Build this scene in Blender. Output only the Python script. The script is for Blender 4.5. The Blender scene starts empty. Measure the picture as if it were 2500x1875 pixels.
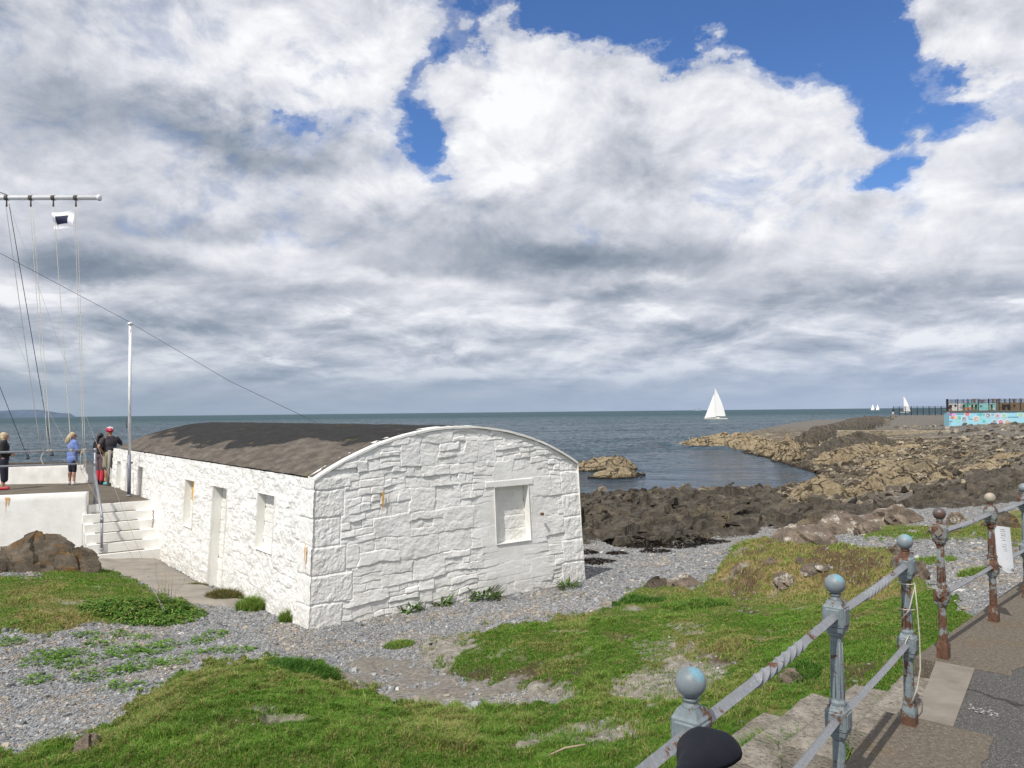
import bpy, math, random
import numpy as np
from mathutils import Vector, Matrix
random.seed(7)
RNG = np.random.default_rng(11)
SC = bpy.context.scene
COL = SC.collection
R = math.radians
EYE = 5.0
FPX = 1878.0           # focal length in px of a 2500 px wide picture
PITCH, ROLL = R(2.09), math.atan(26.0 / 2500.0)

# ------------------------------------------------------------------ camera
fw = np.array([0, math.cos(PITCH), math.sin(PITCH)])
up0 = np.array([0, -math.sin(PITCH), math.cos(PITCH)])
rt0 = np.array([1.0, 0, 0])
rt = rt0 * math.cos(ROLL) - up0 * math.sin(ROLL)
up = rt0 * math.sin(ROLL) + up0 * math.cos(ROLL)
cam = bpy.data.cameras.new("camera")
cam_o = bpy.data.objects.new("camera", cam)
COL.objects.link(cam_o)
m = Matrix(((rt[0], up[0], -fw[0], 0), (rt[1], up[1], -fw[1], 0), (rt[2], up[2], -fw[2], EYE), (0, 0, 0, 1)))
cam_o.matrix_world = m
cam.sensor_fit = 'HORIZONTAL'
cam.sensor_width = 36.0
cam.lens = 36.0 * FPX / 2500.0
cam.clip_start = 0.05
cam.clip_end = 60000
SC.camera = cam_o

def ray(px, py):
    return fw + rt * ((px - 1250.0) / FPX) + up * ((937.5 - py) / FPX)

def G(px, py, E):
    """world point on the level plane E metres below the eye"""
    d = ray(px, py)
    t = -E / d[2]
    return np.array([d[0] * t, d[1] * t, EYE - E])

def D(px, py, dist):
    """world point at forward distance (y) dist"""
    d = ray(px, py)
    t = dist / d[1]
    return np.array([d[0] * t, d[1] * t, EYE + d[2] * t])

def proj(x, y, z):
    v = (x * fw[0] + y * fw[1] + (z - EYE) * fw[2])
    a = (x * rt[0] + y * rt[1] + (z - EYE) * rt[2]) / v
    b = (x * up[0] + y * up[1] + (z - EYE) * up[2]) / v
    return 1250 + a * FPX, 937.5 - b * FPX

# ------------------------------------------------------------------ numpy noise
def _h(ix, iy, s):
    a = (ix.astype(np.int64) * 374761393 + iy.astype(np.int64) * 668265263 + s * 974634777) & 0xffffffff
    a = ((a ^ (a >> 13)) * 1274126177) & 0xffffffff
    a = ((a ^ (a >> 16)) * 2246822519) & 0xffffffff
    a = a ^ (a >> 15)
    return (a & 0xffffff) / float(0x1000000)

def pn(x, y, s=0):
    ix = np.floor(x); iy = np.floor(y)
    fx = x - ix; fy = y - iy
    u = fx * fx * fx * (fx * (fx * 6 - 15) + 10); v = fy * fy * fy * (fy * (fy * 6 - 15) + 10)
    def g(dx, dy):
        a = _h(ix + dx, iy + dy, s) * 6.28318
        return np.cos(a) * (fx - dx) + np.sin(a) * (fy - dy)
    a = g(0, 0); b = g(1, 0); c = g(0, 1); d = g(1, 1)
    return ((a + (b - a) * u) * (1 - v) + (c + (d - c) * u) * v) * 1.5

def fbm(x, y, s=0, o=4, lac=2.03, g=0.5):
    r = 0; a = 1.0; t = 0
    for k in range(o):
        r = r + a * pn(x, y, s + k * 17); t += a
        a *= g; x = x * lac + 3.1; y = y * lac + 1.7
    return r / t

def voro(x, y, s=0, jit=0.9):
    ix = np.floor(x); iy = np.floor(y)
    f1 = np.full(x.shape, 9.0); f2 = np.full(x.shape, 9.0)
    c1 = np.zeros(x.shape); c2 = np.zeros(x.shape); ox = np.zeros(x.shape); oy = np.zeros(x.shape)
    for dx in (-1, 0, 1):
        for dy in (-1, 0, 1):
            a = ix + dx; b = iy + dy
            px = a + .5 + jit * (_h(a, b, s) - .5); py = b + .5 + jit * (_h(a, b, s + 5) - .5)
            ex = x - px; ey = y - py
            d = np.sqrt(ex * ex + ey * ey)
            n = d < f1
            f2 = np.where(n, f1, np.minimum(f2, d))
            f1 = np.where(n, d, f1)
            c1 = np.where(n, a, c1); c2 = np.where(n, b, c2)
            ox = np.where(n, ex, ox); oy = np.where(n, ey, oy)
    return f1, f2, c1, c2, ox, oy

def facets(x, y, s=0, tilt=1.0):
    """broken angular blocks: every cell has its own height and tilt"""
    f1, f2, a, b, ox, oy = voro(x, y, s)
    h = (_h(a, b, s + 31) - .5) + tilt * ((_h(a, b, s + 37) - .5) * ox + (_h(a, b, s + 41) - .5) * oy) * 2
    return h, f2 - f1

def sstep(a, b, x):
    t = np.clip((x - a) / (b - a), 0, 1)
    return t * t * (3 - 2 * t)

def sdist(poly, x, y):
    """signed distance to a polygon, positive inside"""
    P = np.asarray(poly, float)
    d = np.full(x.shape, 1e9); ins = np.zeros(x.shape, bool)
    n = len(P)
    for i in range(n):
        ax, ay = P[i]; bx, by = P[(i + 1) % n]
        ex, ey = bx - ax, by - ay
        t = np.clip(((x - ax) * ex + (y - ay) * ey) / (ex * ex + ey * ey + 1e-9), 0, 1)
        d = np.minimum(d, (x - ax - t * ex) ** 2 + (y - ay - t * ey) ** 2)
        c = (ay > y) != (by > y)
        with np.errstate(divide='ignore', invalid='ignore'):
            xi = (bx - ax) * (y - ay) / (by - ay + 1e-12) + ax
        ins ^= c & (x < xi)
    d = np.sqrt(d)
    return np.where(ins, d, -d)

# ------------------------------------------------------------------ objects
ORG = {}
def tag(o, label=None, cat=None, group=None, kind=None):
    if label: o['label'] = label
    if cat: o['category'] = cat
    if group: o['group'] = group
    if kind: o['kind'] = kind
    return o

def thing(name, label, cat, loc, group=None):
    o = bpy.data.objects.new(name, None)
    COL.objects.link(o)
    o.location = tuple(float(v) for v in loc)
    o.empty_display_size = 0.2
    ORG[o.name] = np.array(loc, float)
    return tag(o, label, cat, group)

def link(name, me, mat=None, parent=None, origin=None, smooth=None):
    o = bpy.data.objects.new(name, me)
    COL.objects.link(o)
    if mat is not None:
        me.materials.clear()
        for q in (mat if isinstance(mat, (list, tuple)) else [mat]):
            me.materials.append(q)
    if parent is not None:
        o.parent = parent
        ORG[o.name] = ORG[parent.name]
    return o

def mesh_np(name, V, quads=None, tris=None, smooth=False, attrs=None, uv=None):
    me = bpy.data.meshes.new(name)
    V = np.ascontiguousarray(V, np.float32)
    nq = 0 if quads is None else len(quads); nt = 0 if tris is None else len(tris)
    loops = []
    if nq: loops.append(np.asarray(quads, np.int32).ravel())
    if nt: loops.append(np.asarray(tris, np.int32).ravel())
    L = np.concatenate(loops) if loops else np.zeros(0, np.int32)
    me.vertices.add(len(V)); me.vertices.foreach_set('co', V.ravel())
    me.loops.add(len(L)); me.loops.foreach_set('vertex_index', L)
    me.polygons.add(nq + nt)
    st = np.concatenate([np.arange(nq) * 4, nq * 4 + np.arange(nt) * 3]).astype(np.int32)
    me.polygons.foreach_set('loop_start', st)
    me.update(calc_edges=True)
    me.polygons.foreach_set('use_smooth', np.full(nq + nt, smooth, bool))
    if attrs:
        for k, a in attrs.items():
            a = np.asarray(a, np.float32)
            if a.ndim == 1:
                at = me.attributes.new(k, 'FLOAT', 'POINT'); at.data.foreach_set('value', a)
            else:
                if a.shape[1] == 3: a = np.concatenate([a, np.ones((len(a), 1), np.float32)], 1)
                at = me.attributes.new(k, 'FLOAT_COLOR', 'POINT'); at.data.foreach_set('color', np.ascontiguousarray(a, np.float32).ravel())
    me.validate()
    return me

def grid_faces(nr, nc, keep=None):
    i = np.arange(nr - 1)[:, None] * nc + np.arange(nc - 1)[None, :]
    q = np.stack([i, i + 1, i + nc + 1, i + nc], -1).reshape(-1, 4)
    if keep is not None: q = q[keep.ravel()]
    return q

def compact(V, q, attrs=None, tris=None):
    used = np.zeros(len(V), bool); used[q.ravel()] = True
    mp = np.cumsum(used) - 1
    A = {k: a[used] for k, a in attrs.items()} if attrs else None
    return V[used], mp[q], A

class MB:
    """collects simple shapes in world coordinates into one mesh"""
    def __init__(s): s.v = []; s.f = []; s.sm = []
    def add(s, vs, fs, sm=False):
        b = len(s.v); s.v += [tuple(map(float, p)) for p in vs]
        s.f += [tuple(b + i for i in f) for f in fs]; s.sm += [sm] * len(fs)
        return s
    def box(s, c, size, rz=0, M=None, bev=0, taper=1.0):
        hx, hy, hz = size[0] / 2, size[1] / 2, size[2] / 2
        P = []
        if bev:
            b = bev
            for z, k in ((-hz, b), (-hz + b, 0), (hz - b, 0), (hz, b)):
                for x, y in ((-hx + k, -hy + b + k * 0), (-hx + b, -hy + k), (hx - b, -hy + k), (hx - k, -hy + b), (hx - k, hy - b), (hx - b, hy - k), (-hx + b, hy - k), (-hx + k, hy - b)):
                    P.append((x, y, z))
            F = [tuple(range(7, -1, -1)), tuple(range(24, 32))]
            for r in range(3):
                for i in range(8): F.append((r * 8 + i, r * 8 + (i + 1) % 8, (r + 1) * 8 + (i + 1) % 8, (r + 1) * 8 + i))
        else:
            for z, k in ((-hz, 1), (hz, taper)):
                for x, y in ((-hx, -hy), (hx, -hy), (hx, hy), (-hx, hy)): P.append((x * k, y * k, z))
            F = [(3, 2, 1, 0), (4, 5, 6, 7), (0, 1, 5, 4), (1, 2, 6, 5), (2, 3, 7, 6), (3, 0, 4, 7)]
        ca, sa = math.cos(rz), math.sin(rz)
        Q = []
        for p in P:
            if M is not None: q = M @ Vector(p); q = (q[0], q[1], q[2])
            else: q = (p[0] * ca - p[1] * sa, p[0] * sa + p[1] * ca, p[2])
            Q.append((q[0] + c[0], q[1] + c[1], q[2] + c[2]))
        return s.add(Q, F)
    def quadbox(s, pts4, h0, h1):
        """prism over a plan quad/polygon of (x,y)"""
        n = len(pts4)
        P = [(p[0], p[1], h0) for p in pts4] + [(p[0], p[1], h1) for p in pts4]
        F = [tuple(range(n - 1, -1, -1)), tuple(range(n, 2 * n))] + [(i, (i + 1) % n, n + (i + 1) % n, n + i) for i in range(n)]
        return s.add(P, F)
    def tube(s, pts, r, seg=8, sm=True, caps=True, roll=0.0):
        pts = [np.array(p, float) for p in pts]; n = len(pts)
        rr = r if isinstance(r, (list, tuple)) else [r] * n
        ro = roll if isinstance(roll, (list, tuple)) else [roll] * n
        V = []; t0 = pts[1] - pts[0]
        ref = np.array([0, 0, 1.0]) if abs(t0[2]) < .9 * np.linalg.norm(t0) else np.array([1.0, 0, 0])
        for i in range(n):
            t = pts[min(i + 1, n - 1)] - pts[max(i - 1, 0)]; t = t / (np.linalg.norm(t) + 1e-9)
            a = np.cross(t, ref); a /= np.linalg.norm(a) + 1e-9; b = np.cross(a, t)
            ref = b
            for k in range(seg):
                an = 2 * math.pi * k / seg + ro[i]
                V.append(pts[i] + (a * math.cos(an) + b * math.sin(an)) * rr[i])
        F = [(i * seg + k, i * seg + (k + 1) % seg, (i + 1) * seg + (k + 1) % seg, (i + 1) * seg + k) for i in range(n - 1) for k in range(seg)]
        s.add(V, F, sm)
        if caps:
            b = len(s.v) - n * seg
            s.f += [tuple(b + k for k in range(seg - 1, -1, -1)), tuple(b + (n - 1) * seg + k for k in range(seg))]; s.sm += [False, False]
        return s
    def lathe(s, c, prof, seg=16, sm=True, rot=0):
        V = []; n = len(prof)
        for r, z in prof:
            for k in range(seg):
                a = 2 * math.pi * k / seg + rot
                V.append((c[0] + r * math.cos(a), c[1] + r * math.sin(a), c[2] + z))
        F = [(i * seg + k, i * seg + (k + 1) % seg, (i + 1) * seg + (k + 1) % seg, (i + 1) * seg + k) for i in range(n - 1) for k in range(seg)]
        F += [tuple(range(seg - 1, -1, -1)), tuple((n - 1) * seg + k for k in range(seg))]
        return s.add(V, F, sm)
    def ell(s, c, r, seg=14, rings=9, M=None):
        V = []
        for i in range(rings + 1):
            th = math.pi * (i + 1e-3) / (rings + 2e-3)
            for k in range(seg):
                a = 2 * math.pi * k / seg
                p = (r[0] * math.sin(th) * math.cos(a), r[1] * math.sin(th) * math.sin(a), -r[2] * math.cos(th))
                if M is not None: p = M @ Vector(p)
                V.append((c[0] + p[0], c[1] + p[1], c[2] + p[2]))
        F = [(i * seg + k, i * seg + (k + 1) % seg, (i + 1) * seg + (k + 1) % seg, (i + 1) * seg + k) for i in range(rings) for k in range(seg)]
        F += [tuple(range(seg - 1, -1, -1)), tuple(rings * seg + k for k in range(seg))]
        return s.add(V, F, True)
    def cap(s, a, b, ra, rb, n=5):
        a = np.array(a, float); b = np.array(b, float)
        s.tube([a, b], [ra, rb], seg=12); s.ell(a, (ra,) * 3, 12, 7); s.ell(b, (rb,) * 3, 12, 7)
        return s
    def mesh(s, name, org=(0, 0, 0)):
        me = bpy.data.meshes.new(name)
        me.from_pydata([(p[0] - org[0], p[1] - org[1], p[2] - org[2]) for p in s.v], [], s.f)
        me.polygons.foreach_set('use_smooth', s.sm)
        me.update()
        return me
    def build(s, name, mat, parent=None, label=None):
        org = ORG[parent.name] if parent is not None else (0, 0, 0)
        o = link(name, s.mesh(name, org), mat, parent)
        if label: o['label'] = label
        return o
    def solo(s, name, mat, label, cat, group=None):
        """a thing that is one mesh; origin at its lowest middle"""
        V = np.array(s.v); org = np.array([V[:, 0].mean(), V[:, 1].mean(), V[:, 2].min()])
        o = link(name, s.mesh(name, org), mat); o.location = tuple(org); ORG[o.name] = org
        return tag(o, label, cat, group)
    def fused(s, name, mat, parent, voxel=.012, smooth=4, xf=None, label=None):
        """fuse all shapes into one continuous skin"""
        me = s.mesh(name); t = bpy.data.objects.new('tmp', me); COL.objects.link(t)
        q = t.modifiers.new('r', 'REMESH'); q.mode = 'VOXEL'; q.voxel_size = voxel; q.use_smooth_shade = True
        if smooth:
            w = t.modifiers.new('s', 'SMOOTH'); w.factor = .5; w.iterations = smooth
        dg = bpy.context.evaluated_depsgraph_get(); dg.update()
        me2 = bpy.data.meshes.new_from_object(t.evaluated_get(dg))
        bpy.data.objects.remove(t); bpy.data.meshes.remove(me)
        me2.name = name
        if xf is not None: me2.transform(xf)
        me2.polygons.foreach_set('use_smooth', [True] * len(me2.polygons))
        o = link(name, me2, mat, parent)
        if label: o['label'] = label
        return o

def put(name, me, mat, parent=None):
    return link(name, me, mat, parent)

def copy_tree(o, parent=None):
    c = o.copy(); COL.objects.link(c); c.parent = parent
    ORG[c.name] = ORG.get(o.name, np.zeros(3))
    for ch in list(o.children): copy_tree(ch, c)
    return c

# ------------------------------------------------------------------ materials
def lin(c):
    return tuple((v / 255 / 12.92 if v <= 10 else ((v / 255 + .055) / 1.055) ** 2.4) for v in c)

class NT:
    def __init__(s, tree): s.t = tree; s.n = tree.nodes; s.l = tree.links
    def node(s, ty, **kw):
        x = s.n.new(ty)
        for k, v in kw.items():
            if k.startswith('i_'):
                key = k[2:]
                key = int(key) if key.isdigit() else key.replace('_', ' ')
                s.set(x.inputs[key], v)
            else: setattr(x, k, v)
        return x
    def set(s, inp, v):
        if isinstance(v, bpy.types.NodeSocket): s.l.new(v, inp)
        elif isinstance(v, bpy.types.Node): s.l.new(v.outputs[0], inp)
        else:
            if isinstance(v, (tuple, list)) and len(v) == 3 and inp.type == 'RGBA': v = (*v, 1)
            inp.default_value = v
    def math(s, op, a, b=None, c=None, clamp=False):
        x = s.n.new('ShaderNodeMath'); x.operation = op; x.use_clamp = clamp
        s.set(x.inputs[0], a)
        if b is not None: s.set(x.inputs[1], b)
        if c is not None: s.set(x.inputs[2], c)
        return x.outputs[0]
    def vmath(s, op, a, b=None, c=None, out=0):
        x = s.n.new('ShaderNodeVectorMath'); x.operation = op
        s.set(x.inputs[0], a)
        if b is not None: s.set(x.inputs[1], b)
        if c is not None: s.set(x.inputs[2], c)
        return x.outputs[out]
    def noise(s, vec, scale, detail=4, rough=.55, dist=0.0, out='Fac'):
        x = s.n.new('ShaderNodeTexNoise'); s.set(x.inputs['Vector'], vec)
        x.inputs['Scale'].default_value = scale; x.inputs['Detail'].default_value = detail
        x.inputs['Roughness'].default_value = rough; x.inputs['Distortion'].default_value = dist
        return x.outputs[out]
    def voro(s, vec, scale, feature='F1', out='Distance', rnd=1.0):
        x = s.n.new('ShaderNodeTexVoronoi'); x.feature = feature; s.set(x.inputs['Vector'], vec)
        x.inputs['Scale'].default_value = scale; x.inputs['Randomness'].default_value = rnd
        return x.outputs[out]
    def ramp(s, fac, stops, interp='LINEAR'):
        x = s.n.new('ShaderNodeValToRGB'); x.color_ramp.interpolation = interp
        cr = x.color_ramp
        while len(cr.elements) < len(stops): cr.elements.new(.5)
        for e, (p, c) in zip(cr.elements, stops):
            e.position = p; e.color = (c, c, c, 1) if isinstance(c, (int, float)) else (*c, 1)
        s.set(x.inputs[0], fac)
        return x.outputs[0]
    def mix(s, fac, a, b, mode='MIX'):
        x = s.n.new('ShaderNodeMix'); x.data_type = 'RGBA'; x.blend_type = mode
        s.set(x.inputs[0], fac); s.set(x.inputs[6], a); s.set(x.inputs[7], b)
        return x.outputs[2]
    def maprange(s, v, a, b, c=0, d=1):
        x = s.n.new('ShaderNodeMapRange'); s.set(x.inputs[0], v)
        for i, q in enumerate((a, b, c, d)): x.inputs[i + 1].default_value = q
        return x.outputs[0]
    def bump(s, h, strength=.5, dist=.02, normal=None):
        x = s.n.new('ShaderNodeBump'); s.set(x.inputs['Height'], h)
        x.inputs['Strength'].default_value = strength; x.inputs['Distance'].default_value = dist
        if normal is not None: s.l.new(normal, x.inputs['Normal'])
        return x.outputs[0]
    def scaled(s, vec, sc):
        x = s.n.new('ShaderNodeMapping'); s.set(x.inputs[0], vec); x.inputs['Scale'].default_value = sc
        return x.outputs[0]

def new_mat(name):
    m = bpy.data.materials.new(name); m.use_nodes = True
    t = NT(m.node_tree); b = t.n['Principled BSDF']
    return m, t, b

def simple(name, c, rough=.6, var=.25, scale=8, metal=0, bump=.15, bscale=60, c2=None, spec=.5):
    m, t, b = new_mat(name)
    co = t.node('ShaderNodeTexCoord').outputs['Object']
    n = t.noise(co, scale, 5, .6)
    dark = tuple(v * (1 - var) for v in c); lite = tuple(min(1, v * (1 + var * .6)) for v in c)
    col = t.ramp(n, [(.3, dark if c2 is None else c2), (.55, c), (.75, lite)])
    t.set(b.inputs['Base Color'], col)
    b.inputs['Roughness'].default_value = rough; b.inputs['Metallic'].default_value = metal
    b.inputs['Specular IOR Level'].default_value = spec
    if bump:
        t.set(b.inputs['Normal'], t.bump(t.noise(co, bscale, 4, .6), bump, .01))
    return m
# ------------------------------------------------------------------ light
SUN_AZ = 62.0      # direction the shadows fall, degrees from +x
SUN_EL = 52.5
ca, sa, ce, se = math.cos(R(SUN_AZ)), math.sin(R(SUN_AZ)), math.cos(R(SUN_EL)), math.sin(R(SUN_EL))
ld = bpy.data.lights.new("sun", 'SUN'); ld.energy = 4.3; ld.angle = R(0.5); ld.color = (1, .955, .88)
lo = bpy.data.objects.new("sun", ld); COL.objects.link(lo)
lo.rotation_euler = Vector((ca * ce, sa * ce, -se)).to_track_quat('-Z', 'Y').to_euler()
SC.view_settings.view_transform = 'Standard'; SC.view_settings.look = 'None'
SC.view_settings.exposure = 0.0; SC.view_settings.gamma = 1.0

# ------------------------------------------------------------------ world: Nishita sky with procedural cloud cover
def blob_sum(t, P, base, blobs):
    acc = base
    def ang(vx, vy):
        d = ray(vx * 1.1302, vy * 1.1302); n = np.linalg.norm(d)
        return math.atan2(d[0], d[1]), math.asin(d[2] / n)
    for vx, vy, rx, ry, amp in blobs:
        a0, e0 = ang(vx, vy)
        a1 = ang(vx + rx, vy)[0] - ang(vx - rx, vy)[0]; e1 = ang(vx, vy - ry)[1] - ang(vx, vy + ry)[1]
        ia, ie = 2 / a1, 2 / e1
        q = t.vmath('MULTIPLY_ADD', P, (ia, ie, 0), (-a0 * ia, -e0 * ie, 0))
        d = t.vmath('DOT_PRODUCT', q, q, out=1)
        g = t.math('POWER', .3679, d)
        acc = t.math('MULTIPLY_ADD', g, amp, acc)
    return acc

def build_world():
    w = bpy.data.worlds.new("World"); SC.world = w; w.use_nodes = True
    t = NT(w.node_tree); t.n.clear()
    sky = t.node('ShaderNodeTexSky', sky_type='NISHITA', sun_disc=False)
    sky.sun_elevation = R(SUN_EL); sky.sun_rotation = R(90 - SUN_AZ + 180); sky.air_density = 1.0; sky.dust_density = .4; sky.ozone_density = 2.5
    d = t.vmath('NORMALIZE', t.node('ShaderNodeTexCoord').outputs['Generated'])
    sp = t.node('ShaderNodeSeparateXYZ'); t.set(sp.inputs[0], d)
    x, y, z = sp.outputs
    zc = t.math('MAXIMUM', z, 0.0)
    az = t.math('ARCTAN2', x, y)
    el = t.math('ARCSINE', t.math('MINIMUM', z, 1.0))
    cP = t.node('ShaderNodeCombineXYZ'); t.set(cP.inputs[0], az); t.set(cP.inputs[1], el); P0 = cP.outputs[0]
    # cloud-layer coordinates: flatten towards the horizon
    iz = t.math('DIVIDE', 1.0, t.math('ADD', zc, .16))
    lz = t.math('LOGARITHM', t.math('ADD', zc, .07), math.e)
    cL = t.node('ShaderNodeCombineXYZ'); t.set(cL.inputs[0], t.math('MULTIPLY', az, 3.0)); t.set(cL.inputs[1], t.math('MULTIPLY', lz, 1.25)); L = cL.outputs[0]
    # local direction coordinates for billows
    cB = t.node('ShaderNodeCombineXYZ'); t.set(cB.inputs[0], az); t.set(cB.inputs[1], t.math('MULTIPLY', el, 1.5)); B = cB.outputs[0]
    # warp the blob coordinates so that nothing keeps an elliptic outline
    wn = t.node('ShaderNodeTexNoise'); t.set(wn.inputs['Vector'], B); wn.inputs['Scale'].default_value = 6.5; wn.inputs['Detail'].default_value = 6; wn.inputs['Roughness'].default_value = .6
    wv = t.vmath('SUBTRACT', wn.outputs['Color'], (.5, .5, .5))
    amt = t.math('MULTIPLY_ADD', zc, .45, .03)
    sc = t.node('ShaderNodeVectorMath', operation='SCALE'); t.set(sc.inputs[0], wv); t.set(sc.inputs[3], amt)
    P = t.vmath('ADD', P0, sc.outputs[0])

    cover = [  # blue openings (view x, view y, radius x, radius y, depth)
        (1120, -10, 190, 62, -1.5), (1400, -30, 240, 90, -1.5), (1650, -10, 230, 125, -1.6), (1800, 60, 190, 120, -1.3), (1560, -10, 150, 90, -.6),
        (1925, 130, 95, 120, -1.3), (1890, 255, 75, 50, -1.05), (2110, 238, 120, 36, -1.0), (2040, 215, 60, 40, -.6), (1990, 60, 70, 60, -.7),
        (950, 130, 58, 42, -1.0), (895, 215, 44, 70, -1.1), (915, 295, 42, 50, -1.05), (950, 345, 26, 26, -.8), (1000, 70, 90, 40, -.5),
        (705, 255, 80, 38, -.66), (640, 235, 40, 20, -.4), (1240, 85, 40, 22, -.5), (1450, 95, 30, 16, -.4), (560, 525, 60, 20, -.2),
        (1935, 375, 38, 48, -1.1), (1880, 415, 62, 34, -1.1), (1985, 352, 30, 24, -.8), (2080, 60, 110, 90, .9), (2150, 120, 110, 70, .9),
        (1160, 170, 150, 60, .5), (1500, 130, 220, 55, .45), (1700, 230, 120, 50, .5), (1300, 300, 300, 120, .5), (820, 90, 60, 120, .5), (1820, 330, 90, 30, .3), (2120, 350, 120, 50, .5)]
    bright = [
        (100, 40, 260, 90, -.07), (110, 190, 120, 90, -.13), (120, 130, 60, 25, .06), (560, 60, 300, 70, .08), (480, 180, 260, 60, .07), (700, 120, 200, 80, .08),
        (430, 260, 260, 60, -.18), (560, 300, 180, 50, -.16), (140, 300, 180, 60, -.13), (60, 350, 180, 40, -.08), (700, 330, 110, 40, -.08), (250, 390, 220, 30, .03),
        (1090, 250, 140, 80, .13), (1040, 370, 120, 60, .13), (1180, 330, 80, 80, .08), (1340, 330, 130, 70, -.06), (200, 230, 240, 90, -.04), (1300, 190, 240, 60, .08), (1130, 120, 120, 50, .08), (820, 200, 80, 140, .05),
        (1600, 220, 200, 70, .09), (1680, 300, 170, 60, .10), (1900, 320, 120, 36, .07), (2120, 130, 140, 70, .12), (2090, 310, 160, 50, .08), (1700, 380, 160, 40, .07),
        (1400, 310, 80, 90, -.10), (1330, 400, 120, 40, -.07), (1640, 485, 62, 24, .14), (1740, 570, 90, 28, .12), (1950, 430, 110, 26, .14), (1980, 540, 120, 50, .09), (2110, 480, 140, 60, .07), (1530, 380, 120, 35, .05),
        (780, 430, 60, 30, .13), (680, 480, 90, 24, .06), (560, 530, 100, 22, .10), (900, 400, 70, 40, .06),
        (420, 480, 210, 34, -.16), (230, 530, 160, 30, -.12), (150, 560, 200, 40, -.30), (330, 590, 170, 26, -.18), (60, 640, 160, 26, .10), (290, 620, 120, 20, .06),
        (720, 470, 110, 44, -.12), (1000, 470, 220, 40, -.13), (1150, 560, 300, 44, -.27), (1350, 550, 180, 34, -.14), (1270, 640, 130, 24, -.22), (1500, 520, 120, 30, -.05), (860, 620, 150, 24, .07), (1000, 520, 200, 24, -.05),
        (1160, 660, 150, 16, .12), (1430, 605, 110, 14, .16), (1390, 700, 70, 18, .16), (1040, 700, 60, 14, .08), (900, 655, 110, 18, .08), (760, 600, 120, 18, .08),
        (300, 690, 220, 30, -.13), (620, 640, 220, 34, -.12), (500, 720, 260, 26, -.16), (900, 730, 200, 14, -.10), (1000, 745, 120, 10, .06), (250, 760, 160, 14, .02), (480, 770, 120, 14, -.08),
        (1550, 600, 130, 26, -.06), (1800, 560, 120, 24, -.05), (1650, 660, 220, 34, -.16), (1900, 650, 260, 26, -.17), (1950, 700, 200, 22, -.12), (1800, 690, 120, 14, .06), (2080, 650, 120, 20, -.06), (1650, 710, 60, 16, .10), (1640, 735, 60, 10, .07),
        (1500, 740, 220, 20, -.10), (1580, 800, 180, 10, .10), (1350, 805, 200, 10, .09), (1010, 808, 90, 10, .20), (820, 806, 110, 8, .14), (620, 808, 110, 7, .14), (560, 812, 60, 9, .12), (1440, 790, 160, 8, -.05),
        (1900, 800, 400, 60, -.03), (600, 860, 800, 40, -.12), (1600, 860, 700, 34, -.06), (100, 800, 200, 60, -.04)]
    # grainy cloud structure
    nL = t.noise(L, 1.6, 10, .58, .35)
    nB = t.noise(B, 8.5, 11, .60, .35)
    nF = t.noise(B, 30, 8, .62, .3)
    cov = blob_sum(t, P, .80, cover)
    cov = t.math('MULTIPLY_ADD', t.math('SUBTRACT', nB, .5), 2.5, cov)
    cov = t.math('MULTIPLY_ADD', t.math('SUBTRACT', nF, .5), 1.0, cov)
    cov = t.math('ADD', cov, t.maprange(z, .22, .10, 0, 1.2))
    alpha = t.ramp(t.maprange(cov, -.25, .80), [(0, 0), (.3, .22), (.6, .75), (1, 1)], 'EASE')
    # shading: lit tops, grey bases
    offs = t.vmath('ADD', B, (-.012, .028, 0))
    nB2 = t.noise(offs, 8.5, 11, .60, .35)
    nL2 = t.noise(t.vmath('ADD', L, (-.04, .15, 0)), 1.6, 10, .58, .35)
    hb = t.maprange(z, .06, .25)           # billows only matter high up
    hl = t.math('SUBTRACT', 1.0, hb)
    br = blob_sum(t, P, .80, bright)
    br = t.math('MULTIPLY_ADD', t.math('MULTIPLY', t.math('SUBTRACT', nB, nB2), hb), .62, br)
    br = t.math('MULTIPLY_ADD', t.math('MULTIPLY', t.math('SUBTRACT', nL, nL2), t.math('MULTIPLY_ADD', hl, .60, .15)), 1.1, br)
    lowf = t.math('MULTIPLY', t.maprange(z, .16, .05), t.maprange(z, .015, .05))
    br = t.math('MULTIPLY_ADD', t.math('MULTIPLY', t.math('SUBTRACT', nL, .5), lowf), .8, br)
    br = t.math('MULTIPLY_ADD', t.math('MULTIPLY', t.math('SUBTRACT', nF, .5), t.math('MULTIPLY_ADD', hb, .8, .2)), .07, br)
    cC = t.node('ShaderNodeCombineXYZ'); t.set(cC.inputs[0], t.math('MULTIPLY', az, 8.0)); t.set(cC.inputs[1], t.math('MULTIPLY', el, 25.0))
    nC = t.noise(cC.outputs[0], 1.0, 8, .6, .5); nC2 = t.noise(t.vmath('ADD', cC.outputs[0], (0, .35, 0)), 1.0, 8, .6, .5)
    lowc = t.math('MULTIPLY', t.maprange(z, .20, .10), t.maprange(z, .02, .045))
    br = t.math('MULTIPLY_ADD', t.math('MULTIPLY', t.math('SUBTRACT', nC, nC2), lowc), .9, br)
    br = t.math('MULTIPLY_ADD', t.math('MULTIPLY', t.maprange(nC, .60, .72), lowc), .14, br)
    grey = t.ramp(br, [(.38, lin((122, 136, 153))), (.50, lin((146, 157, 172))), (.62, lin((174, 181, 194))), (.74, lin((201, 205, 215))), (.86, lin((228, 230, 237))), (.98, lin((252, 253, 255)))])
    # haze near the horizon
    hzc = t.ramp(t.maprange(az, -.6, .6), [(0, lin((146, 164, 182))), (1, lin((166, 184, 212)))])
    hz = t.ramp(z, [(-.0, 1.0), (.035, .8), (.075, .34), (.17, .0)], 'LINEAR')
    col = t.mix(t.math('MULTIPLY', hz, .85), grey, hzc)
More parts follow.
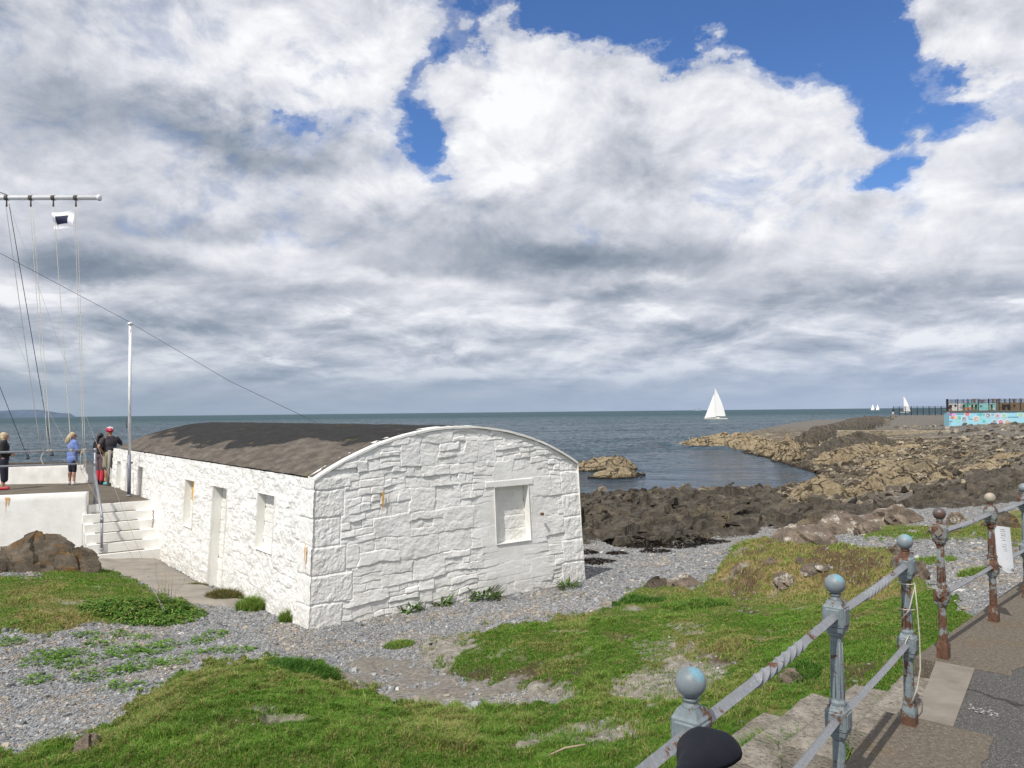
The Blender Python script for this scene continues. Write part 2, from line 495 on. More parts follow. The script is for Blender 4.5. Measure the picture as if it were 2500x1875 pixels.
    bg1 = t.node('ShaderNodeBackground'); bg2 = t.node('ShaderNodeBackground')
    blue = t.mix(1.0, sky.outputs[0], (.62, .86, 1.22), 'MULTIPLY')
    t.set(bg1.inputs[0], blue); bg1.inputs[1].default_value = .112
    t.set(bg2.inputs[0], col); bg2.inputs[1].default_value = 1.0
    mx = t.node('ShaderNodeMixShader'); t.set(mx.inputs[0], alpha)
    t.l.new(bg1.outputs[0], mx.inputs[1]); t.l.new(bg2.outputs[0], mx.inputs[2])
    o = t.node('ShaderNodeOutputWorld'); t.l.new(mx.outputs[0], o.inputs[0])
    w.cycles.sampling_method = 'MANUAL'; w.cycles.sample_map_resolution = 512
build_world()
# ------------------------------------------------------------------ plan of the place
POSTS = [(-1.23, -0.17), (-.39, .92), (.455, 2.02), (1.29, 3.12), (2.06, 4.08), (2.83, 5.14), (3.70, 6.00), (4.44, 6.72)]
ZPROM = EYE - 1.65
C0 = np.array([-3.07, 11.56])
FD = np.array([math.cos(R(37.5)), math.sin(R(37.5))])     # along the gable
SD = np.array([-FD[1], FD[0]])                            # along the long wall
GW, SL = 5.60, 15.4

# edge of the promenade, just outside the posts
ln = np.array([.655, .756]); nn = np.array([-ln[1], ln[0]])
def off(p, a): return (p[0] + nn[0] * a, p[1] + nn[1] * a)
EDGE = [off((-6, -7), .16), off(POSTS[0], .16), off(POSTS[2], .15), off(POSTS[4], .15), off(POSTS[5], .15), off(POSTS[6], .15), (4.36, 6.90), (8.5, 11.0), (13, 15.0), (20, 20)]

# ------------------------------------------------------------------ terrain heights: thin plate through surveyed points
ctl = [  # picture x, picture y, metres below the eye
    (752, 1535, 3.2), (1100, 1470, 3.22), (1422, 1415, 3.27), (515, 1440, 3.38), (300, 1372, 3.38), (400, 1500, 3.28), (560, 1570, 3.2), (900, 1560, 3.2), (1250, 1465, 3.22),
    (300, 1620, 3.12), (60, 1780, 2.98), (200, 1500, 3.12), (40, 1560, 3.05), (100, 1420, 3.08), (150, 1340, 3.15), (430, 1480, 3.22), (0, 1300, 3.1),
    (700, 1640, 2.93), (420, 1700, 2.93), (560, 1655, 2.88), (200, 1835, 2.85), (600, 1875, 2.72), (900, 1740, 2.95), (1250, 1875, 2.6), (1100, 1780, 2.8), (860, 1640, 3.14), (1000, 1690, 3.1),
    (1150, 1570, 3.02), (1300, 1530, 2.98), (1500, 1500, 2.92), (1500, 1650, 2.72), (1350, 1710, 2.84), (1700, 1500, 2.82), (1700, 1720, 2.5), (1900, 1620, 2.46), (1880, 1820, 2.28), (1700, 1875, 2.34),
    (1850, 1335, 2.78), (1780, 1360, 2.85), (1720, 1415, 3.0), (2000, 1365, 2.72), (2120, 1370, 2.62), (1900, 1460, 2.80), (2000, 1475, 2.70), (1610, 1430, 3.1), (1550, 1470, 3.08),
    (1700, 1345, 3.5), (1950, 1290, 3.42), (2080, 1305, 3.1), (2100, 1500, 2.42), (2200, 1560, 2.2), (2260, 1470, 2.28), (2200, 1420, 2.42), (2350, 1400, 2.32), (2450, 1400, 2.12), (2480, 1470, 2.0), (2450, 1300, 2.42), (2350, 1290, 2.6), (2200, 1295, 2.9),
    (1500, 1380, 3.42), (1500, 1335, 3.58), (1700, 1320, 3.6), (1440, 1340, 3.56), (2200, 1255, 3.3), (2400, 1240, 2.95), (2480, 1200, 2.9),
    (1450, 1260, 3.95), (1700, 1260, 3.85), (1600, 1222, 4.4), (1880, 1250, 3.9), (1500, 1204, 4.95), (1900, 1225, 4.35), (2050, 1235, 4.0), (2200, 1215, 3.8), (2350, 1190, 3.6),
    (2012, 1168, 4.95), (1892, 1128, 4.95), (1640, 1092, 5.1), (2150, 1145, 4.65), (2100, 1170, 4.7), (2300, 1112, 4.25), (2450, 1125, 3.9), (2450, 1075, 3.75), (2150, 1082, 4.4), (2000, 1090, 4.7), (2300, 1070, 4.0), (2100, 1062, 4.1), (2250, 1160, 4.5), (2450, 1165, 3.5),
    (2350, 1036, 2.95), (2450, 1036, 2.85), (2200, 1033, 2.9), (2120, 1035, 3.1), (2250, 1017, 1.9), (2190, 1018, 1.75), (2290, 1030, 2.7), (2060, 1042, 3.5), (2480, 1050, 3.0)]
wpts = []
for px, py, E in ctl:
    g = G(px, py, E); wpts.append((g[0], g[1], g[2]))
wpts += [(0, 3.2, 2.5), (-3, 3.6, 2.3), (-6, 5, 2.15), (-9, 8, 1.98), (1.1, 3.4, 2.78), (2.6, 3.2, 2.7), (4.5, 5.0, 2.9), (6.5, 8.0, 2.95), (8, 10.5, 2.8), (12, 16, 2.3), (0.2, 1.6, 2.75), (-2, 0.5, 2.5), (3, 1, 2.9), (10, 13, 2.6),
         (-8, 30, .6), (-2, 30, .8), (-14, 19, 1.9), (-16, 24, 1.6), (-12, 16, 1.95), (3, 24, 1.3), (0, 40, .1), (-18, 30, -.6), (-30, 40, -1.5), (-5, 50, -1), (20, 190, 1.0), (120, 190, 2.5), (60, 200, 1.5), (45, 60, 1.6), (60, 50, 2.2), (30, 30, 1.9), (22, 22, 2.2), (90, 110, 2.2)]
W = np.array(wpts, float)
def uv_(x, y):
    return np.stack([np.arctan2(x, np.maximum(y, .05)) * 1.3, np.log(np.sqrt(x * x + y * y) + .5)], -1)
U = uv_(W[:, 0], W[:, 1]); n_ = len(U)
def tps(r2): return np.where(r2 > 1e-12, .5 * r2 * np.log(np.maximum(r2, 1e-12)), 0)
K_ = tps(((U[:, None] - U[None]) ** 2).sum(-1)) + np.eye(n_) * 2e-4
A_ = np.zeros((n_ + 3, n_ + 3)); A_[:n_, :n_] = K_; A_[:n_, n_] = 1; A_[:n_, n_ + 1:] = U; A_[n_, :n_] = 1; A_[n_ + 1:, :n_] = U.T
w_ = np.linalg.solve(A_, np.concatenate([W[:, 2], [0, 0, 0]]))
def zbase(x, y):
    P = uv_(x, y).reshape(-1, 2); out = np.empty(len(P))
    for i in range(0, len(P), 60000):
        q = P[i:i + 60000]
        out[i:i + 60000] = tps(((q[:, None] - U[None]) ** 2).sum(-1)) @ w_[:n_] + w_[n_] + q @ w_[n_ + 1:]
    return out.reshape(np.shape(x))

# water outline on the sea plane (picture points at sea level)
shore_px = [(1200, 1216), (1300, 1212), (1400, 1208), (1458, 1207), (1520, 1203), (1600, 1200), (1680, 1200), (1760, 1201), (1850, 1203), (1905, 1203), (1930, 1196), (1965, 1184), (2010, 1170), (2014, 1164), (1970, 1150), (1930, 1138), (1890, 1126), (1850, 1113), (1800, 1102), (1760, 1097), (1700, 1096), (1650, 1090), (1628, 1085), (1680, 1078), (1760, 1072), (1830, 1065), (1900, 1056), (1960, 1048), (2010, 1040), (2060, 1033), (2110, 1030), (2200, 1027), (2330, 1025)]
SHORE = [tuple(G(px, py, 5.0)[:2]) for px, py in shore_px]
WATER = [(-60, 27), (-14, 27.5), (-8, 42)] + SHORE[1:] + [(400, 330), (400, 900), (-900, 900), (-900, 27)]
# smooth z along the shoreline
def wp(poly, E): return [tuple(G(px, py, E)[:2]) for px, py in poly]

GRASS = [
    [(-50, 1960), (-50, 1856), (100, 1840), (190, 1815), (290, 1765), (325, 1715), (420, 1660), (540, 1622), (680, 1612), (790, 1624), (850, 1668), (960, 1712), (1100, 1738), (1330, 1728), (1400, 1712), (1250, 1690), (1130, 1662), (1060, 1632), (1010, 1600), (1050, 1562), (1130, 1545), (1330, 1515), (1480, 1490), (1515, 1470), (1530, 1446), (1600, 1425), (1690, 1440), (1745, 1400), (1760, 1372), (1790, 1325), (1850, 1312), (1930, 1322), (2000, 1345), (2150, 1342), (2230, 1385), (2270, 1440), (2330, 1462), (2340, 1500), (2420, 1560), (2600, 1700), (2600, 1960)],
    [(-60, 1395), (-60, 1550), (0, 1548), (60, 1545), (110, 1560), (190, 1530), (330, 1520), (455, 1525), (462, 1480), (452, 1462), (380, 1450), (300, 1402), (250, 1385), (170, 1378), (60, 1412)],
    [(2098, 1288), (2200, 1276), (2300, 1286), (2430, 1250), (2560, 1232), (2560, 1336), (2440, 1328), (2400, 1320), (2270, 1318), (2110, 1316)]]
BAREROCK = [
    ([(900, 1590), (1000, 1600), (1010, 1640), (940, 1650)], .8), ([(1640, 1540), (1700, 1535), (1730, 1560), (1660, 1575)], .7), ([(1190, 1600), (1260, 1590), (1270, 1605), (1200, 1615)], .7), ([(1650, 1760), (1720, 1740), (1740, 1765), (1680, 1790)], .7),   # flat rock and trodden stone showing through the turf
    ([(1000, 1600), (1060, 1565), (1150, 1560), (1170, 1590), (1110, 1630), (1040, 1635)], 1.0), ([(1150, 1690), (1260, 1672), (1400, 1690), (1395, 1706), (1250, 1712), (1160, 1708)], 1.0),
    ([(1480, 1680), (1560, 1650), (1700, 1600), (1790, 1640), (1760, 1700), (1650, 1730), (1540, 1730), (1490, 1712)], .9), ([(1430, 1790), (1540, 1772), (1590, 1800), (1520, 1830), (1440, 1825)], .9),
    ([(1545, 1590), (1620, 1560), (1720, 1600), (1640, 1640), (1560, 1630)], .7), ([(2060, 1500), (2110, 1490), (2120, 1520), (2070, 1525)], .0)]
SOIL = [[(1070, 1640), (1180, 1625), (1330, 1640), (1350, 1675), (1230, 1685), (1110, 1665)], [(1380, 1650), (1440, 1640), (1460, 1665), (1400, 1675)], [(1730, 1440), (1760, 1400), (1900, 1375), (2050, 1370), (2180, 1400), (2200, 1450), (2080, 1470), (1900, 1475), (1740, 1470)][:0] or [(1735, 1458), (1790, 1415), (1850, 1420), (1870, 1450), (1800, 1478)], [(1950, 1405), (2030, 1385), (2120, 1390), (2180, 1425), (2090, 1452), (1990, 1440)], [(1800, 1400), (1880, 1385), (1900, 1400), (1840, 1412)], [(1770, 1770), (1850, 1765), (1860, 1790), (1790, 1800)], [(1690, 1600), (1800, 1590), (1850, 1620), (1770, 1650)], [(2060, 1640), (2120, 1625), (2130, 1680), (2050, 1720)]]
DRY = [([(300, 1760), (430, 1690), (560, 1640), (640, 1640), (560, 1700), (430, 1800), (330, 1860), (180, 1875), (260, 1800)], 1), ([(1650, 1560), (1790, 1560), (1850, 1600), (1760, 1640), (1600, 1640)], .6), ([(1745, 1395), (1800, 1365), (2050, 1368), (2180, 1390), (2220, 1450), (2150, 1500), (1950, 1478), (1720, 1470)], 1.3), ([(100, 1470), (300, 1480), (420, 1520), (200, 1550), (60, 1540)], .6),
       ([(980, 1780), (1150, 1800), (1250, 1850), (1100, 1850), (980, 1830)], .5), ([(1520, 1440), (1600, 1430), (1740, 1450), (1700, 1480), (1540, 1480)], .3), ([(2250, 1290), (2420, 1290), (2500, 1260), (2500, 1330), (2300, 1310)], .6)]
DARKROCK = [(1330, 1230), (1409, 1213), (1470, 1212), (1540, 1206), (1620, 1200), (1700, 1198), (1800, 1206), (1900, 1212), (1950, 1235), (2000, 1240), (2100, 1234), (2200, 1226), (2345, 1182), (2420, 1160), (2560, 1150), (2560, 1222), (2460, 1228), (2380, 1238), (2200, 1242), (2050, 1268), (1980, 1286), (1860, 1290), (1835, 1311), (1740, 1320), (1680, 1332), (1620, 1332), (1540, 1337), (1470, 1322), (1424, 1325), (1330, 1330)]
# rock outcrops: footprint, metres below the eye at the foot, height, edge width, colour kind, label
OUT = [
    ([(1628, 1087), (1700, 1082), (1790, 1083), (1880, 1084), (1935, 1086), (1925, 1104), (1893, 1124), (1840, 1113), (1815, 1106), (1770, 1096), (1672, 1095)], 5.0, 2.0, 6.0, 0, 'long low tan rock spit reaching left into the sea beyond the bay'),
    ([(1880, 1126), (1893, 1108), (1930, 1102), (1962, 1104), (1966, 1124), (1930, 1130)], 4.95, 2.6, 1.6, 0, 'steep blocky tan rock with a dark top at the head of the spit'),
    ([(1966, 1124), (1985, 1104), (2010, 1092), (2090, 1086), (2190, 1083), (2170, 1097), (2080, 1106), (2010, 1122)], 4.75, 2.3, 3.0, 1, 'broad dark grey rock slab right of the steep tan block'),
    ([(1980, 1133), (2000, 1121), (2060, 1112), (2130, 1108), (2188, 1104), (2175, 1113), (2110, 1124), (2030, 1134)], 4.7, 1.6, 1.6, 0, 'tan pointed rock ridge on the far shore of the bay'),
    ([(2095, 1138), (2130, 1127), (2200, 1128), (2206, 1136), (2160, 1141), (2110, 1141)], 4.6, .75, 1.0, 0, 'pair of small tan rocks in the seaweed before the pointed ridge'),
    ([(2214, 1134), (2260, 1122), (2300, 1116), (2292, 1126), (2240, 1137)], 4.5, .7, 1.0, 0, 'narrow tan rock right of the pair of small tan rocks'),
    ([(2245, 1107), (2290, 1097), (2318, 1091), (2314, 1100), (2262, 1109)], 4.4, .8, 1.2, 0, 'slanting tan rock strip below the long low concrete wall'),
    ([(2330, 1116), (2385, 1101), (2386, 1108), (2345, 1119)], 4.2, .7, .8, 0, 'short tan rock sliver farthest right on the pebble flats'),
    ([(2165, 1115), (2232, 1103), (2224, 1112), (2182, 1118)], 4.5, .7, 1.0, 0, 'low tan rock behind the tan pair, left of the slanting strip'),
    ([(1925, 1206), (1980, 1198), (2080, 1192), (2090, 1230), (2010, 1226), (1965, 1236), (1938, 1226)], 4.3, 1.7, 1.3, 0, 'rugged tan rock on the near right shore of the bay'),
    ([(2080, 1228), (2084, 1190), (2160, 1185), (2250, 1178), (2256, 1190), (2200, 1200), (2150, 1214)], 4.2, 1.8, 1.3, 0, 'large tan hump of rock in the middle of the near tan ridge'),
    ([(2258, 1192), (2254, 1178), (2350, 1175), (2352, 1190)], 4.1, 1.5, 1.2, 0, 'right hand end of the near tan ridge beside the dark slope'),
    ([(2120, 1152), (2200, 1146), (2290, 1148), (2300, 1154), (2200, 1158)], 4.4, .9, 1.2, 0, 'low tan ledge just behind the near tan ridge'),
    ([(2310, 1150), (2390, 1138), (2470, 1136), (2480, 1144), (2400, 1152)], 4.1, .9, 1.2, 0, 'broad tan ledge at the right above the dark brown slope'),
    ([(2390, 1122), (2450, 1112), (2530, 1108), (2530, 1116), (2420, 1128)], 3.9, .8, 1.2, 0, 'pale grey tan ledge at the far right edge of the flats'),
    ([(2130, 1098), (2200, 1092), (2270, 1086), (2260, 1094), (2180, 1102)], 4.4, .7, 1.5, 0, 'thin tan ledge right of the broad dark grey slab'),
    ([(1360, 1152), (1400, 1142), (1480, 1143), (1540, 1145), (1566, 1149), (1530, 1153), (1440, 1155)], 5.05, 1.15, 1.2, 0, 'long flat tan islet in the water just right of the roof'),
    ([(1425, 1169), (1470, 1162), (1520, 1158), (1582, 1162), (1562, 1170), (1500, 1173), (1450, 1172)], 5.05, .95, 1.3, 0, 'smaller rounded tan islet in front of the long flat one'),
    ([(1450, 1212), (1480, 1205), (1510, 1209), (1480, 1215)], 4.8, .5, .5, 0, 'small pale tan rock at the water edge behind the dark rocks'),
    ([(1755, 1209), (1800, 1204), (1885, 1208), (1872, 1216), (1790, 1215)], 4.7, .7, .7, 0, 'strip of tan rock at the water edge behind the dark crest'),
    ([(1930, 1082), (1960, 1068), (2000, 1057), (2060, 1048), (2130, 1042), (2135, 1052), (2060, 1063), (1990, 1078)], 4.1, 2.6, 3.0, 1, 'dark jagged rock ridge climbing to the point below the black fence'),
    ([(2330, 1176), (2350, 1166), (2420, 1158), (2540, 1152), (2540, 1200), (2440, 1212), (2370, 1205)], 3.7, 1.0, 2.0, 1, 'dark brown rock slope right of the tan ridge'),
    ([(2050, 1033), (2110, 1028), (2185, 1027), (2190, 1034), (2110, 1040), (2060, 1042)], 3.1, 1.3, 1.5, 1, 'low dark rocks on the skyline left of the distant walker'),
    ([(1625, 1236), (1650, 1214), (1700, 1210), (1720, 1226), (1690, 1238)], 4.1, 1.05, .9, 1, 'highest black jagged crest of the dark foreshore rocks'),
]

HUMM = [(1740, 1425), (1775, 1385), (1800, 1350), (1860, 1332), (1960, 1345), (2080, 1352), (2170, 1370), (2210, 1420), (2190, 1455), (2080, 1450), (1960, 1462), (1860, 1455)]
KNOLL = [(420, 1690), (560, 1640), (700, 1640), (850, 1720), (1000, 1780), (1200, 1830), (900, 1960), (200, 1960), (300, 1810)]
def build_terrain():
    na = 1370
    a = np.linspace(R(-43), R(50), na)
    r = np.concatenate([np.exp(np.linspace(math.log(2.4), math.log(18), 400))[:-1], np.exp(np.linspace(math.log(18), math.log(120), 901))[:-1], np.exp(np.linspace(math.log(120), math.log(230), 100))]); nr = len(r)
    rr, aa = np.meshgrid(r, a, indexing='ij')
    x = rr * np.sin(aa); y = rr * np.cos(aa)
    zc = zbase(x[::8, ::8].copy(), y[::8, ::8].copy())
    # bilinear upsample of the smooth base
    iy = np.arange(nr) / 8; ix = np.arange(na) / 8
    y0 = np.clip(np.floor(iy).astype(int), 0, zc.shape[0] - 2); x0 = np.clip(np.floor(ix).astype(int), 0, zc.shape[1] - 2)
    ty = (iy - y0)[:, None]; tx = (ix - x0)[None, :]
    z = (zc[y0][:, x0] * (1 - ty) * (1 - tx) + zc[y0 + 1][:, x0] * ty * (1 - tx) + zc[y0][:, x0 + 1] * (1 - ty) * tx + zc[y0 + 1][:, x0 + 1] * ty * tx)
    px, py = proj(x, y, z)
    d = rr
    # --- masks
    def smask(poly, w, jit=0, js=.02):
        s = sdist(poly, px, py)
        return s
    n1 = fbm(x * 1.3, y * 1.3, 1, 4); n2 = fbm(x * 4, y * 4, 7, 4); n3 = fbm(x * 16, y * 16, 9, 3)
    near = d < 34
    g = np.full(x.shape, -1e3)
    for P in GRASS: g = np.maximum(g, sdist(P, px, py))
    g = np.where(near, g + (n2 * 26 + n3 * 14) * np.clip(12 / d, .3, 1.2), -100)
    bare = np.zeros(x.shape)
    for P, w in BAREROCK: bare = np.maximum(bare, w * sstep(-14, 16, sdist(P, px, py) + n2 * 38 + n3 * 18))
    soil = np.zeros(x.shape)
    for P in SOIL: soil = np.maximum(soil, sstep(-16, 18, sdist(P, px, py) + n2 * 46 + n3 * 20))
    dry = np.zeros(x.shape)
    for P, w in DRY: dry = np.maximum(dry, w * sstep(-40, 40, sdist(P, px, py) + n1 * 40))
    grass = sstep(-6, 10, g); soil = np.clip(soil + .9 * sstep(.24, .40, fbm(x * 1.1, y * 1.1, 81, 5)) * near, 0, 1); bare = np.clip(bare + .8 * sstep(.30, .44, fbm(x * .9 + 7, y * 1.4, 83, 5)) * near, 0, 1); dry = np.clip(dry + .8 * sstep(.10, .4, fbm(x * .8, y * .8, 85, 4)), 0, 1.3)
    dk = np.where(d > 15, sdist(DARKROCK, px, py) + n1 * 8 * np.clip(30 / d, 0, 2), -100)
    sw = sdist(WATER, x, y)           # + in the water
    far = sstep(26, 34, d) * (1 - sstep(0, 1, dk))
    # --- heights
    prom = sdist(EDGE + [(20, -8), (-6, -8)], x, y)
    z = z + grass * (.05 * n1 + .05 * n2 * np.clip(1.6 - d / 14, .1, 1) + .018 * n3) * 1.0
    z = z + grass * sstep(0, 25, g) * .07
    z += (1 - grass) * (n2 * .012 + n1 * .03) * (d < 40)
    # trodden hummock edges and hollow of the path
    z += -.05 * soil * grass
    f, e = facets(x * 2.2 + .3 * n1, y * 4.2, 3, 1.2); f2, e2 = facets(x * 6, y * 11, 5, 1.0)
    z += bare * grass * (f * .05 + f2 * .02 - .03 - .02 * (1 - sstep(0, .12, e)))
    # earthy bank of the hummock
    hm = sdist(HUMM, px, py) + n1 * 10 + n2 * 12
    z += np.where(near, sstep(-6, 26, hm) * .20 + sstep(10, 60, hm) * .12, 0) + np.where(near, .10 * n2 * sstep(-10, 30, hm), 0)
    kn = sdist(KNOLL, px, py) + n1 * 14
    z += np.where(near, sstep(-10, 70, kn) * .12, 0)
    # --- dark broken rocks
    kd = sstep(-3, 9, dk)
    wx = x + .5 * fbm(x * .8, y * .8, 73, 3); wy = y + .5 * fbm(x * .8, y * .8, 71, 3)
    c45, s45 = math.cos(R(28)), math.sin(R(28))
    ux = wx * c45 + wy * s45; uy = -wx * s45 + wy * c45
    h1, e1 = facets(ux * .34, uy * .5, 11, 1.1); h2, e2 = facets(ux * .8, uy * 1.1, 13, 1.4); h3, e3 = facets(ux * 2.0, uy * 2.6, 17, 1.5)
    fa = np.clip(40 / d, .3, 1)
    rockh = .34 * h1 + .22 * h2 + .075 * h3 * fa - .10 * (1 - sstep(0, .14, e2)) + .035 * fbm(x * 5, y * 5, 77, 3) * fa
    z += kd * (rockh + -.05 + .30 * fbm(x * .25, y * .25, 23, 2))
    rid = np.clip(sdist(DARKROCK, px, py) / 30, 0, 1)
    z += kd * .22 * rid
    # --- pebble and seaweed flats, strewn with stones
    s1, q1, ca_, cb_, _, _ = voro(x * 1.1, y * .9, 29); rs = _h(ca_, cb_, 33)
    s2, q2, cc_, cd_, _, _ = voro(x * 3.1, y * 2.6, 43); rs2 = _h(cc_, cd_, 47)
    up_ = sstep(105, 118, d)
    flat = far * (1 - .8 * up_)
    z += flat * (np.where(rs > .45, .42 * (rs - .3) * np.clip(1 - s1 * 1.9, 0, 1) ** .6, 0) + np.where(rs2 > .35, .12 * np.clip(1 - s2 * 2, 0, 1) ** .5, 0) + .12 * fbm(x * .2, y * .5, 51, 3))
    # --- outcrops
    own = np.zeros(x.shape, int) - 1
    tan = np.zeros(x.shape)
    r1, b1 = facets(x * .24 + .3 * n1, y * .22, 61, 1.2); r2, b2 = facets(x * .6 + .3 * n1, y * .55, 63, 1.4)
    rz = .50 * r1 + .22 * r2 - .16 * (1 - sstep(0, .08, b2)) - .22 * (1 - sstep(0, .05, b1)) + .14 * fbm(x * .7, y * .5, 69, 4)
    for k, (P, E, H, w, kind, lab) in enumerate(OUT):
        pw = wp(P, E); P2 = np.array(pw); lo = P2.min(0) - 4; hi = P2.max(0) + 4
        b = (x > lo[0]) & (x < hi[0]) & (y > lo[1]) & (y < hi[1])
        if not b.any(): continue
        s = sdist(pw, x[b], y[b]) + .35 * w * n1[b]
        prof = 1 - np.exp(-np.clip(s, 0, None) / w * 1.3)
        zb = EYE - E
        hh = zb - .15 + H * prof * (1 + .35 * rz[b]) + (rz[b] if kind == 0 else rockh[b] * 1.1) * .55 * np.clip(prof * 3, 0, 1) * min(1, H)
        ins = s > 0
        z[b] = np.where(ins, np.maximum(z[b] * 0 + hh, -.6), z[b])
        o_ = own[b]; o_[ins] = k; own[b] = o_
    islet = np.isin(own, (0, 1, 12, 13, 14))
    # water carves the shore
    wz = np.where(sw > 0, -np.minimum(1.2, .12 + sw * .12), 1e9)
    z = np.where((own < 0) & (sw > 0), np.minimum(z, wz), z)
    land = (sw <= 0) & (own < 0) & (d > 30)
    z = np.where(land, np.maximum(z, .05 + np.minimum(-sw, 8) * .03), z)
    z = np.where(prom > -.04, np.minimum(z, ZPROM - .12), z)
    # keep the floor level along the building
    rel = np.stack([x - C0[0], y - C0[1]], -1); t_ = rel @ FD; s_ = rel @ SD
    inside = (t_ > .1) & (t_ < GW - .1) & (s_ > .1) & (s_ < SL)
    z = np.where(inside, z - .3, z)
    V = np.stack([x, y, z], -1).reshape(-1, 3)
    M1 = np.stack([grass, np.clip(bare, 0, 1), soil, dry], -1).reshape(-1, 4)
    sea_d = np.clip(z / 1.2, 0, 1)
    M2 = np.stack([sstep(0, 1, sw + 3), np.clip(up_, 0, 1), n1 * .5 + .5, np.zeros_like(z)], -1).reshape(-1, 4)
    q = grid_faces(nr, na)
    oc = own.reshape(-1)[q[:, 0]]
    dkf = (dk.reshape(-1)[q[:, 0]] > 0) & (oc < 0)
    gf = (g.reshape(-1)[q[:, 0]] > -4) & (oc < 0) & ~dkf
    pf = prom.reshape(-1)[q[:, 0]] > .5
    df = d.reshape(-1)[q[:, 0]]
    ff = (df > 30) & (oc < 0) & ~dkf & ~gf
    under = (V[q[:, 0], 2] < -1.0) & (sw.reshape(-1)[q[:, 0]] > 6)
    keep = ~pf & ~under
    def sub(sel, name, mat, smooth):
        v_, q_, A = compact(V, q[sel & keep], {'m1': M1, 'm2': M2})
        return mesh_np(name, v_, q_, smooth=smooth, attrs=A), mat
    me, mt = sub(gf, 'grassy_ground', MAT['turf'], True); tag(put('grassy_ground', me, mt), kind='structure')
    me, mt = sub(dkf, 'rocky_foreshore', MAT['darkrock'], False); tag(put('rocky_foreshore', me, mt), kind='structure')
    me, mt = sub(ff, 'pebble_shore', MAT['flats'], False); tag(put('pebble_shore', me, mt), kind='structure')
    me, mt = sub((oc < 0) & ~dkf & ~gf & ~ff, 'gravel_beach', MAT['gravel'], True); tag(put('gravel_beach', me, mt), kind='structure')
    for k, o in enumerate(OUT):
        sel = oc == k
        if sel.sum() < 4: print('outcrop empty', k); continue
        v_, q_, A = compact(V, q[sel & keep], {'m1': M1, 'm2': M2})
        org = np.array([v_[:, 0].mean(), v_[:, 1].mean(), v_[:, 2].min()])
        me = mesh_np('rock_outcrop', v_ - org, q_, attrs=A)
        ob = put('rock_outcrop', me, MAT['tanrock'] if o[4] == 0 else MAT['darkrock']); ob.location = tuple(org)
        tag(ob, o[5], 'rock outcrop', 'rock outcrops along the shore')
    return dict(x=x, y=y, z=z, g=g, grass=grass, bare=bare, soil=soil, dry=dry, d=d, px=px, py=py, prom=prom, inside=inside, a=a, r=r, n1=n1, n2=n2, dk=dk, own=own)

def hgt(T, x, y):
    """terrain height at plan points"""
    x = np.asarray(x, float); y = np.asarray(y, float)
    r = np.sqrt(x * x + y * y); a = np.arctan2(x, y)
    fi = np.clip(np.interp(r, T['r'], np.arange(len(T['r']))), 0, len(T['r']) - 2); fj = np.clip((a - T['a'][0]) / (T['a'][1] - T['a'][0]), 0, len(T['a']) - 2)
    i = fi.astype(int); j = fj.astype(int); u = fi - i; v = fj - j
    Z = T['z']
    return Z[i, j] * (1 - u) * (1 - v) + Z[i + 1, j] * u * (1 - v) + Z[i, j + 1] * (1 - u) * v + Z[i + 1, j + 1] * u * v, i, j

def ground_at(T, px, py):
    """where a picture ray meets the terrain"""
    d = ray(px, py); lo = 2.5; 
    ts = np.exp(np.linspace(math.log(2.5), math.log(200), 1500))
    P = d[None, :] * ts[:, None]
    zz, _, _ = hgt(T, P[:, 0], P[:, 1])
    k = np.argmax(P[:, 2] + EYE <= zz)
    return np.array([P[k, 0], P[k, 1], zz[k]])
